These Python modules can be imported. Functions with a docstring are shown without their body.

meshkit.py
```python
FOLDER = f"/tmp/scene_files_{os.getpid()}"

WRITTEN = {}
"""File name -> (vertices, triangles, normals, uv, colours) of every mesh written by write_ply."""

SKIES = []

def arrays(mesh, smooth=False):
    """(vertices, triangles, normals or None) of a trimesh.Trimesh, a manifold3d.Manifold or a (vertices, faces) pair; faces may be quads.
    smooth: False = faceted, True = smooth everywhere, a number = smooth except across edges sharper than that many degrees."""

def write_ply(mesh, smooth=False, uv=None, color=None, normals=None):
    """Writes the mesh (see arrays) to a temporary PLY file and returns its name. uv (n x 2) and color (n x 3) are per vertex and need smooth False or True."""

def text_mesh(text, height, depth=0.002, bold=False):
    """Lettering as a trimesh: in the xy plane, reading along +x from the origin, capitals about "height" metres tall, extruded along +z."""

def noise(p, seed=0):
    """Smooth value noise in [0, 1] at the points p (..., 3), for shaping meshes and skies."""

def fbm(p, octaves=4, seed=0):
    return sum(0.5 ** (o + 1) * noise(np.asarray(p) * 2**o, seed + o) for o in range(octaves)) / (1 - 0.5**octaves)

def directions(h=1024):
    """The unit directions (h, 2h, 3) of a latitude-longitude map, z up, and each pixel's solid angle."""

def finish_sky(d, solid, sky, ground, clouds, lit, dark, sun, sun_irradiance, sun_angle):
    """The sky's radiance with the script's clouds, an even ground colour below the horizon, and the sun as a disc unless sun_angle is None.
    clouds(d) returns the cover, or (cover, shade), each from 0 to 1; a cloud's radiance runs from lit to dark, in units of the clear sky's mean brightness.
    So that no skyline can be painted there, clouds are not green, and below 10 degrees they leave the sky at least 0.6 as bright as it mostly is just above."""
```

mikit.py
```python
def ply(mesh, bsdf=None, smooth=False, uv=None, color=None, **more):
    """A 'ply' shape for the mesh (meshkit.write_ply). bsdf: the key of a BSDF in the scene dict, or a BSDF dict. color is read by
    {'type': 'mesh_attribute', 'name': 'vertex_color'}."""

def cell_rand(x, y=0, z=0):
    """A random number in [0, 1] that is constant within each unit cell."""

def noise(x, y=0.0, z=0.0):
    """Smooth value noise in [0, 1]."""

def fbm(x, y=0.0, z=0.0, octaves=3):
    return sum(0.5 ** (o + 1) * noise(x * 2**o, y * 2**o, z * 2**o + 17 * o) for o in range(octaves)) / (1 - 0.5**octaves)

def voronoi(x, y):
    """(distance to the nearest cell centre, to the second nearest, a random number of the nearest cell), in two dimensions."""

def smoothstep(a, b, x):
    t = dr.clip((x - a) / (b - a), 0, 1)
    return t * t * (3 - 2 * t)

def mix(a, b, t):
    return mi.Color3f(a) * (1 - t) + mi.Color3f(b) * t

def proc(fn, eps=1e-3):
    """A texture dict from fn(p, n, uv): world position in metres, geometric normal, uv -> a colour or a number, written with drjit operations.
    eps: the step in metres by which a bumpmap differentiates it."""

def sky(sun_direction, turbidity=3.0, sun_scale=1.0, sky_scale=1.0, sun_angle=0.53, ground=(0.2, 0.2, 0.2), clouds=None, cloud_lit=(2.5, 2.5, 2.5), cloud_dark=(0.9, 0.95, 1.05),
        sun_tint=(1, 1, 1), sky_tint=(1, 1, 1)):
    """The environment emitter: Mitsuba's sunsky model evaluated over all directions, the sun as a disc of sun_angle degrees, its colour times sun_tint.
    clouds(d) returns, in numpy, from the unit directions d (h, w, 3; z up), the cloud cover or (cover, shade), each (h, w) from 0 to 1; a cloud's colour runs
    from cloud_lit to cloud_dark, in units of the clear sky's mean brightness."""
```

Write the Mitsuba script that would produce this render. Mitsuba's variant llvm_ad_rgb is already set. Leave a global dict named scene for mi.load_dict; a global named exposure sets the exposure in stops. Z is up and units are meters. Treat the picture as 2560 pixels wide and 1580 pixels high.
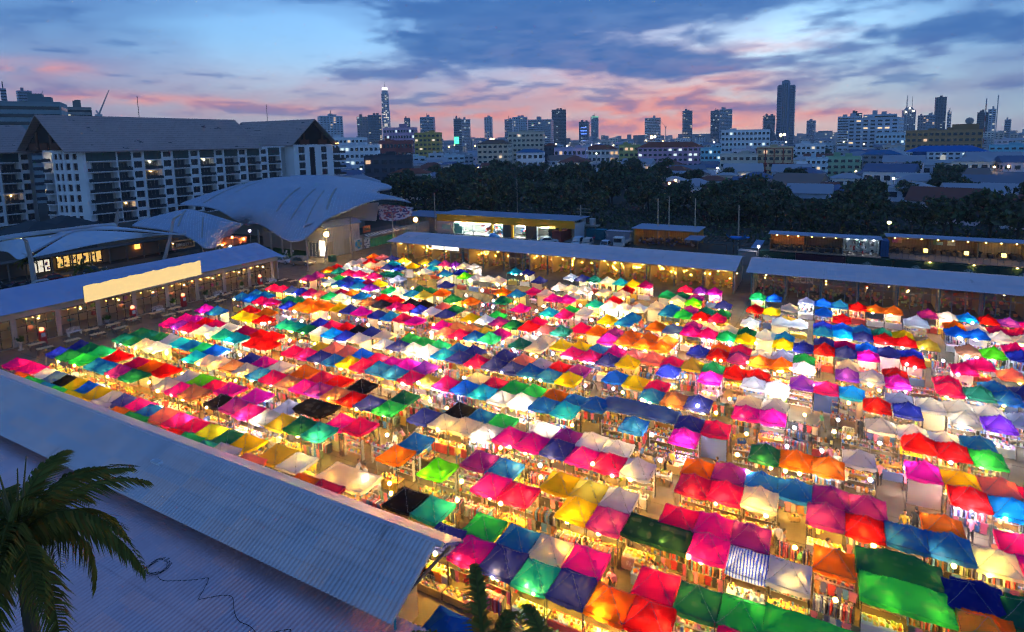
import math, random
import numpy as np, trimesh, manifold3d
import drjit as dr
import mitsuba as mi
import mikit, meshkit
from mikit import ply, proc, noise, fbm, voronoi, cell_rand, smoothstep, mix
T = mi.ScalarTransform4f
rng = random.Random(11)
scene, labels = {}, {}

# ------------------------------------------------------------------ camera, sky, exposure
EYE = 23.5
RC = np.array([[.891537, .039293, -.451241], [.452644, -.11381, .884398], [-.016605, -.992725, -.119252]])
m = np.eye(4)
m[:3, 0], m[:3, 1], m[:3, 2], m[:3, 3] = -RC[:, 0], -RC[:, 1], RC[:, 2], (0, 0, EYE)
scene['camera'] = {'type': 'perspective', 'fov_axis': 'x', 'fov': math.degrees(2 * math.atan(1280 / 1410)), 'near_clip': .5, 'far_clip': 9000,
                   'principal_point_offset_x': (1280 - 1362) / 2560, 'principal_point_offset_y': (790 - 521) / 1580, 'to_world': T(m.tolist())}
exposure = 3.0
K = 1 / 8.0            # lamp radiances below are given as seen in the picture; K undoes the exposure


def clouds(d):
    az=np.degrees(np.arctan2(d[...,0],d[...,1])); el=np.degrees(np.arcsin(np.clip(d[...,2],0,1)))
    sm=lambda a,b,x:(lambda t:t*t*(3-2*t))(np.clip((x-a)/(b-a),0,1))
    def blob(a,e,sa,se,tilt=0):
        return np.exp(-((az-a)/sa)**2-((el-e-tilt*(az-a))/se)**2)
    # cloud sheets seen in perspective: streaks that thin out towards the horizon
    F3=lambda a,e,t,sd,oc: meshkit.fbm(np.stack([az*a+sd,(el-t*az)*e,0*az],-1),oc,sd)
    wx=F3(.09,.35,0,31,4)-.5
    n1=meshkit.fbm(np.stack([az*.10+3*wx,(el+.05*az)*.42+2.2*wx,0*az],-1)+11.3,7,1)
    n2=meshkit.fbm(np.stack([az*.26+2*wx,(el-.06*az)*.95,0*az],-1)+21,6,8)
    ns=F3(.11,1.0,-.02,3,6)
    nf=F3(.42,2.3,.04,9,5)
    tex=.5*n1+.3*n2+.2*nf
    # dark slate clouds: a large bank up the middle, streaks and bars elsewhere
    bank=.80*blob(-27,12.2,13,1.7,-.02)+.62*blob(-36,9.6,9,1.0,-.02)+.78*blob(-27,8.6,12,1.5,.03)+.72*blob(-13,7.0,8,1.35,.0)+.75*blob(-15,12.6,15,1.5,.03)+.50*blob(7,8.6,8,1.0,.03)+.36*blob(2,6.1,6,.7,-.02)+.22*blob(-47,6.6,8,.7)+.22*blob(-54,5.0,6,.6)+.2*blob(-48,4.6,7,.4)-.6*blob(-51,9.5,8,3.2)-.3*blob(-6,9.5,4,2.5,.3)+.06*sm(15,25,el)
    f=bank*.46+tex*1.06
    dk=sm(.53,.74,f)
    bars=sm(.57,.67,ns)*sm(1.5,3.0,el)*(1-sm(7.5,10,el))*.75
    dk=np.clip(np.maximum(dk,bars*sm(.3,.6,nf)),0,1)
    # the blue of the upper sky, deeper away from the glow
    veil=np.clip(.46+.40*sm(6,26,el)+.35*(n2-.5)-.75*blob(-51,9.0,9,3.6,.0)-.55*blob(-4,9.0,8,3.0,.22)+.16*blob(-68,9,9,5)+.22*blob(14,9,6,6)+.1*blob(13,3,6,3),0,.92)
    # lit pink undersides and a glow over where the sun went down
    glow=.95*blob(-33,2.7,7,.75,.0)+1.0*blob(-22,1.3,17,1.5)+.85*blob(-13,3.4,8,1.6,.10)+.55*blob(-7,7.2,7,1.8,.16)+.55*blob(-56,3.6,12,.55,-.05)+.6*blob(1,2.2,5,.8)+.8*blob(-68,5.9,3,.6)+.35*blob(-66,3.9,6,.4)
    base=.44*blob(-22,2.6,30,3.8)+.24*blob(-58,4,22,3.2)+.34*blob(-20,7.5,14,4.5)+.2*blob(-20,.5,40,1.2)
    st=.5*ns+.5*nf
    pk=np.clip(base*(.7+.6*n2)+glow*sm(.32,.66,st)*.95,0,1)
    pk=pk*1.0*(1-.95*sm(10,17,el))
    a_dk=dk*(.95-.35*(nf-.3)*sm(0,6,16-el)); a_pk=(1-a_dk)*pk*.92; a_v=(1-a_dk-a_pk)*veil
    cover=a_dk+a_pk+a_v
    shade=(a_dk*np.clip(1-.05*sm(.5,.75,n2)*sm(0,4,9-el),0,1)+a_v*.985)/np.maximum(cover,1e-4)
    return np.clip(cover,0,1),np.clip(shade,0,1)
def SKY():
    az=np.radians(-10.)
    return mikit.sky((np.sin(az),np.cos(az),.12),turbidity=1.5,sun_scale=0.0,sky_scale=SS,sky_tint=(.58,1.0,1.80),ground=(.03,.035,.05),
      clouds=clouds,cloud_lit=LIT,cloud_dark=DK)
SS=1.02
LIT=(3.9,1.28,.86)
DK=(.15,.50,1.42)
scene['sky'] = SKY()
scene['sky']['sampling_weight'] = 150.0

# ------------------------------------------------------------------ helpers
class MB:
    """collects pieces of one mesh, each with a colour"""
    def __init__(s): s.v, s.f, s.c, s.n = [], [], [], 0
    def add(s, v, f, col=(.5, .5, .5)):
        v = np.asarray(v, float); f = np.asarray(f, int)
        if f.shape[1] == 4: f = np.vstack([f[:, [0, 1, 2]], f[:, [0, 2, 3]]])
        s.v.append(v); s.f.append(f + s.n); s.n += len(v)
        col = np.asarray(col, float)
        s.c.append(np.tile(col, (len(v), 1)) if col.ndim == 1 else col)
        return s
    def box(s, a, b, col=(.5, .5, .5), rz=0, piv=None):
        x0, y0, z0 = a; x1, y1, z1 = b
        v = np.array([[x, y, z] for x in (x0, x1) for y in (y0, y1) for z in (z0, z1)], float)
        if rz:
            p = np.array(piv if piv is not None else ((x0 + x1) / 2, (y0 + y1) / 2))
            c, q = math.cos(rz), math.sin(rz); d = v[:, :2] - p
            v[:, :2] = p + np.stack([d[:, 0] * c - d[:, 1] * q, d[:, 0] * q + d[:, 1] * c], 1)
        return s.add(v, BOXF, col)
    def tube(s, p, q, r, n=6, col=(.5, .5, .5), r2=None, cap=True):
        p, q = np.asarray(p, float), np.asarray(q, float); r2 = r if r2 is None else r2
        z = (q - p) / max(np.linalg.norm(q - p), 1e-9); x = np.cross(z, [0, 0, 1] if abs(z[2]) < .9 else [1, 0, 0]); x /= np.linalg.norm(x); y = np.cross(z, x)
        a = np.arange(n) * 2 * np.pi / n; ring = np.cos(a)[:, None] * x + np.sin(a)[:, None] * y
        v = np.vstack([p + ring * r, q + ring * r2, p, q]); i = np.arange(n); j = (i + 1) % n
        f = np.vstack([np.stack([i, j, j + n], 1), np.stack([i, j + n, i + n], 1)] + ([np.stack([j, i, i * 0 + 2 * n], 1), np.stack([i + n, j + n, i * 0 + 2 * n + 1], 1)] if cap else []))
        return s.add(v, f, col)
    def quad(s, a, b, c, d, col=(.5, .5, .5)): return s.add([a, b, c, d], [[0, 1, 2, 3]], col)
    def ball(s, c, r, col=(.5, .5, .5), sub=1, sc=(1, 1, 1)):
        b = ICO[sub]; return s.add(b.vertices * r * np.array(sc) + np.array(c), b.faces, col)
    def grid(s, P, col=(.5, .5, .5)):
        """P (m, n, 3)"""
        P = np.asarray(P, float); a, b = P.shape[:2]; i = np.arange(a * b).reshape(a, b)
        f = np.stack([i[:-1, :-1], i[1:, :-1], i[1:, 1:], i[:-1, 1:]], -1).reshape(-1, 4)
        return s.add(P.reshape(-1, 3), f, col)
    def prism(s, pts, z0, z1, col=(.5, .5, .5)):
        n = len(pts); v = [[x, y, z0] for x, y in pts] + [[x, y, z1] for x, y in pts]
        f = [[i, (i + 1) % n, (i + 1) % n + n] for i in range(n)] + [[i, (i + 1) % n + n, i + n] for i in range(n)]
        f += [[0, i + 1, i] for i in range(1, n - 1)] + [[n, n + i, n + i + 1] for i in range(1, n - 1)]
        return s.add(v, f, col)
    def get(s): return np.vstack(s.v), np.vstack(s.f), np.vstack(s.c)
    def shape(s, bsdf='painted', smooth=False, **kw):
        v, f, c = s.get()
        if bsdf in VC:      # the colour of each piece, packed into uv (vertex attributes would keep Mitsuba from joining meshes)
            c = np.clip(c, 0, 1); uv = np.stack([np.floor(c[:, 0] * 1000) + np.clip(c[:, 1], 0, .995) * .98 + .01, c[:, 2]], 1)
            if smooth not in (False, True):
                smooth = False
            return ply((v, f), bsdf, smooth=smooth, uv=uv, **kw)
        return ply((v, f), bsdf, smooth=smooth, **kw)
BOXF = np.array([[0, 1, 3], [0, 3, 2], [4, 6, 7], [4, 7, 5], [0, 4, 5], [0, 5, 1], [2, 3, 7], [2, 7, 6], [0, 2, 6], [0, 6, 4], [1, 5, 7], [1, 7, 3]])
ICO = {k: trimesh.creation.icosphere(subdivisions=k) for k in (0, 1, 2)}
VC = {'clad', 'painted', 'fabric_vc', 'cloth_vc', 'gloss_vc', 'leaf_vc'}
used = {}
def key(name):
    n = used.get(name, 0); used[name] = n + 1
    return name if n == 0 else '%s_%03d' % (name, n)
def put(k, d, M=None, bsdf=None):
    d = dict(d)
    if M is not None: d['to_world'] = M
    if bsdf is not None: d['bsdf'] = {'type': 'ref', 'id': bsdf}
    scene[k] = d
    return k
def thing(name, label=None, cat=None, group=None, kind=None):
    k = key(name); labels[k] = {}
    if label: labels[k]['label'] = label
    if cat: labels[k]['category'] = cat
    if group: labels[k]['group'] = group
    if kind: labels[k]['kind'] = kind
    return k
def part(parent, name, d, M=None, bsdf=None, kind=None, label=None):
    k = key(parent + '__' + name); put(k, d, M, bsdf)
    if kind or label: labels[k] = {a: b for a, b in (('kind', kind), ('label', label)) if b}
    return k
def single(name, d, label, cat=None, group=None, kind=None, M=None, bsdf=None):
    k = thing(name, label, cat, group, kind); put(k, d, M, bsdf); return k
def struct(name, d, label=None):
    k = key(name); put(k, d); labels[k] = {'kind': 'structure'}
    if label: labels[k]['label'] = label
    return k
def glow(rgb, power): return {'type': 'area', 'radiance': {'type': 'rgb', 'value': [float(c) * power * K for c in rgb]}}
def lamp_shape(mb, rgb, power, **kw):
    d = mb.shape('lampskin', **kw); d['emitter'] = glow(rgb, power); return d
WARM, WARM2, COOL, SODIUM, GREENISH = (1, .58, .07), (1, .68, .18), (.86, .95, 1.), (1, .55, .12), (.8, 1, .85)
def TR(x, y, z=0, rz=0, s=1):
    t = T().translate([float(x), float(y), float(z)])
    if rz: t = t @ T().rotate([0, 0, 1], math.degrees(rz))
    if s != 1: t = t @ T().scale(s if isinstance(s, (list, tuple)) else [float(s)] * 3)
    return t

# ------------------------------------------------------------------ materials
def rgb(c): return {'type': 'rgb', 'value': [float(x) for x in c]}
def flat(name, c, rough=.7, spec=.3, metal=0.0):
    scene[name] = {'type': 'twosided', 'b': {'type': 'principled', 'base_color': rgb(c) if not isinstance(c, dict) else c, 'roughness': rough, 'specular': spec, 'metallic': metal}}
def unpack(p, n, uv): return mi.Color3f(dr.floor(uv.x) * .001, (uv.x - dr.floor(uv.x) - .01) / .98, uv.y)
UVC = proc(unpack)
flat('painted', UVC, .75, .25)
flat('gloss_vc', UVC, .25, .6)
scene['cloth_vc'] = {'type': 'twosided', 'b': {'type': 'diffuse', 'reflectance': UVC}}
scene['leaf_vc'] = {'type': 'principledthin', 'base_color': UVC, 'roughness': .45, 'diff_trans': .5}
scene['fabric_vc'] = {'type': 'principledthin', 'base_color': UVC, 'roughness': .6, 'diff_trans': .42}
flat('lampskin', (.8, .8, .78), .4)
FAB = dict(M=('magenta', (.72, .008, .30)), K=('pink', (.78, .010, .12)), R=('red', (.70, .008, .010)), O=('orange', (.85, .17, .008)), Y=('yellow', (.86, .56, .006)),
           G=('green', (.012, .34, .08)), E=('emerald', (.006, .105, .062)), T=('turquoise', (.008, .27, .29)), C=('cyan', (.006, .30, .66)), B=('azure', (.006, .095, .44)),
           N=('navy', (.014, .022, .24)), P=('plum', (.20, .014, .21)), V=('violet', (.15, .025, .44)), W=('white', (.86, .86, .84)), I=('cream', (.86, .68, .48)),
           S=('silver', (.50, .50, .60)), D=('black', (.010, .009, .012)), U=('brown', (.36, .15, .08)), L=('lime', (.08, .56, .012)), H=('maroon', (.45, .012, .08)),
           A=('salmon', (.80, .19, .15)), n=('slate', (.045, .09, .32)), y=('olive', (.55, .39, .035)), J=('pine', (.004, .034, .030)), Q=('spotted', (.8, .8, .8)), Z=('striped', (.03, .08, .5)))
def faded(col):
    hi = tuple(min(.9, v * 1.12 + .012) for v in col); lo = tuple(v * .74 for v in col); dust = tuple(v * .72 + .05 for v in col)
    def f(p, n, uv):
        a = fbm(p.x * .9, p.y * .9, p.z * 2, 3); b = noise(p.x * 3.1 + 40, p.y * 3.1, p.z * 6)
        return mix(mix(lo, hi, a), dust, .55 * smoothstep(.62, .8, b))
    return proc(f)
for c, (nm, col) in FAB.items():
    scene['fabric_' + nm] = {'type': 'principledthin', 'base_color': faded(col), 'roughness': .6, 'diff_trans': .42}
def spots(p, n, uv):
    a, b, w = voronoi(p.x * 2.6 + p.z, p.y * 2.6)
    return mix((.82, .82, .80), (.015, .015, .015), smoothstep(.42, .36, a + .1 * fbm(p.x * 5, p.y * 5)))
scene['fabric_spotted'] = {'type': 'principledthin', 'base_color': proc(spots), 'roughness': .6, 'diff_trans': .42}
scene['fabric_striped'] = {'type': 'principledthin', 'base_color': proc(lambda p, n, uv: mix((.012, .05, .55), (.35, .42, .7), smoothstep(.55, .7, dr.abs(dr.sin(p.x * 21 + .6 * noise(p.x * 3, p.y * 3)))))), 'roughness': .6, 'diff_trans': .8}
flat('steel_dark', (.05, .05, .055), .5, .5)
flat('steel_white', (.6, .6, .6), .5, .5)
flat('glass_dark', (.02, .025, .035), .08, .8)
flat('timber', proc(lambda p, n, uv: mix((.20, .11, .05), (.42, .27, .14), fbm(p.x * 2, p.y * 9, p.z * 9, 3))), .65)
def asphalt(p, n, uv):
    g = fbm(p.x * .35, p.y * .35, 0, 4); s = fbm(p.x * 1.7 + 9, p.y * 1.7, 0, 3); f = noise(p.x * 40, p.y * 40)
    c = mix((.065, .052, .038), (.17, .135, .095), .5 * g + .35 * s + .15 * f)
    j = dr.minimum(dr.abs(p.x * .2 - dr.round(p.x * .2)), dr.abs(p.y * .2 + .3 - dr.round(p.y * .2 + .3))) * 5
    return c * (1 - .45 * smoothstep(.06, .02, j))
flat('concrete_yard', proc(asphalt), .8, .25)
def dirt(p, n, uv): return mix((.03, .032, .028), (.09, .085, .07), fbm(p.x * .02, p.y * .02, 0, 5))
flat('city_ground', proc(dirt), .95, .1)
def wallc(a, b, sc=.5):
    return proc(lambda p, n, uv: mix(a, b, fbm(p.x * sc, p.y * sc, p.z * sc * 2.5, 4)))
flat('plaster', wallc((.50, .47, .42), (.72, .68, .60)), .85, .2)
flat('plaster_white', wallc((.66, .66, .68), (.84, .84, .84), .25), .8, .2)
scene['pane'] = {'type': 'thindielectric', 'int_ior': 1.5}
# ------------------------------------------------------------------ ground
def sheet(x0, y0, x1, y1, z, bsdf, n=1):
    return MB().quad((x0, y0, z), (x1, y0, z), (x1, y1, z), (x0, y1, z)).shape(bsdf)
struct('ground', sheet(-2750, -200, 2750, 3380, -.02, 'city_ground'))
struct('market_yard', sheet(-130, 3, 48, 113, 0, 'concrete_yard'))

# ------------------------------------------------------------------ market stalls
CW = 1.93; EAVE = 2.12
def canopy(mb, cx, cy, wx, wy, rise, seed, col=(.5, .5, .5), n=9, sag=.11, hip=0.0, drop=.21):
    """a pop-up canopy: a tip (or a short ridge of length hip), ridges to the corners, cloth sagging between them, a hanging valance"""
    t = np.linspace(-1, 1, n); gx, gy = np.meshgrid(t, t, indexing='ij')
    ax = np.abs(gx) * (wx / 2); ex = np.maximum(ax - hip / 2, 0) / (wx / 2 - hip / 2); ey = np.abs(gy)
    mm = np.maximum(ex, ey); lo = np.minimum(ex, ey); q = np.where(mm > 0, lo / np.maximum(mm, 1e-6), 1)
    z = 1.16 * rise * (1 - mm) ** 1.30 - sag * (1 - q ** 2) * mm ** 1.5 * (1.15 - mm * .55)
    P = np.stack([cx + gx * wx / 2, cy + gy * wy / 2, z], -1)
    w = (meshkit.fbm(np.stack([gx * 2.1 + seed, gy * 2.1, gx * 0 + seed], -1), 3, seed) - .5) * .075 * (1 - np.maximum(np.abs(gx), np.abs(gy)) ** 4)
    P[..., 2] += w + EAVE
    mb.grid(P, col)
    # valance, wavy at its foot
    edge = np.concatenate([P[:-1, 0], P[-1, :-1], P[:0:-1, -1], P[0, :0:-1]]); edge = np.vstack([edge, edge[:1]])
    k = len(edge); r = np.random.RandomState(seed)
    out = np.array([cx, cy]) ; foot = edge.copy(); foot[:, 2] = np.minimum(foot[:, 2], EAVE) - drop + .025 * r.randn(k); foot[-1] = foot[0]
    foot[:, :2] += (foot[:, :2] - out) * (.012 + .014 * r.rand(k)[:, None])
    mb.grid(np.stack([edge, foot], 1), col)
CAN = []
for s in range(15):
    mb = MB(); canopy(mb, 0, 0, 1.91, 1.91, .60 + .11 * (s % 5) / 4 - .03 * (s // 5), s + 1); CAN.append(mb.shape('fabric_red', smooth=28))
flat('seam_grey', (.3, .3, .3), .6)
SEAM = []
for s in range(15):
    mb = MB(); rise = .60 + .11 * (s % 5) / 4 - .03 * (s // 5); t = np.linspace(0, 1, 9)
    for sx in (-1, 1):
        for sy in (-1, 1):
            w = (meshkit.fbm(np.stack([sx * t * 2.1 + s + 1, sy * t * 2.1, t * 0 + s + 1], -1), 3, s + 1) - .5) * .075 * (1 - t ** 4)
            L = np.stack([sx * t * .955, sy * t * .955, EAVE + .012 + 1.16 * rise * (1 - t) ** 1.30 + w], -1)
            for a, b in zip(L[:-1], L[1:]): mb.tube(a, b, .008, 4, cap=False)
    SEAM.append(mb.shape('seam_grey'))
def leg_mesh(h=EAVE, foot=True):
    mb = MB().box((-.019, -.019, 0), (.019, .019, h), (.05, .05, .055))
    if foot: mb.box((-.05, -.05, 0), (.05, .05, .012), (.05, .05, .055))
    return mb
LEG = leg_mesh().shape('painted'); LEGW = {'painted': LEG}
def frame_mesh(wx=1.86, wy=1.86, rise=.62):
    mb = MB(); c = (.06, .06, .065); x, y = wx / 2, wy / 2; z = EAVE - .05
    for a, b in (((-x, -y), (x, -y)), ((x, -y), (x, y)), ((x, y), (-x, y)), ((-x, y), (-x, -y))):
        mb.tube((*a, z), (*b, z), .012, 4, c)
    for sx in (-1, 1):
        for sy in (-1, 1):
            mb.tube((sx * x, sy * y, z), (sx * x * .5, sy * y * .5, z + rise * .4), .011, 4, c); mb.tube((sx * x * .5, sy * y * .5, z + rise * .4), (0, 0, z + rise - .06), .011, 4, c)
    return mb.shape('painted')
FRAME = frame_mesh()
BR = lambda a=.3, b=.8: (rng.uniform(a, b), rng.uniform(a, b), rng.uniform(a, b))
PAL = {'food': [(.80, .48, .05), (.72, .28, .04), (.70, .58, .2), (.5, .08, .03), (.78, .62, .3), (.25, .4, .06), (.7, .68, .6), (.3, .14, .05), (.12, .06, .03)],
       'clothes': [(.75, .74, .72), (.02, .02, .025), (.5, .04, .05), (.05, .06, .2), (.2, .2, .22), (.65, .2, .28), (.1, .14, .1), (.55, .45, .3), (.05, .15, .38), (.03, .03, .04), (.3, .12, .05)],
       'things': [(.75, .73, .68), (.04, .04, .05), (.6, .08, .05), (.08, .18, .45), (.7, .58, .1), (.6, .25, .3), (.15, .38, .25), (.35, .2, .09), (.06, .05, .05), (.25, .12, .3)]}
def goods(kind, seed):
    r = random.Random(seed); mb = MB(); P = PAL[kind]
    if kind == 'food':
        for i in range(7):
            for j in range(2):
                x = -.86 + i * .25; y = -.88 + j * .27; c = r.choice(P)
                mb.box((x, y, .80), (x + .22, y + .23, .84), (.75, .75, .74) if r.random() < .5 else (.8, .6, .15))
                for q in range(4):
                    a, b = x + .02 + r.random() * .11, y + .02 + r.random() * .12; t = .05 + r.random() * .07
                    mb.box((a, b, .84), (a + .08, b + .08, .84 + t), tuple(min(.9, v * r.uniform(.7, 1.15)) for v in c), r.random())
        for i in range(5):
            x = -.8 + r.random() * 1.5; mb.tube((x, .25 + r.random() * .4, .8), (x, .3 + r.random() * .3, 1.0 + r.random() * .15), .06 + r.random() * .06, 8, r.choice(P))
    elif kind == 'clothes':
        for row, (y, z) in enumerate(((.72, 1.75), (.05, 1.35), (-.82, 1.3))):
            x = -.85
            while x < .85:
                w = r.uniform(.07, .13) if row == 1 else r.uniform(.24, .4); h = r.uniform(.5, .75); c = r.choice(P)
                if row == 1: mb.box((x, y - .22, z - h), (x + w * .7, y + .22, z), c, r.uniform(-.15, .15))
                else:
                    mb.box((x, y, z - h), (x + w * .8, y + .03, z), c); mb.box((x - .06, y, z - .22), (x + w * .8 + .06, y + .025, z - .03), c)
                x += w
    else:
        for i in range(46):
            x, y = r.uniform(-.86, .8), r.uniform(-.88, -.3); s = r.uniform(.05, .13); c = r.choice(P)
            if r.random() < .4: mb.tube((x, y, .79), (x, y, .79 + s * 1.6), s * .4, 6, c)
            else: mb.box((x, y, .79), (x + s, y + s * .8, .79 + s * r.uniform(.3, 1.3)), c, r.random() * 3)
        for lv in (.45, .95, 1.4):
            for i in range(9):
                x = -.85 + i * .19; s = r.uniform(.08, .15); mb.box((x, .62, lv + .02), (x + s, .62 + s, lv + .02 + s * r.uniform(.6, 1.6)), r.choice(P))
    return mb.shape('painted')
def fitting(kind, seed):
    """table with its cloth, back panel or shelves"""
    r = random.Random(seed); mb = MB()
    if kind == 'clothes':
        c = (.1, .1, .11)
        for y, z in ((.05, 1.37), (-.82, 1.32)):
            mb.tube((-.9, y, z), (.9, y, z), .014, 5, c)
            for x in (-.88, .88): mb.tube((x, y, 0), (x, y, z), .014, 5, c)
    else:
        c = r.choice([(.8, .78, .7), (.75, .1, .08), (.1, .2, .5), (.82, .55, .1), (.8, .8, .8), (.08, .3, .15), (.2, .12, .08), (.7, .15, .3)])
        mb.box((-.9, -.92, .74), (.9, -.26, .785), c)
        n = 19; x = np.linspace(-.9, .9, n); wv = .018 * np.sin(np.arange(n) * 2.2 + seed)
        mb.grid(np.stack([np.stack([x, -.925 + 0 * x, 0 * x + .76], -1), np.stack([x, -.935 + wv, 0 * x + .12], -1)], 1), c)
        mb.box((-.9, -.92, .0), (-.87, -.89, .74), (.1, .1, .1)); mb.box((.87, -.92, .0), (.9, -.89, .74), (.1, .1, .1)); mb.box((-.9, -.3, 0), (-.87, -.27, .74), (.1, .1, .1)); mb.box((.87, -.3, 0), (.9, -.27, .74), (.1, .1, .1))
        if kind == 'things':
            for z in (.45, .95, 1.4): mb.box((-.9, .6, z), (.9, .85, z + .018), (.5, .5, .5))
            for x in (-.9, .88): mb.box((x, .6, 0), (x + .02, .85, 1.6), (.4, .4, .4))
    return mb.shape('painted')
def spill(seed):
    r = random.Random(seed); mb = MB(); P = PAL[('food', 'things', 'clothes')[seed % 3]]
    if seed % 3 == 2:
        mb.tube((-.85, -1.35, 1.35), (.85, -1.35, 1.35), .014, 5, (.1, .1, .1))
        for x in (-.85, .85): mb.tube((x, -1.35, 0), (x, -1.35, 1.35), .014, 5, (.1, .1, .1))
        x = -.8
        while x < .8: w = r.uniform(.05, .1); mb.box((x, -1.57, .55 + r.uniform(0, .2)), (x + w * .7, -1.13, 1.32), r.choice(P), r.uniform(-.2, .2)); x += w
    else:
        zt = .42 if seed % 3 else .62; c = r.choice([(.75, .7, .6), (.7, .5, .2), (.6, .1, .1), (.15, .25, .5), (.8, .8, .8)])
        mb.box((-.9, -1.55, zt - .03), (.9, -1.0, zt), c); mb.box((-.88, -1.53, 0), (.88, -1.5, zt - .03), tuple(v * .8 for v in c))
        for i in range(40):
            x, y = r.uniform(-.86, .78), r.uniform(-1.52, -1.1); q = r.uniform(.06, .15); cc = r.choice(P)
            if r.random() < .4: mb.ball((x, y, zt + q * .5), q * .55, cc, 0)
            else: mb.box((x, y, zt), (x + q, y + q * .8, zt + q * r.uniform(.4, 1.2)), cc, r.random())
    return mb.shape('painted')
LPOST = MB().tube((0, 0, 0), (0, 0, 1), .018, 5, (.06, .06, .06)).shape('painted')
SPILLS = [spill(i) for i in range(6)]
def panel(seed, col):
    mb = MB(); z = np.linspace(.25, 2.0, 5); x = np.linspace(-.92, .92, 9); X, Z = np.meshgrid(x, z, indexing='ij')
    mb.grid(np.stack([X, .9 + .02 * np.sin(X * 5 + seed) + 0 * Z, Z], -1), col); return mb.shape('painted', smooth=True)
KIND = ['food', 'clothes', 'things', 'food', 'things', 'clothes', 'food', 'things', 'clothes', 'things']
GOODS = [goods(k, 100 + i) for i, k in enumerate(KIND)]
FITS = [fitting(k, 200 + i) for i, k in enumerate(KIND)]
PANELS = [panel(i, c) for i, c in enumerate(((.6, .48, .3), (.4, .38, .36), (.55, .32, .1), (.08, .12, .3)))]
def bulb_mesh(spots, r=.115):
    mb = MB()
    for x, y, z in spots: mb.ball((x, y, z), r, (.8, .8, .78), 1)
    return mb
BULB = bulb_mesh([(0, 0, 0)]).shape('lampskin', smooth=True)
TUBE = MB().tube((-.55, 0, 0), (.55, 0, 0), .055, 8).shape('lampskin', smooth=40)
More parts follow.
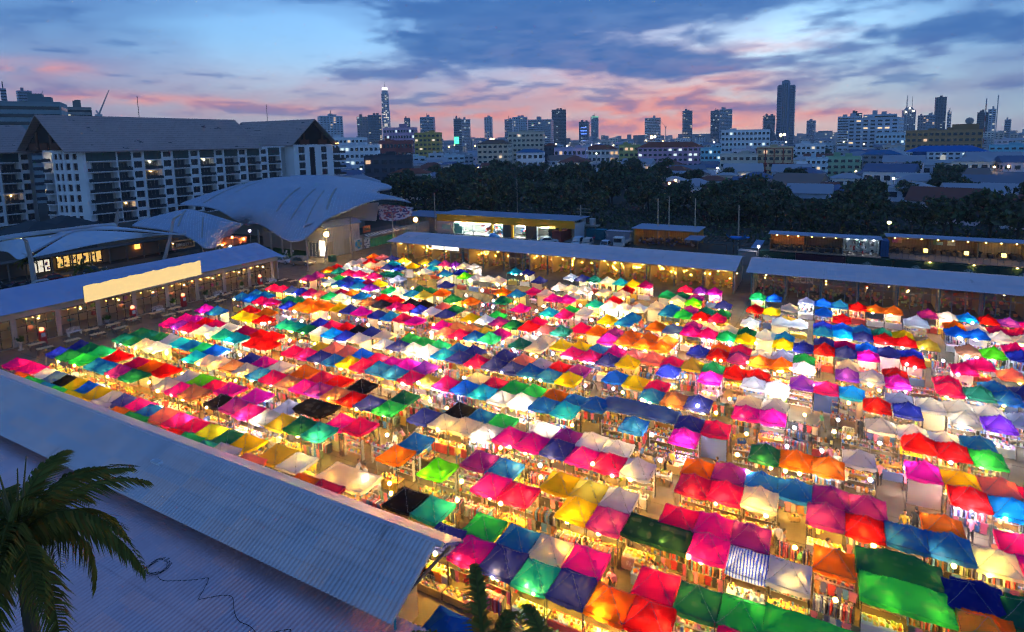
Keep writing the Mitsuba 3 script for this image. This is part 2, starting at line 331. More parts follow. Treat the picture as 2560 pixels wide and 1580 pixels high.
ROWS=[
(22.60,"-6739O+10 -6519G -6215B -6019G -5826Y+13 -5407S+13 -5064O+10 -4848G -4302R -4109G -3917T+10 -3724S+11 -3445A -2937O+8 -2737H+7 -1808N -1615M -1423N -1230T-10 -1038N -845O -652R -277K+10"),
(24.35,"-7232M+9 -6935M+10 -6613Q -6420n -6227D -6035Y -5842B -5650Y-11 -5458S -5266N -5073M -4881B-9 -4688A -4496K -4303K -4076Y-12 -3883E -3690Y -3359y -3166W -2217D -2012T -1661G -1443B -1250I+8 -1039M -679K+10 -478E -285G+15"),
(27.85,"-7199N -6987E -6740G+9 -6435B -6242B -6049P -5811E -5267I -5071M -4875U -4513D -4320P -4127K-7 -3921I-6 -3729y-11 -3537E -3344T -2608O -2249L -1830M -1631K -1251Y+12 -1058P+14 -496M+7 -303Z+11 -110S+8 674y+17"),
(29.80,"-7210N -7016E -6811G+7 -6491R+6 -6114H -5883O+7 -5649R -5261S-15 -5068L-8 -4875K-11 -4682M -4316M-7 -3894S-21 -3701D -3509D -3317M-14 -3124K-7 -2595B -2041P-7 -1848B -1449Y+8 -1251y+7 -1055S -700K -507M+10 -314P+15 88O+14 643N+16 839E+20"),
(33.20,"-7050E+9 -6821E -6628I -6415W -5722C -5513I -5320I+6 -5127U -4934I -4732B -4539K-7 -4328U-7 -4124M-14 -3931P-8 -3738U-7 -3545R-8 -3351N-12 -3150G-8 -2786N-10 -2593I-9 -2401I -2208I -2016M+7 -1824M -1631N+10 -1439M+8 -1246K+7 -1053S+12 -691H+10 -498K+16 -305I+21 46P+23 239R+27 432B+23 625B+25 818I+26 1011M+23"),
(35.15,"-7066E -6873E -6681E -6488S -6296C -6104B -5911G -5718B+7 -5138N -4945M -4709S -4353O-7 -4117H-16 -3924R-11 -3635D-7 -3159E-11 -2590D-11 -2386B-12 -2191G-13 -1838I -1645P -1452W+7 -1259W+11 -704O+6 -511P+21 -318B+24 -125B+24 68P+21 261P+17 622O+12 954K+16"),
(38.70,"-7137M+6 -6931P+17 -6738K+9 -6484W+20 -6291W+22 -6098T -5882T -5562R-7 -5369R -4930K-12 -4738K-10 -4545N-9 -4353B-8 -4161Y -3968K-8 -3775B -3582B -3374K-11 -3175y-13 -2983K-9 -2790B -2598C -2406I-12 -2213I-17 -2020B+8 -1822C -1258B+11 -875M -331E+8 -138O+8 55O+8 799R+10 994C+20"),
(40.60,"-7161M+11 -6951M+18 -6758R+9 -6558K+10 -6300I -5995H -5735R -5542R -4762y-9 -4569A -4376A -4183B -3979K -3786M -3593M -3382P -2789I -2597H-16 -2405G -2212G -2020O -1827B -1635B -882N+9 -689K+14 238S+19 595M+26 788Y+26 981A+17 1174K+10"),
(44.25,"-7317M -7076B -6573Y+7 -6380Y -6187R+13 -5759T -5566T -5374E-8 -5181I -4989C -4786N -4592S -4214W-9 -4021N -3829W -3636I+8 -3443C+9 -3241N -3025K-9 -2832N -2635N -2442B -2249B+6 -2044Y -1278B -1084U -891N -527M+12 -334M+17 610R+23 803R+29 996G+28"),
(46.20,"-6705R-7 -6403O+18 -5417N+8 -5224K+7 -4989R+9 -4797D -4604N+11 -4407I -4040G+9 -3847G -3648G -3401B -3208N -2844N+9 -2625A -2432S -2240R+10 -2035P-7 -1673B -1480Y -1287K -532I+14 -332I+18 395I+16 588W-16 780W 983B+22"),
(50.00,"-7423B+14 -7176B+7 -6983K -6789K -6428N -6230O -6004O -3839A -3646K -3453B+11 -3258G+6 -2870E -2671I-8 -2264K-7 -2072K-7 -1879N -1680Y -1284N -903M-15 -539W+7 -345W+7 395R+10 599N 966I+12 1171V+20"),
(51.80,"-7365B+15 -7172B+13 -6656E -6464E-8 -6271O+7 -6079O+14 -5887O-16 -5694Y+8 -5502N -5309M -5028N -4817B -4624H+12 -4431M -4022M-7 -3818U -3625U -3432y -3233M -2880I -2687I+7 -2470Y-6 -2262Y -2069B -1876M -1683A -1490A -1297K -1104y -911G -718R-9 -525R -164V 29K+13 222C-8 560S 768W 961I+24 1154I+21 1347S-26"),
(55.50,"-7436K -7241K -7048n -6856N+7 -6663K+15 -6460A -6267G+8 -6074W+17 -5541U -5313D -5057K+7 -4864K+12 -4671N+8 -4478W+13 -4255N -3869Y -3660W -3467P -3266E-9 -3065R -2842A -2649E-6 -2092M -1894O-15 -1701O -1504O -1129N -936R+7 -742P -549O -356O -163W+23 195V+8 388S+8 581M+9 955K 1155E+11 1348B+10"),
(57.45,"-6459I -6266H+10 -6061O+15 -5869B -5473R+10 -5272R+15 -4975D -4753D+8 -4458A+11 -4265E+12 -3627G -3066K -2491K -2292O-8 -2086P -1894O -1701O -1495O-7 -944O -746K -553S -361S+16 -168G+13 205I+10 580R 965K 1288B+9 1481N"),
(61.40,"-7439P+30 -6902W-6 -6710B -6517N+19 -6324B+16 -6079P -5690G -5497W -5278B -5073y -4571E-8 -4280O -3506M -3095C-9 -2882K -2320Y -2112B+17 -1727O -1534n -1340M -1147K -946G -753Y+9 -385Y -191N 2R+7 194N+14 387M 756R+10 1151K 1493A"),
(63.40,"-7475P+35 -6952G+23 -6755N+20 -6562B+13 -6323H+12 -6120Y+16 -5304E -5111E-6 -4918O+8 -3903E+8 -2904G -2698S-7 -2081B -1348P-6 -1155I+7 -962I+20 -768E -575W -382B -4N+16 188K+16 380B 573N-6 766N 1314K-17"),
(67.20,"-7607O+24 -7363E+21 -7124K+9 -6883K+8 -6568K -6056S -5126N -4127O -3892B -3331M+8 -3129M+12 -2706T-16 -2508I -2315I -2122W+19 -1750B+8 -1557G -1342R+14 -1149K -780W -18B+14 174C+9 367N+7 559R 751R 944y-10 1276U-25 1476L-21 1688N"),
(69.25,"-7649R+36 -7407W+21 -7199W+23 -6971W+19 -6502E -6309E+9 -5283W-9 -3739K -3541I -3119I -2530R+18 -1945I-7 -1746B -1514P -1322E+10 -1129E -463W-28 -270W-26 -25N 168B 360B+9 553E 749Y+10 1696K"),
(72.90,"-7637I+25 -7216I+23 -6811N+31 -6588N+31 -6002W+21 -5580B+11 -5195L+20 -4964I+8 -4739W-6 -4546I -3502I -3309I -3116I -2799I-15 -2541I+7 -1774I+18 -1554L -1173N+14 -792R+6 -596Y 173R-8 1266B 1458B-8 1651I-12 1843I-26"),
(75.20,"-7655I+30 -7427R+20 -7105I-33 -6912T+33 -6455Y+13 -6036C+7 -5416N-22 -3951N -2552R+8 -1963G-10 -1759E -1566P -409I -23B-31 1289O+8 1487S 1680H 1872H"),
(78.95,"-7719O+30 -7504A+36 -7261N+25 -6947y -6480y+25 -6260B+26 -6037P+24 -5825P+25 -5632I+21 -5429I+29 -4598T -4378N+9 -3591W+8 -3398N+10 -3205E+21 -2979W -2769C -2576Y-7 -2383K -1798K -1595P+7 -1396M+9 -828G -622B+8 -231S-19 -38B+12 155B+6 354R 547O 740O 1088P 1280I 1472C 1665R 1857V 2050M")]
CNAME = {c: FAB[c][0] for c in FAB}
LIFT = {'M': 1., 'W': .8, 'I': .85}
st = []
for ri, (ry, text) in enumerate(ROWS):
    for tok in text.split():
        mt = __import__('re').match(r'(-?\d+)([A-Za-z])([+-]\d+)?$', tok)
        st.append([int(mt.group(1)) / 100, ry + (int(mt.group(3)) / 100 if mt.group(3) else 0), mt.group(2), ri])
DROP = {(ri, i) for ri, i in ()}
order = sorted(range(len(st)), key=lambda i: math.hypot(st[i][0], st[i][1]))
NEAR = set(order[:288])
def ordinal(n): return '%d%s' % (n, 'th' if 10 <= n % 100 <= 20 else {1: 'st', 2: 'nd', 3: 'rd'}.get(n % 10, 'th'))
seq = {}
for i, (x, y, c, ri) in enumerate(st): seq.setdefault(ri, []).append(i)
for L in seq.values(): L.sort(key=lambda i: st[i][0])
def lamp_of(i):
    h = random.Random(i * 7 + 3)
    # the warm food lanes lie at the front and left, the cool clothes lanes at the back and right
    x, y = st[i][0], st[i][1]
    cool = h.random() < (.08 if y < 34 else .26 if y < 50 else .36) + (.16 if x > -8 and y > 38 else 0)
    return cool, h.uniform(.75, 1.35), h
GAPS = []
for ri, L in seq.items():
    ry = ROWS[ri][0]
    for a, b in zip(L[:-1], L[1:]):
        g = st[b][0] - st[a][0] - 1.93; n = int(g / 1.85)
        if n < 1 or ry > 67 or (ry < 23): continue
        for q in range(n):
            x = st[a][0] + .965 + (q + .5) * g / n
            if not (x > -3.2 and ry < 27) and not (x > 1.2 and x < 12 and ry < 32) and not (-16.5 < x < -9.5 and 39 < ry < 43): GAPS.append((x, ry, ri, CNAME[st[a][2]], q))
WIDE = ((-36.8, 30.4, 1.8), (-27.2, 24.6, 2.0), (-13, 41.5, 3.1))
far_can, far_leg, far_good, far_lw, far_lc = MB(), MB(), MB(), MB(), MB()
for i in order:
    x, y, c, ri = st[i]; cool, pw, h = lamp_of(i)
    if any(abs(x - a) < b and abs(y - q) < .9 for a, q, b in WIDE): continue
    turn = math.pi if ri % 2 else 0.0        # the two lines of a double row turn their backs to each other
    jr = h.uniform(-.02, .02); M = TR(x, y, 0, turn + jr); M2 = TR(x, y, 0, jr)
    kk = h.randrange(10); dark = c == 'D' or h.random() < .06
    if i in NEAR:
        pos = seq[ri].index(i); near_left = st[seq[ri][pos - 1]] if pos and x - st[seq[ri][pos - 1]][0] < 2.6 else None
        nb = 'right of %s one' % CNAME[near_left[2]] if near_left else 'at a row break'
        k = thing('market_stall', '%s canopy stall %s, %s from left in %s row from roof' % (CNAME[c], nb, ordinal(pos + 1), ordinal(ri + 1)), 'market stall', 'stalls of the night market')
        sc = T().rotate([1, .3, 0], h.gauss(0, .7)) @ T().scale([h.uniform(.985, 1.03), h.uniform(.985, 1.04), h.uniform(.97, 1.05)])
        cv = h.randrange(15); part(k, 'canopy', CAN[cv], M2 @ sc, 'fabric_' + CNAME[c]); part(k, 'seam', SEAM[cv], M2 @ sc); part(k, 'frame', FRAME, M2 @ sc)
        for sx in (-1, 1):
            for sy in (-1, 1): part(k, 'leg', LEG, M2 @ T().translate([sx * .925, sy * .925, 0]))
        part(k, 'counter', FITS[kk], M); part(k, 'goods', GOODS[kk], M, kind='stuff')
        if h.random() < .5: part(k, 'front_goods', SPILLS[h.randrange(6)], M, kind='stuff')
        if h.random() < .20: part(k, 'back_panel', PANELS[h.randrange(4)], M)
        for q in range(3 if pw > 1.1 else 2):
            if cool: d = dict(TUBE if h.random() < .45 else BULB); d['emitter'] = glow(COOL, 190 * pw * (.3 if dark else 1))
            else: d = dict(BULB); d['emitter'] = glow(WARM if h.random() < .7 else WARM2, 300 * pw * (.3 if dark else 1))
            lz = h.uniform(1.72, 2.02)
            part(k, 'lamp', d, M @ T().translate([h.uniform(-.6, .6), h.uniform(-1.0, .0), lz]))
    else:
        canopy(far_can, x, y, 1.91, 1.91, h.uniform(.54, .7), i, FAB[c][1] if c not in 'Q' else (.8, .8, .8), n=7)
        for sx in (-1, 1):
            for sy in (-1, 1):
                if sy < 0 or h.random() < .4: far_leg.box((x + sx * .92 - .02, y + sy * .92 - .02, 0), (x + sx * .92 + .02, y + sy * .92 + .02, EAVE), (.06, .06, .06))
        P = PAL[KIND[kk]]; s = -1 if not turn else 1
        cc = h.choice([(.8, .78, .7), (.6, .1, .08), (.1, .2, .5), (.8, .55, .1), (.8, .8, .8)])
        far_good.box((x - .9, y + s * .9 - .02, .1), (x + .9, y + s * .9 + .02, .78), cc); far_good.box((x - .9, min(y + s * .9, y + s * .25), .74), (x + .9, max(y + s * .9, y + s * .25), .78), cc)
        for q in range(22):
            a, b = h.uniform(-.88, .75), s * h.uniform(.3, .85); t = h.uniform(.08, .25); z = .78 if KIND[kk] != 'clothes' else h.uniform(.8, 1.3)
            far_good.box((x + a, y + b - .05, z), (x + a + h.uniform(.06, .2), y + b + .05, z + t * (1 if z < .79 else 2.4)), h.choice(P))
        if h.random() < .5: far_good.box((x - .9, y - s * .88, .3), (x + .9, y - s * .86, 2.), h.choice([(.8, .78, .7), (.7, .7, .75), (.75, .55, .3)]))
        for q in range(3 if pw > 1.1 else 2):
            (far_lc if cool else far_lw).ball((x + h.uniform(-.6, .6), y + s * h.uniform(.0, 1.0), h.uniform(1.72, 2.0)), .115, (.8, .8, .78), 1)
F = thing('market_stalls', 'the crowd of smaller lit stalls filling the far half of the market', 'market stalls', kind='stuff')
part(F, 'canopy', far_can.shape('fabric_vc'), kind='stuff'); part(F, 'leg', far_leg.shape('painted'), kind='stuff'); part(F, 'goods', far_good.shape('painted'), kind='stuff')
part(F, 'warm_lamp', lamp_shape(far_lw, WARM, 300, smooth=True), kind='stuff'); part(F, 'cool_lamp', lamp_shape(far_lc, COOL, 195, smooth=True), kind='stuff')

# goods tables without a canopy, in the breaks of the rows
for gi, (x, y, ri, nb, q) in enumerate(GAPS):
    h = random.Random(gi * 13 + 1)
    if h.random() < .24: continue
    kk = h.randrange(10); M = TR(x, y, 0, (math.pi if ri % 2 else 0) + h.uniform(-.08, .08)); cool = h.random() < (.2 if y < 40 else .5)
    k = thing('open_stall', 'open goods table without canopy, %s right of the %s stall in row %d, x %d' % (ordinal(q + 1), nb, ri + 1, gi), 'market stall', 'open tables in the row breaks')
    labels[k]['label'] = 'open goods table without canopy beside %s stall, %s such table in the %s row' % (nb, ordinal(sum(1 for g in GAPS[:gi] if g[2] == ri) + 1), ordinal(ri + 1))
    part(k, 'counter', FITS[kk], M); part(k, 'goods', GOODS[kk], M, kind='stuff')
    if h.random() < .6: part(k, 'front_goods', SPILLS[h.randrange(6)], M, kind='stuff')
    if h.random() < .75:
        px, pz = h.uniform(-.6, .6), h.uniform(1.8, 2.2); d = dict(BULB); d['emitter'] = glow(COOL if cool else WARM, 200 * h.uniform(.7, 1.3))
        part(k, 'lamp', d, M @ T().translate([px, -.3, pz])); part(k, 'lamp_post', MB().tube((0, 0, 0), (0, 0, pz), .018, 5, (.06, .06, .06)).shape('painted') if gi == -1 else LPOST, M @ T().translate([px, -.3, 0]) @ T().scale([1, 1, pz]))
# ------------------------------------------------------------------ corrugated metal roofs, sheet by sheet
def metal(a, b, sc=.35):
    def f(p, n, uv):
        s = cell_rand(dr.floor(p.x / 1.2), dr.floor(p.y / 1.2), 3); g = fbm(p.x * sc, p.y * sc, p.z, 4); st = fbm(p.x * 6, p.y * .7, p.z, 3)
        u = cell_rand(dr.floor(p.x / 1.745 + 50), dr.floor(p.y / .62), 5); rust = smoothstep(.66, .84, fbm(p.x * 2.2, p.y * .5, p.z * .5 + 3, 4)) * smoothstep(.35, .7, noise(p.x * .4, p.y * .4 + 8))
        c = mix(a, b, .3 * s + .4 * g + .3 * st)
        c = c * mix((.84, .92, 1.0), (1.08, .98, .95), u)
        return mix(c, (.24, .15, .10), .45 * rust)
    return f
flat('roof_metal', proc(metal((.66, .55, .52), (.88, .75, .69))), .30, .5, .55)
flat('roof_metal_blue', proc(metal((.33, .36, .54), (.48, .51, .66))), .36, .5, .4)
flat('roof_metal_low', proc(metal((.70, .47, .48), (.90, .66, .66), .2)), .32, .5, .5)
flat('roof_metal_pale', proc(metal((.54, .44, .48), (.70, .59, .60))), .36, .5, .4)
def corr(w, L, pitch=.2, amp=.035, t=.0):
    """one sheet: ribs run down the slope (-y), from y=0 to y=-L"""
    n = int(round(w / pitch)); xs, zs = [], []
    for i in range(n):
        for a, b in ((0, 0), (.30, 0), (.45, 1), (.80, 1), (.95, 0)): xs.append((i + a) * pitch); zs.append(b * amp)
    xs.append(n * pitch); zs.append(0)
    xs, zs = np.array(xs), np.array(zs)
    P = np.stack([np.stack([xs, 0 * xs, zs], -1), np.stack([xs, 0 * xs - L, zs], -1)], 1)
    return MB().grid(P)
def frame3(o, u, v):
    """matrix that takes local x to u, -y to v (down the slope)"""
    u = np.array(u, float) / np.linalg.norm(u); v = np.array(v, float) / np.linalg.norm(v); w = np.cross(u, -v)
    M = np.eye(4); M[:3, 0], M[:3, 1], M[:3, 2], M[:3, 3] = u, -v, w, o
    return T(M.tolist())
def slope(parent, r0, r1, e0, bsdf, cols, rows, pitch=.2, lap=.06, amp=.035):
    """sheets over the slope from the ridge line r0-r1 down to the eave (e0 below r0)"""
    r0, r1, e0 = (np.array(q, float) for q in (r0, r1, e0)); u = r1 - r0; v = e0 - r0; W = np.linalg.norm(u); L = np.linalg.norm(v); u /= W; v /= L
    w = W / cols; n = max(3, int(round(w / pitch))); d = corr(w, L / rows + lap, w / n, amp).shape(bsdf)
    nn = np.cross(u, -v); nn = nn if nn[2] > 0 else -nn; sgn = 1 if np.cross(u, -v)[2] > 0 else -1
    for i in range(cols):
        for j in range(rows):
            o = r0 + u * (w * i if sgn > 0 else w * (i + 1)) + v * (L / rows * j - (lap if j else 0)) + nn * (.018 * (rows - 1 - j) + .004 * rng.random() + .003 * (i % 2))
            part(parent, 'sheet', d, frame3(o, u * sgn, v))
# --- the long roof in front and the lower roof before it
R1 = thing('long_roof_building', 'long low building with ribbed grey metal gable roof along the near edge of the market', 'building')
slope(R1, (-78, 18.55, 5.55), (-15.15, 18.55, 5.55), (-78, 15.45, 4.15), 'roof_metal', 36, 5, .25, amp=.08)
slope(R1, (-78, 18.55, 5.55), (-15.15, 18.55, 5.55), (-78, 20.35, 4.45), 'roof_metal', 36, 1, .25, amp=.08)
mb = MB()
for i in range(53): mb.tube((-78 + i * 1.19, 18.55, 5.59), (-78 + i * 1.19 + 1.23, 18.55, 5.60 + .012 * (i % 2)), .13, 8, cap=True)
part(R1, 'ridge_cap', mb.shape('roof_metal_pale', smooth=50))
mb = MB().box((-77.8, 16.4, 0), (-17.6, 16.6, 4.35), (.36, .29, .22)).box((-77.8, 19.6, 0), (-17.6, 19.8, 4.6), (.4, .32, .24))
mb.add([(-17.6, 16.4, 0), (-17.6, 19.8, 0), (-17.6, 19.8, 4.6), (-17.6, 18.55, 5.4), (-17.6, 16.4, 4.4)], [[0, 1, 2], [0, 2, 3], [0, 3, 4]], (.42, .33, .25))
part(R1, 'wall', mb.shape('painted'))
mb = MB()
for x in np.arange(-76, -15, 4.3): mb.box((x, 15.6, 4.02), (x + .1, 20.2, 4.14), (.1, .1, .11))
part(R1, 'rafter', mb.shape('painted'), kind='stuff')
part(R1, 'drain_pipe', MB().tube((-15.35, 15.85, 0), (-15.35, 15.85, 4.0), .055, 8, (.03, .25, .30)).tube((-15.35, 15.85, .06), (-14.9, 15.6, .05), .055, 8, (.03, .25, .30)).shape('painted'))
part(R1, 'gutter', MB().box((-78, 20.36, 4.33), (-15.15, 20.46, 4.41), (.25, .27, .32)).shape('painted'))
k = single('roof_vent', MB().box((-35.2, 17.2, 4.99), (-34.3, 17.45, 5.16), (.7, .7, .72)).box((-35.0, 17.15, 5.16), (-34.5, 17.5, 5.2), (.5, .5, .52)).shape('painted'), 'small pale metal box lying on the near slope of the long roof', 'vent')
R2 = thing('lower_roof_building', 'lower lean-to building with ribbed violet grey metal roof in the near left corner', 'building')
slope(R2, (-62, 16.35, 3.55), (-13.9, 16.35, 3.55), (-62, 8.9, 2.95), 'roof_metal_low', 34, 2, .25, amp=.075)
part(R2, 'wall', MB().box((-61.5, 9.3, 0), (-14.2, 9.5, 2.9), (.3, .22, .18)).box((-14.3, 9.5, 0), (-14.15, 16.3, 2.95), (.36, .28, .22)).shape('painted'))
# cable over the lower roof
pts = np.array([(-27.6, 13.3), (-26.3, 13.6), (-25.2, 14.2), (-24.6, 13.4), (-23.6, 13.9), (-22.3, 13.6), (-21.2, 13.3), (-20.3, 13.4), (-19.4, 13.9), (-18.8, 13.2), (-17.4, 13.0), (-16.3, 12.6), (-15.0, 12.8)])
from scipy.interpolate import CubicSpline
curve1 = lambda t, v: CubicSpline(range(len(v)), v)(t)
mb = MB()
tt = np.linspace(0, len(pts) - 1, 90); cx = curve1(tt, pts[:, 0]) + .06 * np.sin(tt * 5); cy = curve1(tt, pts[:, 1]) + .1 * np.sin(tt * 3.3)
for a in range(89): mb.tube((cx[a], cy[a], 3.03 + (cy[a] - 9) * .0805 + .02), (cx[a + 1], cy[a + 1], 3.03 + (cy[a + 1] - 9) * .0805 + .02), .014, 5, (.03, .03, .035), cap=False)
for q in range(60):
    a = q / 60 * 6.28 * 3; b = (q + 1) / 60 * 6.28 * 3; r = .5 + .1 * math.sin(q)
    mb.tube((-28.2 + r * math.cos(a), 13.6 + r * math.sin(a), 3.45), (-28.2 + r * math.cos(b), 13.6 + r * math.sin(b), 3.46), .014, 5, (.03, .03, .035), cap=False)
single('black_cable', mb.shape('painted', smooth=True), 'black electric cable coiled and snaking across the lower roof', 'cable')
for i, (x, y) in enumerate(((-16.6, 12.55), (-16.1, 12.3))):
    single('roof_lamp', MB().box((x - .28, y - .12, 3.3), (x + .28, y + .12, 3.42), (.6, .55, .55)).tube((x, y, 3.2), (x, y, 3.33), .05, 6, (.4, .3, .3)).shape('painted'), ('left' if i == 0 else 'right') + ' pale box of the two at the cable end on the lower roof', 'junction box')

# ------------------------------------------------------------------ shop building on the left with its long sign
LS = thing('restaurant_row', 'long single storey restaurant with blue metal roof, glazed bays and a spotlit blank sign', 'building')
slope(LS, (-92, 14, 6.1), (-92, 65.6, 6.1), (-85.2, 14, 4.35), 'roof_metal_blue', 30, 3, .22)
slope(LS, (-92, 14, 6.1), (-92, 65.6, 6.1), (-99, 14, 4.3), 'roof_metal_blue', 30, 3, .22)
mb = MB(); WC = (.34, .31, .26)
mb.box((-98.6, 14.2, 0), (-98.4, 65.2, 4.3), WC).box((-98.4, 65.0, 0), (-86, 65.2, 4.4), WC).box((-98.4, 14.2, 0), (-86, 14.4, 4.3), WC).box((-86.2, 14.4, 3.45), (-85.98, 65.0, 4.4), (.42, .38, .31)).box((-98.4, 14.4, .0), (-86.0, 65.0, .12), (.3, .27, .22))
part(LS, 'wall', mb.shape('plaster_dim' if 0 else 'painted'))
for i in range(12): part(LS, 'pier', MB().box((-86.2, 16.0 + i * 4.36 - .25, .12), (-85.9, 16.0 + i * 4.36 + .25, 3.45), (.40, .36, .29)).shape('painted'))
part(LS, 'back_wall', MB().box((-91.0, 14.5, .12), (-90.9, 65, 3.4), (.45, .36, .24)).shape('painted'))
for i in range(11):
    y0 = 16.25 + i * 4.36; y1 = y0 + 3.86
    g = part(LS, 'window', MB().box((-86.12, y0, .12), (-86.1, y1, 3.45)).shape('pane'))
    fm = MB()
    for q in np.linspace(y0, y1, 5): fm.box((-86.14, q - .035, .12), (-86.06, q + .035, 3.45), (.06, .055, .05))
    for z in (.14, 2.35, 3.40): fm.box((-86.135, y0, z - .04), (-86.065, y1, z + .04), (.06, .055, .05))
    part(g, 'frame', fm.shape('painted'))
    lit = i in (0, 1, 2) or i in (8, 10)
    d = MB()
    for q in range(3): d.ball((-88.5, y0 + .6 + q * 1.3, 2.6), .09, sub=1)
    part(LS, 'room_lamp', lamp_shape(d, WARM, 46 if i in (0, 1) else 24 if lit else 9, smooth=True))
    f2 = MB()
    for q in range(10):
        yy, zz = rng.uniform(y0, y1 - .5), rng.choice([.5, 1.1, 1.7, 2.2]); f2.box((-90.9, yy, zz), (-90.5, yy + rng.uniform(.15, .5), zz + rng.uniform(.15, .5)), BR(.08, .6))
    part(LS, 'shelf_goods', f2.shape('painted'), kind='stuff')
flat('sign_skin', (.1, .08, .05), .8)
S = thing('blank_sign', 'long blank cream signboard above the restaurant eave, spotlighting put in as own glow', 'sign')
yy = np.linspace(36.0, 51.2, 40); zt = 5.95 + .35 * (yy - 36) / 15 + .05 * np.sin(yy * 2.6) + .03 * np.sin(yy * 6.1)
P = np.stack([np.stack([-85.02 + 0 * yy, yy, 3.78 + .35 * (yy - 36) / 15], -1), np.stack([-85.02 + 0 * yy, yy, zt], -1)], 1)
d = MB().grid(P).shape('sign_skin'); d['emitter'] = glow((1, .70, .29), .95); part(S, 'lit_face', d)  # the board is spotlit; that light is put in as its own emission
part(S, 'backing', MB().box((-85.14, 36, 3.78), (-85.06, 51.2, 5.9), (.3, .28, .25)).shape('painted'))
def wall_lamp(x, y, z, label, rgb_=WARM2, pw=60, dirx=1, diry=0, group=None):
    k = thing('wall_lamp', label, 'lamp', group)
    part(k, 'arm', MB().tube((x, y, z + .15), (x + dirx * .5, y + diry * .5, z + .1), .025, 6, (.08, .08, .08)).tube((x + dirx * .5, y + diry * .5, z + .1), (x + dirx * .5, y + diry * .5, z), .03, 6, (.08, .08, .08)).shape('painted'))
    part(k, 'shade', MB().tube((x + dirx * .5, y + diry * .5, z + .1), (x + dirx * .5, y + diry * .5, z - .05), .06, 10, (.5, .48, .42), r2=.2, cap=False).shape('painted'))
    part(k, 'bulb', lamp_shape(MB().ball((x + dirx * .5, y + diry * .5, z - .08), .09), rgb_, pw, smooth=True))
    return k
for i in range(11): wall_lamp(-85.9, 18.2 + i * 4.36, 3.15, 'warm shaded lamp on the restaurant front, %s from the near end' % ordinal(i + 1), WARM2, 70, group='lamps along the restaurant front')
# ------------------------------------------------------------------ the two rows of shops at the back
def back_row(name, label, x0, x1, nb, lit, sign=None):
    B = thing(name, label, 'building')
    slope(B, (x0, 93, 4.6), (x1, 93, 4.6), (x0, 86.3, 3.62), 'roof_metal_pale', max(6, int((x1 - x0) / 2.4)), 2, .26)
    slope(B, (x0, 93, 4.6), (x1, 93, 4.6), (x0, 97, 3.9), 'roof_metal_pale', max(6, int((x1 - x0) / 2.4)), 1, .26)
    a, b = x0 + .8, x1 - .4
    part(B, 'wall', MB().box((a, 96.0, 0), (b, 96.2, 3.85), (.3, .27, .24)).box((a, 88.4, 0), (a + .2, 96, 3.8), (.33, .3, .26)).box((b - .2, 88.4, 0), (b, 96, 3.8), (.33, .3, .26)).box((a, 88.4, 3.1), (b, 88.6, 3.75), (.2, .18, .16)).box((a + .2, 92.9, 0), (b - .2, 93.0, 3.9), (.42, .30, .17) if lit else (.22, .2, .19)).shape('painted'))
    w = (b - a) / nb
    for i in range(nb + 1): part(B, 'post', MB().box((a + i * w - .07, 86.7, 0), (a + i * w + .07, 86.84, 3.62), (.05, .12, .15)).shape('painted'))
    for i in range(nb):
        u0, u1 = a + i * w + .12, a + (i + 1) * w - .12
        part(B, 'partition', MB().box((u1 + .05, 88.6, 0), (u1 + .18, 92.9, 3.1), (.35, .27, .18)).shape('painted'))
        r = random.Random(i * 31 + int(x0)); kind = lit[i % len(lit)] if lit else 'd'
        if kind == 'd' or not lit:
            g = part(B, 'window', MB().box((u0, 88.5, .1), (u1, 88.52, 3.1)).shape('pane')); fm = MB()
            for q in np.linspace(u0, u1, 4): fm.box((q - .05, 88.44, .1), (q + .05, 88.58, 3.1), (.22, .24, .25))
            fm.box((u0, 88.45, 2.2), (u1, 88.57, 2.3), (.22, .24, .25)); part(g, 'frame', fm.shape('painted'))
        gd = MB()
        for q in range(46):
            x, z = r.uniform(u0, u1 - .4), r.choice([.3, .8, 1.3, 1.8, 2.3]); t = r.uniform(.12, .4)
            yb = r.choice([92.5, 92.5, 91.2, 89.6]); 
            if yb < 92: z = r.uniform(0, .9)
            gd.box((x, yb, z), (x + t, yb + .3, z + t * r.uniform(.6, 1.5)), (r.uniform(.2, .8), r.uniform(.12, .5), r.uniform(.05, .3)))
        part(B, 'shelf_goods', gd.shape('painted'), kind='stuff')
        lm = MB()
        n = {'b': 8, 'm': 5, 'd': 2}[kind]
        for q in range(n): lm.ball((r.uniform(u0 + .2, u1 - .2), r.uniform(88.9, 92.4), r.uniform(1.5, 2.9)), .09, sub=1)
        part(B, 'room_lamp', lamp_shape(lm, WARM if kind != 'd' else WARM2, {'b': 80, 'm': 60, 'd': 18}[kind] if lit else (90 if i in (4, 8) else 22), smooth=True))
    return B
B1 = back_row('shop_row', 'long open fronted shop row with pale ribbed roof and warm lit interiors at back left', -80.5, -12.2, 15, 'bbmdbmdbbmbbbmb')
B2 = back_row('shop_row', 'darker glazed shop row with pale ribbed roof at the back right', -10.8, 46, 12, None)
lb = thing('lit_sign', 'white lit shop sign over the first bays of the back left shop row', 'sign')
d = MB().box((-69.6, 87.2, 2.75), (-63.2, 87.3, 3.5)).shape('plaster_white'); d['emitter'] = glow((1, .93, .8), 1.6); part(lb, 'lit_face', d)
wall_lamp(-12.6, 87.2, 3.3, 'bright warm lamp at the right end of the back left shop row', WARM, 170)
for i, x in enumerate((-70, -57, -47, -33, -24, -17)): wall_lamp(x, 88.3, 2.7, 'warm lamp on the front of the back left shop row, %s from left' % ordinal(i + 1), WARM, 90, 0, -1, 'lamps along the back left shop row')
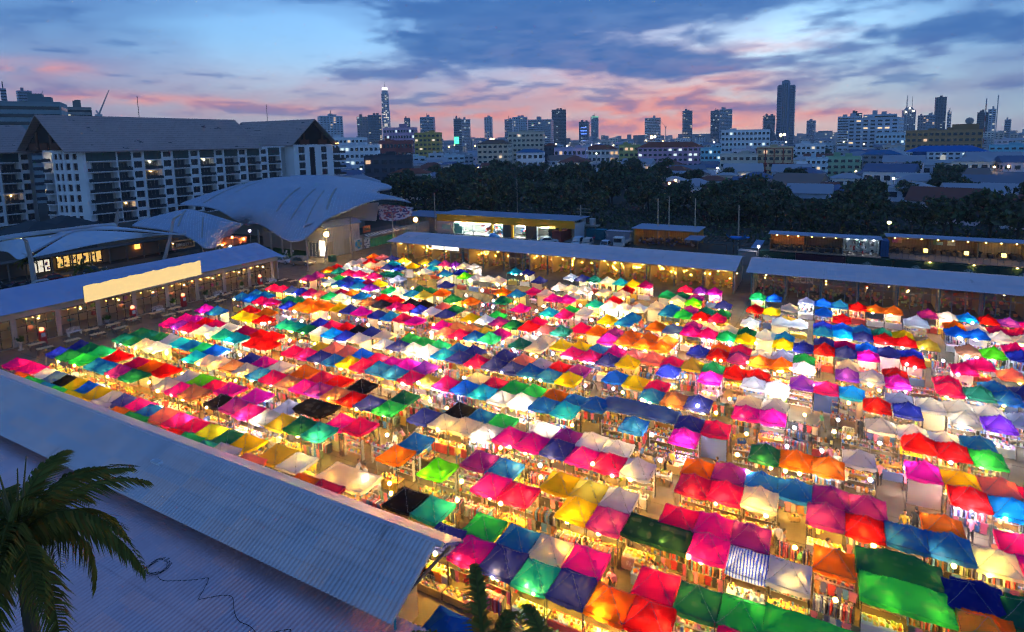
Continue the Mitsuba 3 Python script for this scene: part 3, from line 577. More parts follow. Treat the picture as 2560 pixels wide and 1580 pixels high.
# ------------------------------------------------------------------ curved roofs of the halls on the left
def curve(L, n):
    L = np.array(L, float); d = np.r_[0, np.cumsum(np.linalg.norm(np.diff(L, axis=0), axis=1))]; d /= d[-1]
    from scipy.interpolate import PchipInterpolator, CubicSpline
    t = np.linspace(0, 1, n); return np.stack([(CubicSpline(d, L[:, k])(t) * .6 + PchipInterpolator(d, L[:, k])(t) * .4) for k in range(3)], 1)
def patch(low, top, n=28, q=14, bulge=0., edge=None):
    a, b = curve(low, n), curve(top, n); v = np.linspace(0, 1, q)[None, :, None]
    P = a[:, None] * (1 - v) + b[:, None] * v; u = np.linspace(0, 1, n)[:, None]
    P[..., 2] += bulge * np.sin(np.pi * v[..., 0]) * np.sin(np.pi * u) ** .5
    if edge is not None:      # (curve, at u=0 or u=1)
        e = curve(edge[0], q); w = (1 - u if edge[1] == 0 else u) ** 3
        P += w[..., None] * (e - P[0 if edge[1] == 0 else -1])[None]
    return P
def shell(P, bsdf, thick=.22, ribs=0):
    """a sheet of real thickness, with raised standing seams running down it"""
    mb = MB(); mb.grid(P); Q = P.copy(); Q[..., 2] -= thick; mb.grid(Q[::-1])
    rim = np.concatenate([P[:, 0], P[-1, 1:], P[-2::-1, -1], P[0, -2::-1]]); r2 = rim.copy(); r2[:, 2] -= thick; mb.grid(np.stack([rim, r2], 1))
    return mb.shape(bsdf, smooth=30)
def seams(P, k, bsdf, r=.05, lo=.0, hi=1., step=2):
    mb = MB(); n, q = P.shape[:2]
    for i in range(1, n - 1, step):
        for j in range(int(q * lo), int((q - 1) * hi)):
            a, b = P[i, j], P[i, j + 1]; mb.box((0, 0, 0), (0, 0, 0)) if 0 else mb.tube(a + [0, 0, r * .5], b + [0, 0, r * .5], r, 4, cap=False)
    return mb.shape(bsdf)
def strips(P, at, bsdf, w=.5):
    mb = MB()
    for u, v0, v1 in at:
        n, q = P.shape[:2]; i = u * (n - 1); i0 = int(i); f = i - i0; L = P[i0] * (1 - f) + P[min(i0 + 1, n - 1)] * f
        L = L[int(v0 * (q - 1)):int(v1 * (q - 1)) + 1]
        t = P[min(i0 + 1, n - 1), q // 2] - P[i0, q // 2]; t /= np.linalg.norm(t); mb.grid(np.stack([L - t * w / 2 + [0, 0, .09], L + t * w / 2 + [0, 0, .09]], 1))
    return mb.shape(bsdf)
flat('hall_roof', proc(metal((.26, .31, .40), (.37, .42, .50), .12)), .5, .4, .1)
flat('hall_roof_pale', proc(metal((.42, .48, .56), (.54, .60, .66), .12)), .6, .3)
flat('strip_tan', (.34, .30, .27), .8, .2)
A_low=[(-123.7,86.2,4.8),(-108.3,81.8,4.5),(-96.1,78.6,4.2),(-90.1,79.1,8.2),(-91.1,86.6,9.6),(-93.9,99.0,10.6),(-91.9,107.9,9.0)]
A_top=[(-133.3,108.7,13.5),(-127.8,107.3,13.5),(-123.8,107.3,13.4),(-106.3,101.5,12.8),(-102.3,103.0,12.0),(-99.0,104.8,11.2),(-91.9,107.9,9.0)]
seam=[(-123.7,86.2,4.8),(-120.6,85.9,7.6),(-124.8,92.9,11.0),(-127.7,97.9,12.2),(-133.3,108.7,13.5)]
B_low=[(-153.4,88.4,8.5),(-139.2,85.5,8.8),(-131.7,84.6,8.3),(-126.4,84.3,6.8),(-123.7,86.2,4.8)]
B_top=[(-153.4,88.4,8.5),(-155.1,97.0,10.3),(-157.8,107.0,11.8),(-159.7,118.7,13.0),(-133.3,108.7,13.5)]
D_low=[(-133.3,108.7,13.5),(-127.8,107.3,13.5),(-123.8,107.3,13.4),(-106.3,101.5,12.8),(-102.3,103.0,12.0),(-99.0,104.8,11.2)]
D_top=[(-163.4,130.6,13.2),(-162.4,134.8,13.2),(-156.2,138.2,13.0),(-151.7,143.2,12.2),(-144.9,146.1,11.2),(-119.4,123.9,9.6)]
C_low=[(-132.4,66.7,7.0),(-118.2,65.0,7.0),(-114.7,66.4,6.0),(-108.2,65.6,4.5),(-114.9,74.8,3.6)]
C_top=[(-132.4,66.7,7.0),(-132.2,71.1,8.0),(-133.3,76.7,9.0),(-117.5,74.0,9.0),(-111.3,76.7,7.0)]
E_low=[(-122.7,45.1,5.0),(-120.3,48.0,5.6),(-119.4,54.2,6.2),(-118.1,59.2,6.4),(-114.7,63.7,6.6)]
E_top=[(-122.7,45.1,5.0),(-123.1,48.6,6.9),(-125.8,53.7,8.0),(-122.5,56.9,7.8),(-114.7,63.7,6.6)]
F_low=[(-123.3,44.7,5.5),(-124.5,49.2,7.2),(-126.3,53.9,8.2),(-123.9,57.6,8.1),(-112.4,65.2,6.5)]
F_top=[(-124.9,44.6,5.8),(-126.3,49.5,7.7),(-127.9,54.0,8.7),(-125.7,58.1,8.4),(-111.2,64.6,6.9)]
G_low=[(-131.3,43.3,5.8),(-130.6,43.8,5.8),(-129.4,44.3,5.6),(-125.7,44.3,4.6),(-123.5,45.2,5.4)]
G_top=[(-130.9,43.3,7.2),(-130.8,44.0,7.3),(-128.7,47.0,7.7),(-125.9,49.3,8.0),(-127.3,51.7,8.3)]
H_low=[(-132.2,43.8,7.6),(-129.1,47.8,8.2),(-126.0,51.3,8.6),(-126.5,55.8,8.6),(-125.1,59.7,8.3)]
H_top=[(-132.3,43.8,8.1),(-129.0,47.9,8.7),(-125.7,51.2,9.0),(-126.0,55.6,9.0),(-125.4,59.6,8.8)]

HL = thing('curved_roof_hall', 'large market hall under overlapping leaf shaped blue grey metal roofs', 'building')
PA = patch(A_low, A_top, 52, 16, .9, (seam, 0)); PB = patch(B_low, B_top, 44, 16, .5, (seam, 1)); PD = patch(D_low, D_top, 20, 8, .3); PC = patch(C_low, C_top, 34, 14, .9)
for P, nm in ((PA, 'roof'), (PB, 'roof'), (PD, 'roof')):
    k = part(HL, nm, shell(P, 'hall_roof')); part(k, 'standing_seam', seams(P, 0, 'hall_roof_pale', .035, step=1), kind='stuff')
k = HL + '__roof'
part(k, 'patch_strip', strips(PA, ((.18, .25, .75), (.30, .2, .8), (.42, .2, .85), (.55, .2, .9)), 'strip_tan'), kind='stuff')
part(HL + '__roof_001', 'patch_strip', strips(PB, ((.42, .1, .95), (.62, .35, .9)), 'strip_tan'), kind='stuff')
part(HL, 'wall', MB().box((-118, 86, 0), (-117.6, 118, 4.6), (.28, .24, .2)).box((-118, 86, 0), (-100, 86.3, 3.6), (.30, .27, .22)).box((-160, 96, 0), (-119, 96.3, 5.5), (.22, .19, .17)).shape('painted'))
for i, (x, y) in enumerate(((-112, 83.6), (-107, 82.6), (-102.5, 81.2), (-117, 84.2))): part(HL, 'column', MB().tube((x, y, 0), (x, y, 4.3), .2, 10, (.42, .38, .32)).shape('painted'))
P = patch([(-108.5, 97.6, 5.2), (-103, 99.5, 5.2), (-97, 101, 5.0)], [(-110, 99.5, 6.6), (-104, 104, 8.6), (-100.5, 106, 8.9)], 16, 10, -.5)
single('white_tarpaulin', MB().grid(P).shape('plaster_white', smooth=True), 'crumpled pale tarpaulin hung under the end of the curved roof', 'tarpaulin')
P = patch([(-97, 102, 5.4), (-95, 105, 4.6), (-92.6, 108.5, 5.6)], [(-99, 104, 8.6), (-96, 107, 8.2), (-93, 110, 7.4)], 16, 10, -.6)
single('clothes_netting', MB().grid(P).shape('cloth_wash', smooth=True), 'sagging sheet heaped with coloured cloth beside the pale tarpaulin', 'cloth')
H3 = thing('side_hall', 'smaller curved blue grey roof with two tan strips, left of the large hall', 'building')
k = part(H3, 'roof', shell(PC, 'hall_roof')); part(k, 'standing_seam', seams(PC, 0, 'hall_roof_pale', .035, step=1), kind='stuff'); part(k, 'patch_strip', strips(PC, ((.45, .2, .85), (.7, .2, .8)), 'strip_tan'), kind='stuff')
part(H3, 'wall', MB().box((-126, 76, 0), (-112, 76.2, 4), (.2, .17, .14)).shape('painted'))
for x, y in ((-111, 67.5), (-111.5, 70.5), (-114.2, 73)): part(H3, 'column', MB().tube((x, y, 0), (x, y, 4.2), .1, 8, (.5, .48, .44)).shape('painted'))
# name board under the side hall, its letters built as strokes
GLY = {'n': [[(.0, .8), (.15, .95), (.22, .8), (.1, .72), (.2, .1), (.45, .1), (.6, .2), (.6, .95)]], 'k': [[(.1, 0), (.1, .75), (.3, .97), (.55, .8), (.55, 0)], [(.1, .35), (.3, .3), (.3, .5), (.12, .5)]],
       'r': [[(.4, 0), (.4, .65), (.1, .7), (.12, .95), (.45, .88)]], 'g': [[(.08, 0), (.08, .7), (.3, .97), (.52, .75), (.52, 0)], [(.08, .7), (.0, .55)]], 'a': [[(.08, .8), (.25, .97), (.42, .8), (.42, 0)]],
       's': [[(.1, 0), (.1, .7), (.3, .95), (.5, .75), (.5, 0)], [(.4, .9), (.62, 1.1)], [(.3, .4), (.3, .55)]], 'u': [[(.1, .95), (.1, .2), (.3, .05), (.55, .2), (.55, .95)]], 'i': [[(.0, 1.08), (.25, 1.25), (.5, 1.08)]], 'o': [[(.1, .5), (.1, .9), (.5, .9), (.5, .1), (.1, .1), (.1, .5)]]}
def strokes(text, h, r, col, org, ux, uz):
    mb = MB(); x = 0; org, ux, uz = (np.array(q, float) for q in (org, ux, uz))
    for ch in text:
        for L in GLY.get(ch, []):
            for a, b in zip(L[:-1], L[1:]): mb.tube(org + ux * (x + a[0] * h) + uz * a[1] * h, org + ux * (x + b[0] * h) + uz * b[1] * h, r, 5, col)
        x += h * (.75 if ch != 'i' else 0)
    return mb
NB = thing('name_board', 'dark name board with pale letters in a lit cream frame under the side hall', 'sign')
part(NB, 'board', MB().box((-118.75, 66.0, 2.7), (-118.6, 70.6, 4.5), (.55, .45, .28)).box((-118.6, 66.4, 2.95), (-118.52, 70.2, 4.2), (.05, .05, .045)).shape('painted'))
part(NB, 'lettering', strokes('nkrgara', .62, .05, (.8, .78, .7), (-118.46, 66.7, 3.2), (0, 1, 0), (0, 0, 1)).shape('painted'))
wall_lamp(-118.5, 65.9, 4.2, 'warm lamp at the left edge of the dark name board', WARM2, 80)
CR_ = thing('curved_canopy', 'long curved white canopy over the dim shopfronts at the left', 'canopy')
PE = patch(E_low, E_top, 26, 8, .2); part(CR_, 'fabric', shell(PE, 'hall_roof_pale', .12)); part(CR_, 'fascia', shell(patch(F_low, F_top, 26, 4), 'hall_roof_pale', .3))
PG = patch(G_low, G_top, 22, 8, .15); CG = thing('curved_canopy', 'second curved canopy at the left edge, lower than the long white one', 'canopy'); part(CG, 'fabric', shell(PG, 'hall_roof_pale', .12)); part(CG, 'fascia', shell(patch(H_low, H_top, 22, 4), 'hall_roof_pale', .3))
for j, L in enumerate((((-122.3, 44.9, 0), (-121.5, 44.5, 5), (-120.2, 43.7, 8.2), (-116.6, 42.0, 9.3)), ((-118, 63.5, 0), (-116.4, 64.4, 5), (-115.4, 65.0, 9.4), (-111.6, 64.4, 10.6)), ((-133, 63, 6), (-131, 62.6, 8.8), (-129.2, 62, 10.4), (-127.6, 61.4, 11.2)))):
    mb = MB()
    for (a, b, r0, r1) in ((L[0], L[1], .42, .36), (L[1], L[2], .36, .28), (L[2], L[3], .28, .1)): mb.tube(a, b, r0, 4, (.5, .44, .42), r2=r1)
    single('leaning_pylon', mb.shape('painted'), ('pale leaning pylon in front of the left curved canopy', 'pale lattice pylon at the right tip of the long curved canopy', 'pale pylon tip rising behind the long curved canopy')[j], 'pylon')
SH = thing('street_shops', 'dim two storey shopfronts under the curved canopies with two lit windows', 'building')
mb = MB().box((-134.4, 34, 0), (-134, 76, 6.5), (.12, .1, .09)).box((-134, 34, 3.1), (-131, 76, 3.3), (.16, .13, .11)).box((-134, 60, 0), (-133.7, 76, 5.5), (.26, .2, .15))
for y in np.arange(35, 76, 3.2): mb.box((-131.2, y, 0), (-131, y + .2, 3.2), (.2, .17, .15))
part(SH, 'wall', mb.shape('painted'))
for j, (y0, y1, z0, z1, c, pw) in enumerate(((52.6, 60.2, .5, 2.6, (1, .58, .1), .9), (48.6, 51.6, .3, 2.5, (1, .9, .7), .8))):
    d = MB().box((-133.3, y0, z0), (-133.2, y1, z1)).shape('lampskin'); d['emitter'] = glow(c, pw); part(SH, 'lit_window', d)
    fm = MB()
    for y in np.linspace(y0, y1, 8 if j == 0 else 4): fm.box((-133.2, y - .08, z0 - .1), (-133.05, y + .08, z1 + .1), (.05, .04, .03))
    for q in range(34 if j == 0 else 8): y = rng.uniform(y0, y1 - .4); z = rng.uniform(z0, z1 - .4); fm.box((-133.18, y, z), (-133.1, y + rng.uniform(.1, .4), z + rng.uniform(.1, .5)), BR(.05, .5))
    part(SH, 'window_frame', fm.shape('painted'))
    part(SH, 'fascia', MB().box((-133.2, y0 - .3, z1 + .1), (-132.8, y1 + .3, z1 + .55), (.05, .045, .04)).shape('painted'))
lm = MB().box((-133.5, 66.6, 1.7), (-133.3, 67.6, 2.9)); d = lm.shape('lampskin'); d['emitter'] = glow((1, .38, .06), 3.2); single('orange_doorway', d, 'small glowing orange doorway in the dim brown wall at the left', 'doorway')
wall_lamp(-131.4, 51.9, 3.0, 'small warm lamp over the left street shopfronts', WARM, 60)
OS = thing('lit_gateway', 'gateway lit by orange spots under the small curved roof', 'gateway')
part(OS, 'panel', MB().box((-112.6, 72.4, 3.3), (-108.8, 75.6, 4.6), (.5, .12, .05), rz=0).box((-112.4, 72.6, 0), (-112, 75.4, 3.3), (.3, .12, .06)).shape('painted'))
for j, (x, y, z) in enumerate(((-112.0, 72.2, 4.2), (-109.5, 72.9, 4.9), (-108.4, 74.6, 4.2), (-111.6, 72.0, 3.2))): part(OS, 'spot', lamp_shape(MB().ball((x, y, z), .13), SODIUM, 150, smooth=True))
part(OS, 'blue_spot', lamp_shape(MB().ball((-109.8, 72.5, 3.0), .12), (.6, .8, 1), 120, smooth=True))
PL = thing('violet_lamp', 'violet white spot lamp on a post by the orange lit gateway', 'lamp'); part(PL, 'post', MB().tube((-106.8, 75, 0), (-106.8, 75, 5.9), .06, 6, (.2, .2, .2)).shape('painted')); part(PL, 'bulb', lamp_shape(MB().ball((-106.8, 75, 6), .2), (.75, .6, 1), 180, smooth=True))
# ------------------------------------------------------------------ corner building by the entrance
CB = thing('corner_building', 'two storey tan clad corner building with arched roof and glass door', 'building')
part(CB, 'wall', MB().box((-98.4, 82, 0), (-92.8, 91.4, 6.3), (.52, .44, .33)).shape('clad'))
P = []
for t in np.linspace(0, 1, 9): P.append([(-98.9 + 6.5 * t, 81.6, 6.35 + 1.0 * math.sin(t * math.pi)), (-98.9 + 6.5 * t, 91.8, 6.35 + 1.0 * math.sin(t * math.pi))])
part(CB, 'roof', shell(np.array(P), 'hall_roof', .15))
for i in range(6): part(CB, 'cladding_panel', MB().box((-92.79, 82.2 + i * 1.54, 3.3), (-92.72, 83.66 + i * 1.54, 6.2), (.56, .47, .35)).shape('clad'))
for i in range(6): part(CB, 'cladding_panel', MB().box((-92.79, 82.2 + i * 1.54, .1), (-92.73, 83.66 + i * 1.54, 3.2), (.58, .5, .36) if i % 3 else (.45, .36, .2)).shape('clad'))
d = part(CB, 'door', MB().box((-97.9, 81.93, .1), (-95.0, 81.99, 3.0), (.1, .12, .13)).shape('gloss_vc')); fm = MB()
for x in (-97.9, -96.9, -95.9, -95.0): fm.box((x - .06, 81.85, .1), (x + .06, 81.93, 3.1), (.6, .56, .48))
part(d, 'frame', fm.shape('painted'))
part(CB, 'upper_window', MB().box((-97.9, 81.95, 3.4), (-93.2, 81.99, 5.4), (.5, .45, .4)).shape('painted'))
LB = thing('lit_board', 'tall bright white lit board at the corner building', 'sign'); d = MB().box((-94.3, 81.6, .5), (-92.9, 81.75, 3.6)).shape('lampskin'); d['emitter'] = glow((1, .85, .6), 9); part(LB, 'face', d); part(LB, 'frame', MB().box((-94.36, 81.76, .4), (-92.84, 81.84, 3.7), (.2, .2, .2)).shape('painted'))
WL = thing('yard_wall', 'tan yard wall with green netting and striped awning beyond the corner building', 'wall')
part(WL, 'wall', MB().box((-93.6, 91.4, 0), (-93.2, 116, 3.2), (.48, .38, .27)).box((-99, 95, 2.9), (-93.2, 108, 3.1), (.12, .1, .09)).box((-93.3, 104, 0), (-88.8, 104.3, 3.0), (.5, .4, .28)).shape('clad'))
part(WL, 'netting', MB().grid(np.stack([np.stack([np.full(20, -92.9) + .08 * np.sin(np.arange(20) * 1.3), np.linspace(93.2, 102.6, 20), np.full(20, .1)], -1), np.stack([np.full(20, -92.85), np.linspace(93.2, 102.6, 20), np.full(20, 2.0)], -1)], 1)).shape('net_green', smooth=True))
mb = MB()
for i in range(24): mb.quad((-93.1, 92.6 + i * .46, 3.2), (-91.9, 92.6 + i * .46, 2.75), (-91.9, 93.06 + i * .46, 2.75), (-93.1, 93.06 + i * .46, 3.2), (.75, .7, .6) if i % 2 else (.12, .1, .09))
part(WL, 'awning', mb.shape('painted'))
for j, (y0, y1, c) in enumerate(((92.0, 94.2, 'poster_blue'), (94.9, 96.6, 'poster_white'))): single('banner', MB().box((-92.55, y0 - 2.6, .2), (-92.45, y1 - 2.6, 2.7)).shape(c), ('round blue picture banner on the tan wall by the market', 'pale banner with dark print next to the round blue one')[j], 'banner')
single('orange_sign', MB().box((-92.9, 92.5, 3.7), (-92.7, 94.6, 5.2), (.75, .16, .05)).box((-92.7, 92.8, 4.2), (-92.66, 94.3, 4.75), (.1, .05, .03)).shape('painted'), 'orange sign board above the striped awning', 'sign')
flat('clad', proc(lambda p, n, uv: unpack(p, n, uv) * (.78 + .3 * fbm(p.x * 1.5, p.y * 1.5, p.z * .5, 3)) * (1 - .25 * smoothstep(.93, .99, dr.abs(dr.sin((p.x + p.y) * 7))))), .7, .25)
VC.add('clad')
flat('net_green', proc(lambda p, n, uv: mix((.015, .12, .07), (.04, .3, .17), fbm(p.y * 2, p.z * 2))), .8, .2)
flat('cloth_wash', proc(lambda p, n, uv: mix(mix((.5, .5, .55), (.35, .08, .12), smoothstep(.55, .6, noise(p.x * 2, p.y * 2, p.z * 2))), (.06, .07, .2), smoothstep(.6, .65, noise(p.x * 2 + 9, p.y * 2, p.z * 3)))), .9, .1)
flat('poster_blue', proc(lambda p, n, uv: mix((.7, .65, .5), mix((.02, .25, .4), (.5, .5, .2), smoothstep(.5, .55, noise(p.y * 3, p.z * 3))), smoothstep(1.0, .94, dr.sqrt(dr.square(p.y - 90.5) + dr.square(p.z - 1.5))))), .6, .3)
flat('poster_white', proc(lambda p, n, uv: mix((.75, .7, .6), (.1, .1, .15), smoothstep(.62, .66, noise(p.y * 4, p.z * 6)))), .6, .3)
def street_lamp(name, label, x, y, h, rgb_, pw, lean=(0, 0), r=.17, col=(.3, .26, .2)):
    k = thing(name, label, 'street lamp'); part(k, 'pole', MB().tube((x, y, 0), (x + lean[0], y + lean[1], h), .11, 7, col, r2=.07).shape('painted'))
    part(k, 'lamp', lamp_shape(MB().ball((x + lean[0], y + lean[1] - .1, h - .1), r), rgb_, pw, smooth=True)); return k
street_lamp('street_lamp', 'bright warm street lamp beside the lit board at the corner building', -88.6, 77.6, 5.6, WARM2, 198, (-1.6, 2.4), .5)
street_lamp('street_lamp', 'bright warm street lamp at the end of the tan yard wall', -86.8, 103.4, 5.8, WARM, 198, (.6, -.8), .5)
street_lamp('street_lamp', 'yellow street lamp standing above the container terraces at the right', 10.6, 130, 6.3, (1, .8, .2), 170, r=.3)
def pole(label, x, y, h, col=(.42, .34, .26)): single('utility_pole', MB().tube((x, y, 0), (x, y, h), .16, 8, col, r2=.11).tube((x - .7, y, h - .8), (x + .7, y, h - .8), .05, 5, (.2, .18, .16)).shape('painted'), label, 'pole')
pole('concrete pole between the parked cars and the market', -86.9, 72.2, 6.6); pole('dark pole in front of the corner building wall', -89.4, 85.6, 8.3, (.2, .17, .14)); pole('pole at the striped awning', -91, 100, 7.4)
pole('tall thin pole left of the orange workshop', -91.9, 117, 10.5); pole('tall pole rising from the trees behind the workshop', -86, 150, 12); pole('tall pole behind the lorries, left of three', -34.6, 124, 10.2); pole('middle one of three tall poles behind the lorries', -32.2, 124.5, 10.6); pole('right one of three tall poles behind the lorries', -26.4, 124.5, 10.4); pole('tall pole beside the blue shade sail', -16.9, 122, 9.5)
# ------------------------------------------------------------------ apartment block on the left
def tiles(p, n, uv):
    r = dr.sin(p.z * 9.0); g = fbm(p.x * .25, p.y * .25, p.z * .4, 4); b = cell_rand(dr.floor((p.x + p.y) * .9), dr.floor(p.z * 1.45), 2)
    w = smoothstep(.80, .84, fbm(p.x * .12, p.y * .35, p.z * .9, 4) + .12 * b)
    return mix(mix((.35, .25, .225), (.47, .355, .32), .6 * g + .4 * b), (.06, .06, .08), w) * (1 - .22 * smoothstep(.4, .95, r))
flat('roof_tiles', proc(tiles), .85, .2)
APT = thing('apartment_block', 'white seven storey apartment block with steep brown tiled gable roofs and dark balconies', 'apartment block')
FH, NF, Z0 = 3.2, 7, .4
def wing(ox, oy, ang, L, mods, seed, top_glass=True, slabs=True):
    """a facade of length L starting at (ox, oy); ang = direction of its run; outward is to the right of the run"""
    r = random.Random(seed); c, s = math.cos(ang), math.sin(ang)
    M = T().translate([ox, oy, 0]) @ T().rotate([0, 0, 1], math.degrees(ang))
    wallm, rail, dark, slab = MB(), MB(), MB(), MB(); W = (.88, .86, .86)
    H = Z0 + NF * FH
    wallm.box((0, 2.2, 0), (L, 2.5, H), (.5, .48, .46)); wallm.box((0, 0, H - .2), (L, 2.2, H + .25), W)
    x = 0.0; ends = []
    for kind, w in mods:
        if x + w > L + .01: break
        if kind == 'p': wallm.box((x, -.12, 0), (x + w, 2.2, H - .2), W)
        elif kind == 'w':
            for f in range(NF):
                z = Z0 + f * FH; wallm.box((x, .0, z - .5), (x + w, .5, z + .62), W)
                k = part(APT, 'window', MB().box((x, .42, z + .62), (x + w, .46, z + FH - .5), (.03, .035, .045)).shape('gloss_vc'), M)
                fm = MB(); zz = (z + .62, z + FH - .5)
                for q in (x, x + w / 2 - .04, x + w - .1): fm.box((q, .3, zz[0]), (q + .1, .42, zz[1]), (.14, .09, .09))
                fm.box((x, .3, zz[0]), (x + w, .42, zz[0] + .1), (.14, .09, .09)); fm.box((x, .3, zz[1] - .1), (x + w, .42, zz[1]), (.14, .09, .09))
                part(k, 'frame', fm.shape('painted'), M)
                if r.random() < .035: d = MB().box((x + .1, .38, z + .8), (x + w - .1, .40, z + FH - .7)).shape('lampskin'); d['emitter'] = glow((1, .55, .12), .7); part(k, 'lit_pane', d, M)
            wallm.box((x, 0, H - .9), (x + w, .5, H - .2), W)
        else:
            for f in range(NF):
                z = Z0 + f * FH
                part(APT, 'slab', MB().box((x - .05, -.75, z - .32), (x + w + .05, 2.2, z - .02), (.82, .80, .80)).shape('white_wall'), M); top = top_glass and f == NF - 1
                if top:
                    g = part(APT, 'window', MB().box((x, -.05, z), (x + w, .0, z + FH - .25), (.03, .07, .07)).shape('gloss_vc'), M); fm = MB()
                    for q in np.linspace(x, x + w, 6): fm.box((q - .05, -.12, z), (q + .05, -.05, z + FH - .2), (.05, .055, .06))
                    fm.box((x, -.12, z + 1.7), (x + w, -.05, z + 1.8), (.05, .055, .06)); part(g, 'frame', fm.shape('painted'), M); continue
                g = part(APT, 'balcony_door', MB().box((x + w * .25, 2.08, z), (x + w * .9, 2.16, z + 2.5), (.04, .045, .055)).shape('gloss_vc'), M); fm = MB()
                for q in np.linspace(x + w * .25, x + w * .9, 4): fm.box((q - .04, 2.0, z), (q + .04, 2.08, z + 2.5), (.3, .28, .27))
                part(g, 'frame', fm.shape('painted'), M)
                rl = MB(); rl.box((x, -.72, z + .95), (x + w, -.66, z + 1.03), (.04, .035, .035)); rl.box((x, -.70, z + .02), (x + w, -.68, z + .90), (.05, .05, .055))
                for q in np.arange(x, x + w, .5): rl.box((q, -.73, z), (q + .05, -.67, z + .98), (.03, .03, .03))
                if r.random() < .25:
                    for q in range(9): rl.ball((x + r.uniform(.3, w - .3), -.45, z + r.uniform(.4, 1.1)), r.uniform(.15, .3), (.03, .06, .025), 0)
                part(APT, 'balcony_rail', rl.shape('painted'), M)
                if r.random() < .09: part(APT, 'balcony_lamp', lamp_shape(MB().ball((x + w * .5, 1.7, z + 2.3), .16), (1, .62, .2) if r.random() < .7 else (1, .95, .6), 55, smooth=True), M)
        x += w
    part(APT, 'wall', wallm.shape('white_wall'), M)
VC.add('white_wall')
flat('white_wall', proc(lambda p, n, uv: unpack(p, n, uv) * (.90 + .18 * fbm(p.x * .4, p.y * .4, p.z * .15, 3))), .8, .25)
MOD = [('p', .7), ('w', 2.5), ('p', .7), ('b', 5.2)]
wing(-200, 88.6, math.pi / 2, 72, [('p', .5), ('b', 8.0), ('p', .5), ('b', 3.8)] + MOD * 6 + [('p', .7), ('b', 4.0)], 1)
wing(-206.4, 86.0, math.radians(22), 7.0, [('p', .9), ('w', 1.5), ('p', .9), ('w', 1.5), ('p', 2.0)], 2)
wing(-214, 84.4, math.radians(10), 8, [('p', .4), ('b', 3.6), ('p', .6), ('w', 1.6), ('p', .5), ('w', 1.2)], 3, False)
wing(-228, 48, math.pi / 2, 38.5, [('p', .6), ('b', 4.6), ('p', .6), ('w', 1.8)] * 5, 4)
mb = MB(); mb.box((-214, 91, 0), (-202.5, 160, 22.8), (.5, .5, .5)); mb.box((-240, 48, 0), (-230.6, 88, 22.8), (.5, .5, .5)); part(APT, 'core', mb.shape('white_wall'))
# gable block at the right end
mb = MB(); H2 = 23.6; W = (.88, .86, .86)
mb.box((-240, 160.4, 0), (-197.0, 181, H2), W); part(APT, 'end_wall', mb.shape('white_wall'))
for z in range(7):
    zz = .9 + z * 3.2
    for y0, y1 in ((163.0, 165.7), (174.6, 177.2)):
        k = part(APT, 'window', MB().box((-197.0, y0, zz), (-196.94, y1, zz + 2.5), (.03, .035, .045)).shape('gloss_vc')); fm = MB()
        for q in (y0, (y0 + y1) / 2, y1): fm.box((-196.94, q - .07, zz), (-196.86, q + .07, zz + 2.5), (.12, .08, .08))
        part(k, 'frame', fm.shape('painted'))
    part(APT, 'slab', MB().box((-206, 181, zz - .9), (-196.2, 187.5, zz - .55), (.7, .69, .7)).shape('white_wall'))
    part(APT, 'balcony_rail', MB().box((-196.3, 181.2, zz - .5), (-196.2, 187.4, zz + .45), (.05, .05, .055)).box((-206, 187.3, zz - .5), (-196.2, 187.4, zz + .45), (.05, .05, .055)).shape('painted'))
    part(APT, 'window', MB().box((-199.4, 181.4, zz - .4), (-199.3, 187, zz + 1.9), (.04, .045, .055)).shape('gloss_vc'))
part(APT, 'dark_strip', MB().box((-197.0, 168.4, 0), (-196.9, 171.0, 22.4), (.035, .03, .03)).shape('painted'))
def gable(parent, ridge0, ridge1, half, ze, zr, along, over=1.2):
    """gable roof from ridge0 to ridge1 along axis 'x' or 'y'"""
    (a, c), (b, _) = ridge0, ridge1; mb = MB(); N = 14
    def pt(t, s, z): return (c + s * half, a + (b - a) * t, z) if along == 'y' else (a + (b - a) * t, c + s * half, z)
    for s in (-1, 1):
        g = [[pt(t, s * q, zr + (ze - zr) * q) for q in np.linspace(0, 1, 4)] for t in np.linspace(0, 1, N)]; mb.grid(g)
        g2 = [[(x, y, z - .35) for x, y, z in row] for row in g]; mb.grid(g2)
        for t in (0, -1): mb.grid([g[t], g2[t]])
        mb.grid([[row[-1] for row in g], [row[-1] for row in g2]])
    return part(parent, 'roof', mb.shape('roof_tiles', smooth=30))
gable(APT, (83.2, -213.2), (147, -213.2), 15, 22.6, 33.8, 'y'); gable(APT, (-243, 170.7), (-195.2, 170.7), 12.2, 23.4, 34.2, 'x'); gable(APT, (40, -240), (90, -240), 13.8, 22.7, 31.4, 'y')
part(APT, 'roof_vent_strip', MB().quad((-210.9, 93, 32.0), (-210.9, 128, 32.0), (-209.6, 128, 31.05), (-209.6, 93, 31.05), (.05, .05, .06)).shape('painted'))
mb = MB()       # timber filled gable ends, set back under the barge boards
mb.add([(-226.4, 85.0, 23.1), (-200.2, 85.0, 23.1), (-213.2, 85.0, 32.4)], [[0, 1, 2]], (.035, .022, .016)); mb.add([(-197.2, 160.2, 23.6), (-197.2, 181.2, 23.6), (-197.2, 170.7, 33)], [[0, 1, 2]], (.035, .022, .016))
for x in (-217.5, -209): mb.box((x - .5, 84.5, 23.1), (x + .5, 84.9, 28.6), (.16, .07, .035))
for x in (-220, -213.2, -206.4): mb.box((x - 2.2, 84.4, 23.1), (x + 2.2, 84.9, 25.2), (.15, .055, .03))
for y in (166, 175.4): mb.box((-197.1, y - .4, 23.6), (-196.7, y + .4, 28.2), (.16, .07, .035)); mb.box((-197.1, y - 2.2, 23.6), (-196.6, y + 2.2, 25.6), (.16, .055, .03))
part(APT, 'gable_timber', mb.shape('painted'), kind='stuff')
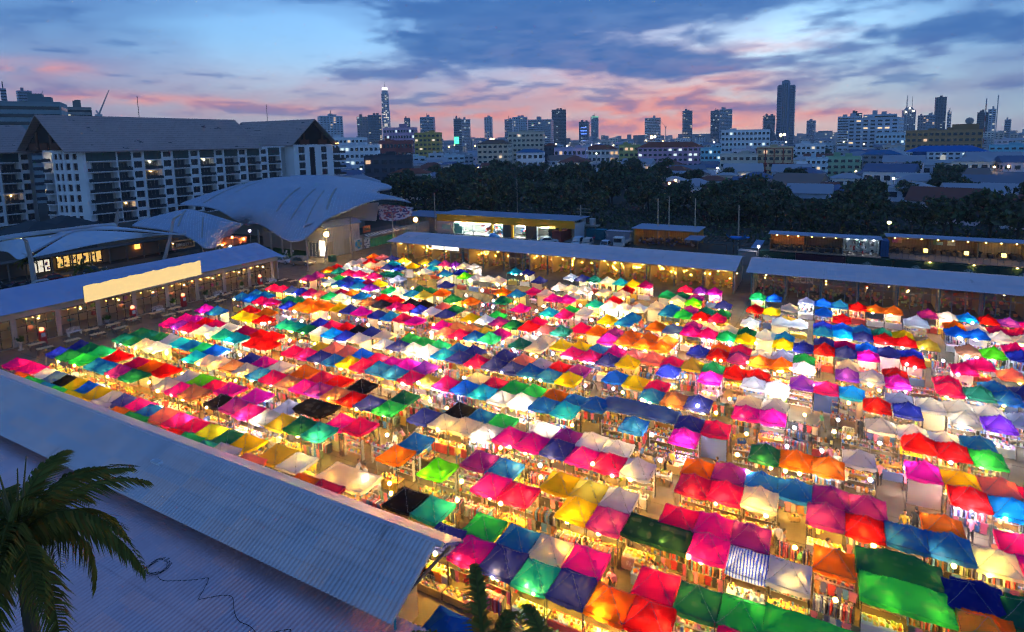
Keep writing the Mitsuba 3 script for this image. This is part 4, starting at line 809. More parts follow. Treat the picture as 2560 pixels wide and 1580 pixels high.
part(APT, 'gable_lamp', lamp_shape(MB().ball((-196.0, 182.6, 23.9), .5, sub=2, sc=(1, 1.8, .6)), SODIUM, 14, smooth=True))
part(APT, 'antenna', MB().tube((-213.2, 112, 33), (-213.2, 112, 41), .1, 5, (.1, .1, .1)).shape('painted'))
part(APT, 'antenna', MB().tube((-225, 170.7, 33.6), (-225, 170.7, 41.5), .1, 5, (.1, .1, .1)).shape('painted'))
for j, (x, y) in enumerate(((-180, 74), (-176, 66))):
    k = thing('garden_pavilion', ('dark hip roofed pavilion below the apartment block', 'lower dark pavilion roof at the left edge below the apartments')[j], 'pavilion')
    part(k, 'roof', MB().add([(x - 7, y - 6, 3.2), (x + 7, y - 6, 3.2), (x + 7, y + 6, 3.2), (x - 7, y + 6, 3.2), (x - 2, y, 6), (x + 2, y, 6)], [[0, 1, 5], [0, 5, 4], [1, 2, 5], [2, 3, 4], [2, 4, 5], [3, 0, 4]], (.035, .045, .05)).shape('painted')); part(k, 'wall', MB().box((x - 5.5, y - 4.5, 0), (x + 5.5, y + 4.5, 3.2), (.4, .36, .28)).shape('painted'))
    part(k, 'lamp', lamp_shape(MB().ball((x + 6, y - 5, 2.6), .12).ball((x + 2, y - 5.4, 2.6), .12), WARM2, 30, smooth=True))
# ------------------------------------------------------------------ orange fronted workshop
WS = thing('workshop_row', 'long workshop with orange sheet fascia and white lit bays behind the shop row', 'building')
part(WS, 'wall', MB().box((-91.2, 122.6, 0), (-52.2, 122.9, 4), (.55, .56, .53)).box((-91.2, 117.4, 0), (-91, 122.6, 4), (.5, .42, .36)).box((-52.4, 117.4, 0), (-52.2, 123, 4.2), (.5, .48, .5)).box((-91, 117.4, .0), (-52.4, 122.6, .15), (.4, .4, .38)).shape('painted'))
part(WS, 'roof', MB().box((-91.4, 117.2, 5.0), (-52.0, 126, 5.12), (.2, .24, .32)).shape('painted'))
n = 78
for i in range(n):
    x0 = -91.3 + i * 39.2 / n; part(WS, 'fascia_panel', MB().box((x0, 117.0 + .03 * (i % 2), 3.25), (x0 + 39.2 / n - .04, 117.12 + .03 * (i % 2), 5.0), (.82, .36, .02)).shape('painted'))
part(WS, 'office', MB().box((-91, 116.6, .1), (-86.5, 117.3, 1.2), (.62, .46, .38)).box((-91, 116.6, 2.5), (-86.5, 117.3, 3.2), (.62, .46, .38)).box((-91, 116.7, 1.2), (-89.6, 117.2, 2.5), (.6, .46, .38)).box((-86.9, 116.7, 1.2), (-86.5, 117.2, 2.5), (.6, .46, .38)).box((-89.6, 116.9, 1.2), (-86.9, 116.95, 2.5), (.35, .5, .45)).shape('painted'))
part(WS, 'glass_bay', MB().box((-86.3, 117.6, .2), (-83.9, 117.7, 3), (.12, .4, .32)).shape('gloss_vc'))
part(WS, 'dark_panel', MB().box((-71.6, 117.4, .15), (-68.9, 117.6, 3.3), (.05, .055, .06)).shape('painted')); part(WS, 'dark_panel', MB().box((-65.1, 117.4, .15), (-62.0, 117.6, 3.3), (.05, .055, .06)).shape('painted')); part(WS, 'dark_panel', MB().box((-59.0, 117.4, .15), (-56.0, 117.6, 3.3), (.05, .055, .06)).shape('painted'))
for x in (-74.6, -68.7, -55.8): part(WS, 'column', MB().box((x - .25, 116.9, .1), (x + .25, 117.5, 3.4), (.75, .36, .02)).shape('painted'))
for x in (-62, -83.2, -80.2): part(WS, 'column', MB().box((x - .12, 117.1, .1), (x + .12, 117.4, 3.3), (.6, .6, .58)).shape('painted'))
lm = MB()
for x in (-85.3, -82, -78.5, -76, -73.2, -66.8, -60.4): lm.box((x - .9, 118.0, 2.95), (x + .9, 118.3, 3.04))
part(WS, 'ceiling_lamp', lamp_shape(lm, (.85, 1, .88), 190))
part(WS, 'light_box', (lambda d: (d.__setitem__('emitter', glow((.95, 1, .9), 2.5)), d)[1])(MB().box((-83.9, 116.6, 2.3), (-83.0, 116.9, 3.2)).shape('lampskin')))
part(WS, 'yellow_sign', (lambda d: (d.__setitem__('emitter', glow((1, .85, .02), 1.0)), d)[1])(MB().box((-58.8, 116.8, 3.0), (-57.0, 116.95, 3.6)).shape('lampskin')))
sh = MB(); r = random.Random(5)
for i in range(90):
    x = r.choice([r.uniform(-80, -75.2), r.uniform(-74, -72), r.uniform(-68, -65.4)]); z = r.uniform(.2, 2.2); c = r.choice([(.1, .3, .6), (.2, .45, .7), (.7, .72, .75), (.55, .08, .08), (.1, .35, .15), (.05, .05, .06)])
    sh.box((x, r.uniform(119, 122), z), (x + r.uniform(.2, .7), 122.5, z + r.uniform(.2, .7)), c)
part(WS, 'stock', sh.shape('painted'), kind='stuff')
lowsh = thing('tin_shed', 'low shed with dark blue metal roof left of the orange workshop', 'shed'); part(lowsh, 'roof', MB().box((-106, 117, 4.0), (-91.6, 128, 4.15), (.16, .19, .27)).shape('painted')); part(lowsh, 'wall', MB().box((-106, 118, 0), (-91.8, 118.2, 4), (.62, .42, .28)).shape('clad'))
single('blue_covered_heap', MB().ball((-73.3, 115.6, .5), .9, (.1, .35, .75), 2, (1.3, .8, .9)).ball((-72.2, 115.7, .3), .6, (.12, .4, .8), 2, (1, .8, .8)).shape('painted', smooth=True), 'heap under a bright blue sheet before the workshop bays', 'heap')
for j, x in enumerate((-70.4, -65.4, -59.6)):
    single('traffic_cone', MB().tube((x, 114.6, 0), (x, 114.6, .75), .18, 8, (.7, .12, .03), r2=.03).box((x - .24, 114.36, 0), (x + .24, 114.84, .05), (.6, .1, .03)).shape('painted'), '%s of the three orange cones on the kerb before the workshop' % ('leftmost', 'middle', 'rightmost')[j], 'cone')
# ------------------------------------------------------------------ containers, terraces
def container(name, label, x0, y0, z0, L, Wd, Hh, col, rz=0, group=None):
    k = thing(name, label, 'shipping container', group); n = int(L / .3); P = []
    xs = []
    for i in range(n): xs += [(i * L / n, 0), ((i + .35) * L / n, 0), ((i + .5) * L / n, 1), ((i + .85) * L / n, 1)]
    xs.append((L, 0)); mb = MB(); M = TR(x0, y0, z0, rz)
    for y, s in ((0, 1), (Wd, -1)): mb.grid([[(x, y + s * .05 * b, z) for z in (.1, Hh - .1)] for x, b in xs], col)
    mb.grid([[(x, y, Hh - .02 + .02 * b) for y in (0, Wd)] for x, b in xs], tuple(min(.8, v * 1.25) for v in col))
    for x in (0, L): mb.grid([[(x, y, z) for z in (.1, Hh - .1)] for y in np.linspace(0, Wd, 3)], col)
    part(k, 'panel', mb.shape('painted'), M); f = MB(); c2 = tuple(v * .75 for v in col)
    for y in (0, Wd - .1):
        f.box((0, y, 0), (L, y + .1, .14), c2); f.box((0, y, Hh - .12), (L, y + .1, Hh + .005), c2)
        for x in (-.01, L - .1): f.box((x, y - .01, 0), (x + .11, y + .11, Hh), c2)
    for y in (Wd * .25, Wd * .5, Wd * .75): f.tube((L + .03, y, .15), (L + .03, y, Hh - .15), .03, 5, (.5, .5, .5))
    part(k, 'frame', f.shape('painted'), M); return k, M
GREEN = (.016, .055, .042)
cx = -11.2
for i, (L, col, lab) in enumerate(((6.0, GREEN, 'dark green'), (8.0, (.07, .02, .035), 'dark maroon'), (7.0, GREEN, 'dark green'), (7.0, GREEN, 'dark green'), (7.0, GREEN, 'dark green'), (7.0, GREEN, 'dark green'))):
    k, M = container('shipping_container', '%s shipping container in the ground row below the terraces, %s from left' % (lab, ordinal(i + 1)), cx, 108.6, 0, L - .1, 2.5, 2.75, col, 0, 'containers below the terraces')
    if lab == 'dark green':
        e = MB(); ex, ez, c = L * (.2 if i == 0 else .45), 1.75, (.45, .55, .52)
        for a, b in (((-.62, 0), (0, .38)), ((0, .38), (.62, 0)), ((.62, 0), (0, -.38)), ((0, -.38), (-.62, 0))): e.tube((ex + a[0], -.06, ez + a[1]), (ex + b[0], -.06, ez + b[1]), .035, 4, c)
        e.box((ex - .2, -.1, ez - .19), (ex - .1, -.04, ez + .19), c).box((ex + .1, -.1, ez - .19), (ex + .2, -.04, ez + .19), c).box((ex - .1, -.1, ez - .05), (ex + .1, -.04, ez + .05), c)
        part(k, 'emblem', e.shape('painted'), M)
    cx += L
def terrace(name, label, x0, x1, y0, rooms, z=3.0, h=2.85):
    k = thing(name, label, 'container restaurant'); D = 3.0; x = x0; mb = MB()
    part(k, 'deck', MB().box((x0, y0 - (1.2 if y0 < 112 else 5.0), z - .14), (x1, y0 + D, z - .02), (.2, .16, .13)).shape('painted'))
    part(k, 'roof', MB().box((x0 - .3, y0 - .5, z + h), (x1 + .2, y0 + D + .3, z + h + .12), (.22, .27, .36)).shape('painted'))
    rl = MB(); yr = y0 - (1.15 if y0 < 112 else 4.9)
    rl.box((x0, yr, z + .95), (x1, yr + .05, z + 1.0), (.12, .1, .09))
    for q in np.arange(x0, x1, .9): rl.box((q, yr, z), (q + .05, yr + .05, z + .98), (.12, .1, .09))
    part(k, 'railing', rl.shape('painted'))
    for w, col, lamp, pw, kind in rooms:
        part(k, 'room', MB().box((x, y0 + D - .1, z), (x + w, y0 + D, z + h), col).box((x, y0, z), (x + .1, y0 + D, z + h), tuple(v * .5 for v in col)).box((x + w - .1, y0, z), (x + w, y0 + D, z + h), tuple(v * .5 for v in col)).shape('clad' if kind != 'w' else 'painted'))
        g = MB(); r = random.Random(int(x * 13) + 5)
        for q in range(int(w * 4)):
            a = r.uniform(x + .2, x + w - .7)
            if kind == 'w': c = r.choice([(.5, .05, .05), (.7, .7, .7), (.05, .05, .06), (.2, .3, .3)]); zz = r.choice([0, .4, .9, 1.5]); g.box((a, y0 + r.uniform(.8, 2.4), z + zz), (a + r.uniform(.1, .5), y0 + 2.8, z + zz + r.uniform(.15, .7)), c)
            else: g.box((a, y0 + r.uniform(-.5, 2), z), (a + .5, y0 + r.uniform(2, 2.5), z + r.uniform(.4, .8)), r.choice([(.1, .07, .05), (.25, .15, .08), (.06, .05, .05)])); 
        if kind == 'p':
            for q in range(3): a = r.uniform(x + .3, x + w - 1.5); g.box((a, y0 + D - .16, z + 1.4), (a + r.uniform(.6, 1.3), y0 + D - .11, z + r.uniform(1.9, 2.4)), BR(.1, .7))
        part(k, 'furniture', g.shape('painted'), kind='stuff')
        lm = MB(); nl = 4 if kind == 'w' else 3
        for q in range(nl): lm.ball((x + w * (q + .6) / (nl + .2), y0 + .9, z + h - .3), .1, sub=1)
        part(k, 'room_lamp', lamp_shape(lm, lamp, pw, smooth=True)); x += w
    return k
terrace('container_terrace', 'upper floor bar of three container rooms, one brick, one dark, one white lit', -9.6, 7.9, 109.8, ((5.7, (.62, .26, .1), WARM, 55, 'b'), (6.1, (.12, .1, .09), WARM, 26, 'b'), (5.5, (.6, .66, .64), (.9, 1, .96), 80, 'w')))
terrace('container_terrace', 'longer timber clad terrace restaurant with yellow table lamps at the right edge', 9.2, 40, 113.9, ((6.2, (.3, .2, .12), WARM, 40, 'p'), (6.6, (.33, .22, .13), WARM, 40, 'p'), (6.4, (.55, .42, .2), WARM, 55, 'b'), (6, (.5, .38, .2), WARM, 45, 'b'), (5.6, (.4, .3, .2), WARM, 40, 'b')))
single('blue_container', MB().box((7.9, 109.6, 3.0), (9.1, 112.4, 5.7), (.03, .08, .2)).shape('clad'), 'upright blue container end between the two terraces', 'shipping container')
for j, x in enumerate((14.4, 19.9, 24.7, 31)):
    k = thing('table_lamp', 'square yellow shaded lamp on the terrace rail, %s from left' % ordinal(j + 1), 'lamp', 'lamps on the long terrace'); y = 110.6; part(k, 'stand', MB().tube((x, y, 2.9), (x, y, 4.1), .04, 5, (.1, .1, .1)).shape('painted')); part(k, 'lamp_shade', lamp_shape(MB().box((x - .28, y - .28, 4.05), (x + .28, y + .28, 4.6)), (1, .62, .08), 5.5))
for j, x in enumerate((14.8, 20.6, 26.0)):
    wall_lamp(x, 108.9, 2.95, 'orange flood lamp over the container row, %s from left' % ordinal(j + 1), SODIUM, 200, 0, -1, 'orange flood lamps over the containers')
# ------------------------------------------------------------------ refuse shed, pergola, sail
RS = thing('refuse_shed', 'open shed with orange back wall lit by three lamps, heaps of rubbish inside', 'shed')
part(RS, 'roof', MB().box((-39.4, 119.5, 3.7), (-24.6, 127.2, 3.85), (.25, .3, .38)).shape('painted')); part(RS, 'wall', MB().box((-39, 126.6, 0), (-25, 126.8, 3.7), (.6, .36, .1)).box((-39.0, 120, 0), (-38.8, 126.6, 3.7), (.6, .36, .1)).shape('clad'))
for x in (-32, -25): part(RS, 'post', MB().box((x, 120, 0), (x + .15, 120.15, 3.7), (.3, .2, .1)).shape('painted'))
hp = MB(); r = random.Random(8)
for q in range(160): hp.ball((r.uniform(-38, -25.4), r.uniform(120.5, 125), r.uniform(.1, 1.3)), r.uniform(.15, .4), r.choice([(.03, .03, .03), (.1, .1, .1), (.35, .33, .3), (.05, .08, .2), (.12, .08, .04)]), 0)
single('rubbish_heap', hp.shape('painted'), 'heap of dark rubbish bags under the orange lit shed', 'rubbish', kind='stuff')
for j, x in enumerate((-37.4, -31.4, -26.4)): wall_lamp(x, 123.2, 3.4, '%s lamp of the three in the refuse shed' % ('left', 'middle', 'right')[j], SODIUM, 198, 0, -1)
PG_ = thing('pergola', 'dark open beamed pergola between the shed and the terrace', 'pergola'); mb = MB()
for x0, x1 in ((-23, -17.6), (-16.5, -13)):
    for q in np.arange(x0, x1, .9): mb.box((q, 112, 2.85), (q + .12, 121, 3.0), (.1, .07, .05))
    for y in (112, 116.5, 121): mb.box((x0, y, 2.7), (x1, y + .15, 2.85), (.1, .07, .05))
    for x in (x0, x1 - .15):
        for y in (112, 121): mb.box((x, y, 0), (x + .15, y + .15, 2.8), (.1, .07, .05))
part(PG_, 'beam', mb.shape('painted')); part(PG_, 'roof_panel', MB().box((-26.4, 114, 2.9), (-23.1, 120, 3.0), (.12, .2, .3)).shape('painted')); part(PG_, 'roof_panel', MB().box((-13, 110, 2.9), (-11.4, 119, 3.0), (.12, .22, .36)).shape('painted'))
g = np.array([[(-18 + 3.6 * u + .5 * v, 113 + 3 * v, 3.5 + .9 * (2 * u - 1) ** 2 * (1 - v) + .5 * (2 * v - 1) ** 2) for v in np.linspace(0, 1, 7)] for u in np.linspace(0, 1, 9)])
single('blue_sail', MB().grid(g, (.02, .2, .6)).shape('painted', smooth=True), 'bright blue shade sail stretched over the pergola', 'shade sail')
single('white_lamp_post', MB().tube((-11.4, 108.2, 0), (-11.4, 108.2, 3.4), .06, 6, (.3, .3, .3)).shape('painted'), 'slim post with white lamp left of the container row', 'post')
single('white_lamp', lamp_shape(MB().box((-11.6, 108.0, 3.4), (-11.2, 108.4, 3.8)), (1, .95, .85), 25), 'white cube lamp on the slim post left of the container row', 'lamp')
TP = thing('transformer', 'electric transformer pair on a raised platform behind the lorries', 'transformer')
part(TP, 'frame', MB().tube((-53.6, 124, 0), (-53.6, 124, 8), .16, 6, (.3, .26, .22)).tube((-49.8, 124, 0), (-49.8, 124, 5), .16, 6, (.3, .26, .22)).box((-54.4, 123, 3.0), (-49, 125, 3.3), (.3, .25, .2)).box((-54.6, 123.9, 7.0), (-51, 124.1, 7.15), (.2, .18, .15)).box((-54.6, 123.9, 6.2), (-51, 124.1, 6.35), (.2, .18, .15)).shape('painted'))
for x in (-53, -50.6): part(TP, 'tank', MB().tube((x, 124, 3.3), (x, 124, 4.9), .65, 10, (.45, .43, .42)).tube((x - .2, 124, 4.9), (x - .2, 124, 5.4), .08, 6, (.3, .2, .15)).shape('painted'))
container('shipping_container', 'rust red shipping container at the right end of the workshop', -55.0, 116.0, 0, 5.6, 2.4, 2.6, (.24, .05, .04), math.pi / 2)
container('shipping_container', 'grey violet shipping container behind the white lorry', -46, 121, 0, 5.8, 2.4, 2.6, (.3, .27, .3))
container('shipping_container', 'teal blue container behind the two pale jeeps', -51.6, 122.6, 0, 4.6, 2.4, 2.4, (.02, .14, .18))
container('shipping_container', 'pale blue topped container under the pergola', -15.0, 108, 0, 3.2, 2.4, 2.6, (.32, .28, .26))
# ------------------------------------------------------------------ the city
TOWERS=[(-846.8,304.7,4.9,92.2,'T',"slate tower with red roof light at the very left edge"),
(-887.2,339.6,12.9,94.0,'T',"squat dark twin topped tower above the flat roofed glass block"),
(-308.4,117.5,23.5,42.9,'F',"wide flat topped glass block with lit strip behind the apartments at far left"),
(-475.7,210.0,16.2,51.6,'U',"unfinished concrete block under the tower cranes"),
(-662.4,609.3,31.8,64.0,'W',"pale blue white slab tower behind the apartment block's right end"),
(-878.0,889.7,22.4,78.7,'P',"pinkish tower left of the slim lit tower"),
(-825.8,870.7,25.8,79.8,'D',"darker tower right against the slim lit tower"),
(-972.7,1141.9,13.5,86.1,'D',"narrow dark tower right of the slim lit tower"),
(-810.8,1016.2,30.1,79.3,'G',"grey stepped tower block with flat crown"),
(-640.1,894.6,15.0,67.0,'D',"dark tower with small green light near the skyline centre"),
(-741.2,1068.0,19.6,73.8,'G',"grey tower beside the green lit dark one"),
(-727.0,1137.5,17.6,79.9,'W',"pale rounded tower left of centre"),
(-660.3,1119.8,18.0,72.5,'G',"grey tower left of the beige apartment block"),
(-563.3,1002.6,28.6,70.7,'W',"white stepped tower right of the grey one"),
(-437.9,843.1,39.0,57.9,'G',"broad grey block left of the black tower"),
(-580.4,1218.9,33.5,95.0,'K',"tall black slab tower at the middle of the skyline"),
(-632.9,1577.8,21.0,91.8,'G',"slim grey tower right of the black tower"),
(-585.8,1380.9,25.2,70.3,'D',"low domed grey building right of the black tower"),
(-361.9,1248.6,34.9,69.2,'W',"white block with green lit top edge"),
(-288.3,1267.6,19.7,82.8,'B',"stepped tower with rows of blue lights"),
(-267.7,1475.9,22.1,90.0,'D',"dark left half of a twin block"),
(-234.1,1431.0,28.9,91.0,'G',"taller right half of a twin block with bright edge"),
(-140.9,1493.4,25.6,74.7,'D',"dark blocky tower left of the tallest tower"),
(-56.1,1699.1,20.5,64.8,'G',"small grey tower right of the tallest tower"),
(16.8,799.8,25.1,46.2,'W',"white block with many lit windows left of the dark cube"),
(33.7,1099.5,16.1,60.0,'K',"dark cube shaped tower behind the white blocks"),
(33.7,639.1,42.9,39.4,'W',"very wide white block with banded windows"),
(46.9,758.6,33.1,46.4,'W',"white upper block with small tower behind the wide banded one"),
(167.8,1691.7,27.4,83.7,'C',"crowned round tower with two masts and white lights"),
(171.3,1490.2,15.3,63.9,'P',"brownish tower right of the crowned one"),
(187.0,1488.3,16.6,64.2,'G',"grey tower left of the dark thin tower"),
(217.8,1585.1,20.5,106.9,'K',"tall dark tower with lit windows at the right of the skyline"),
(219.3,1483.9,6.6,70.0,'G',"small grey tower pressed against the tall dark one"),
(239.3,1277.8,16.1,60.2,'K',"dark tower near the right edge"),
(252.1,1275.3,10.6,65.5,'W',"pale tower beside the red striped mast at the right edge"),
(294.8,1368.6,8.7,48.0,'G',"small pale tower at the far right")]
MIDS=[(70.4,495.0,45.5,26.9,'ocher',"orange brown apartment building with a dish on its roof",6,0),
(62.0,415.4,39.7,14.8,'whiteblue',"white apartment building with bright blue roof and lit arched stairwell",5,1),
(97.0,439.4,20.6,16.6,'cyan',"pale cyan building at the right edge beside the blue roofed one",6,0),
(89.5,389.9,15.7,11.3,'white',"plain white building at the right edge in front of the cyan one",4,0),
(-70.4,535.4,41.2,30.7,'white',"white apartment building with paired windows right of centre",6,0),
(-99.9,387.3,44.0,19.6,'pink',"pink violet apartment building with dark red hip roof",5,2),
(-31.5,368.7,20.1,17.8,'grid',"yellow apartment building gridded with red bands",4,0),
(-51.2,361.4,21.7,14.1,'cream',"cream flat block with drain pipes left of the red gridded one",3,0),
(-73.7,393.1,13.3,17.3,'cyan',"turquoise building between the pink and the cream ones",4,0),
(5.6,370.0,18.0,12.1,'green',"green and pink house front with pale bands",3,0),
(-8.2,354.9,10.7,11.9,'whiteteal',"white and teal box building left of the green one",3,0),
(25.2,379.2,19.5,14.2,'grey',"grey shophouse with blue hip roof",4,3),
(-15.1,479.8,20.0,18.1,'white',"white gabled building with small lit windows",4,0),
(-324.6,406.3,22.7,32.9,'yellow',"ochre yellow tower of balconies near the skyline",8,0),
(-213.1,338.5,22.2,23.7,'beige',"beige apartment building with brown hip roof",6,4),
(-207.4,376.7,26.8,30.8,'beige',"tall beige building with a blank side wall",8,0),
(-192.3,210.3,22.4,18.0,'dark',"dark modern block with grey and red panels",4,0),
(-156.1,182.3,15.4,12.7,'whitered',"white house with orange red tile roof beside the curved roof",2,2),
(-377.1,358.1,33.9,29.4,'white',"white apartment slab right of the brown gables",6,0),
(-332.7,332.0,29.0,23.2,'white',"lower white building with blue windows right of the brown gables",4,0),
(-372.4,418.2,30.8,26.5,'redbrick',"red brown box building with white roof line",3,0),
(-461.8,526.1,36.6,42.4,'pink',"pinkish building under the slim lit tower",6,0),
(-173.5,382.5,23.8,18.4,'violet',"violet white house with two lit windows",3,0),
(-163.4,419.3,27.9,17.7,'whitered',"white villa with dark red roof",3,2),
(-181.0,334.1,18.2,17.7,'whiteblue',"white house with blue roof and columns",3,3),
(-139.5,417.3,15.8,19.7,'olive',"yellow green building left of the pink violet one",4,0),
(-191.2,385.2,8.9,20.8,'dark',"narrow dark roofed house right of the tall beige building",4,2),
(11.6,224.7,5.8,4.9,'whitesmall',"small white box house with two windows in front of the rusty roofs",2,0),
(-14.9,339.7,5.6,10.2,'white',"small white house left of the teal box",2,0),
(47.0,618.2,23.3,25.7,'whiteteal',"pale building left of the orange brown one",5,0)]
WALLS = {'C': (.28, .28, .32), 'T': (.26, .29, .35), 'F': (.22, .28, .30), 'U': (.26, .25, .24), 'W': (.46, .49, .54), 'P': (.36, .29, .30), 'D': (.20, .22, .26), 'G': (.36, .39, .45), 'K': (.13, .135, .15), 'B': (.22, .25, .30),
         'ocher': (.40, .23, .11), 'whiteblue': (.62, .65, .68), 'cyan': (.25, .52, .60), 'white': (.66, .67, .68), 'pink': (.52, .32, .42), 'grid': (.58, .44, .26), 'cream': (.55, .50, .42), 'green': (.33, .48, .30), 'whiteteal': (.52, .62, .66),
         'grey': (.24, .26, .30), 'yellow': (.48, .34, .10), 'beige': (.52, .46, .36), 'dark': (.075, .08, .10), 'whitered': (.62, .60, .58), 'redbrick': (.28, .08, .07), 'violet': (.45, .40, .55), 'olive': (.42, .42, .16), 'whitesmall': (.7, .72, .76)}
ROOFC = {1: (.01, .13, .42), 2: (.26, .07, .04), 3: (.03, .14, .30), 4: (.16, .10, .07)}
WCOL = [(1, .62, .2), (1, .80, .45), (.85, 1, .9), (1, .55, .15), (1, .7, .3)]
def bld(name, label, cat, x, y, w, d, h, wall, floors=None, lit=.06, roof=0, seed=0, pitch=3.4, band=False, group=None, pw=.85, rz=None):
    r = random.Random(seed); k = thing(name, label, cat, group); az = math.atan2(x, y)
    rz = -az + r.uniform(-.3, .3) if rz is None else rz
    M = TR(x, y, 0, rz); mb = MB()      # local: front face at y=0 facing -y
    mb.box((-w / 2, 0, 0), (w / 2, d, h), wall)
    if not roof:
        p = min(.9, h * .06)
        for a, b in (((-w / 2 - .02, -.02), (w / 2 + .02, .25)), ((-w / 2 - .02, d - .25), (w / 2 + .02, d + .02)), ((-w / 2 - .02, .25), (-w / 2 + .25, d - .25)), ((w / 2 - .25, .25), (w / 2 + .02, d - .25))): mb.box((*a, h), (*b, h + p), tuple(v * .9 for v in wall))
    part(k, 'wall', mb.shape('city_wall'), M)
    rm = MB()
    if roof:
        rc = ROOFC[roof] if roof in ROOFC else roof; rh = min(w, d) * .22; o = .6
        A = [(-w / 2 - o, -o, h), (w / 2 + o, -o, h), (w / 2 + o, d + o, h), (-w / 2 - o, d + o, h)]
        if r.random() < .5 or roof in (2, 3, 4): q = min(w, d) * .45; A += [(-w / 2 + q, d / 2, h + rh), (w / 2 - q, d / 2, h + rh)]
        else: A += [(-w / 2 - o, d / 2, h + rh), (w / 2 + o, d / 2, h + rh)]
        rm.add(A, [[0, 1, 5], [0, 5, 4], [1, 2, 5], [2, 3, 4], [2, 4, 5], [3, 0, 4], [0, 2, 1], [0, 3, 2]], rc); part(k, 'roof', rm.shape('painted'), M)
    else:
        if w > 5:
            for q in range(1 + (w > 14)): a = r.uniform(-w * .35, w * .15); rm.box((a, d * .3, h), (a + min(5, w * .2), d * .6, h + r.uniform(1.6, 3.2) * (1 if h < 40 else 2)), tuple(v * .85 for v in wall))
            if r.random() < .4: rm.tube((w * .3, d * .5, h), (w * .3, d * .5, h + 2), .8, 8, (.4, .4, .42))
            part(k, 'roof_house', rm.shape('painted'), M)
    fl = floors or max(1, int(h / 3.3)); fh = h / (fl + .15); n = max(2, int(w / pitch)); wn, ln = MB(), MB(); sill = MB()
    dn = max(1, int(d / pitch)); colw = (.035, .04, .055)
    for f in range(fl):
        z0, z1 = f * fh + fh * .38, f * fh + fh * .82
        if band:
            wn.box((-w * .48, -.10, z0), (w * .48, -.02, z1), colw)
            for s in (-1, 1): wn.box((s * (w / 2 + .02) if s > 0 else -w / 2 - .1, d * .04, z0), (w / 2 + .1 if s > 0 else -w / 2 - .02, d * .96, z1), colw)
        for i in range(n):
            a = -w / 2 + (i + .5) * w / n; ww = w / n * .31
            if r.random() < lit: ln.box((a - ww, -.14, z0), (a + ww, -.10, z1))
            elif not band:
                wn.box((a - ww, -.06, z0), (a + ww, -.02, z1), colw)
                if h < 45: sill.box((a - ww - .1, -.3, z0 - .14), (a + ww + .1, 0, z0), tuple(min(.8, v * 1.1) for v in wall))
        if not band:
            for s in (-1, 1):
                for i in range(dn):
                    b = (i + .5) * d / dn; ww = d / dn * .28; xx = s * w / 2
                    wn.box((min(xx + s * .02, xx + s * .06), b - ww, z0), (max(xx + s * .02, xx + s * .06), b + ww, z1), colw)
    if wn.v: part(k, 'window', wn.shape('gloss_vc'), M, kind='stuff')
    if sill.v: part(k, 'sill', sill.shape('painted'), M, kind='stuff')
    if ln.v: part(k, 'lit_window', lamp_shape(ln, r.choice(WCOL), pw), M, kind='stuff')
    return k, M
flat('city_wall', proc(lambda p, n, uv: unpack(p, n, uv) * (1.05 + .45 * fbm(p.x * .12, p.y * .12, p.z * .35, 4))), .85, .2); VC.add('city_wall')
for i, (x, y, w, h, s, lab) in enumerate(TOWERS):
    D = math.hypot(x, y)
    k, M = bld('tower_block' if h > 45 else 'city_block', lab, 'tower' if h > 45 else 'building', x, y, w, w * .8, h, WALLS[s], None, {'K': .05, 'W': .07, 'B': .10}.get(s, .06), 0, i + 50, max(4.5, w / 7), band=s in 'TFGDB' or i % 3 == 0, pw=1.1, rz=math.atan2(-x, y) + .18 * math.sin(i * 2.1))
    if i in (17,): part(k, 'blue_sign', lamp_shape(MB().box((-w * .3, -.6, h * .55), (w * .3, -.3, h * .58)).box((-w * .35, -.6, h * .66), (w * .35, -.3, h * .69)).box((-w * .1, -.6, h * .25), (w * .3, -.3, h * .32)).box((-w * .3, -.6, h * .78), (w * .3, -.3, h * .80)), (.08, .2, 1), 2.6), M)
    if i == 16: part(k, 'lit_edge', lamp_shape(MB().box((-w / 2, -.6, h - 2), (w / 2, -.3, h)), (.25, 1, .45), 1.0), M)
    if i == 9: part(k, 'green_sign', lamp_shape(MB().box((-w * .5, -.6, h * .3), (w * .1, -.3, h * .5)), (.05, 1, .4), 2.0), M)
    if i in (28,):
        part(k, 'crown', MB().tube((0, w * .4, h), (0, w * .4, h + 8), w * .45, 10, WALLS[s], r2=w * .25).tube((-6, 8, h), (-6, 8, h + 28), .5, 4, (.2, .2, .2)).tube((6, 8, h), (6, 8, h + 34), .5, 4, (.2, .2, .2)).shape('painted'), M)
        part(k, 'crown_lamp', lamp_shape(MB().ball((-8, -2, h - 4), 1.6).ball((8, -2, h - 2), 1.6).ball((0, -2, h + 5), 1.6), (1, .95, .7), 10), M, kind='stuff')
    if h > 60 and i % 4 == 0: part(k, 'mast', MB().tube((0, 4, h), (0, 4, h + 9), .5, 4, (.15, .15, .16)).shape('painted'), M)
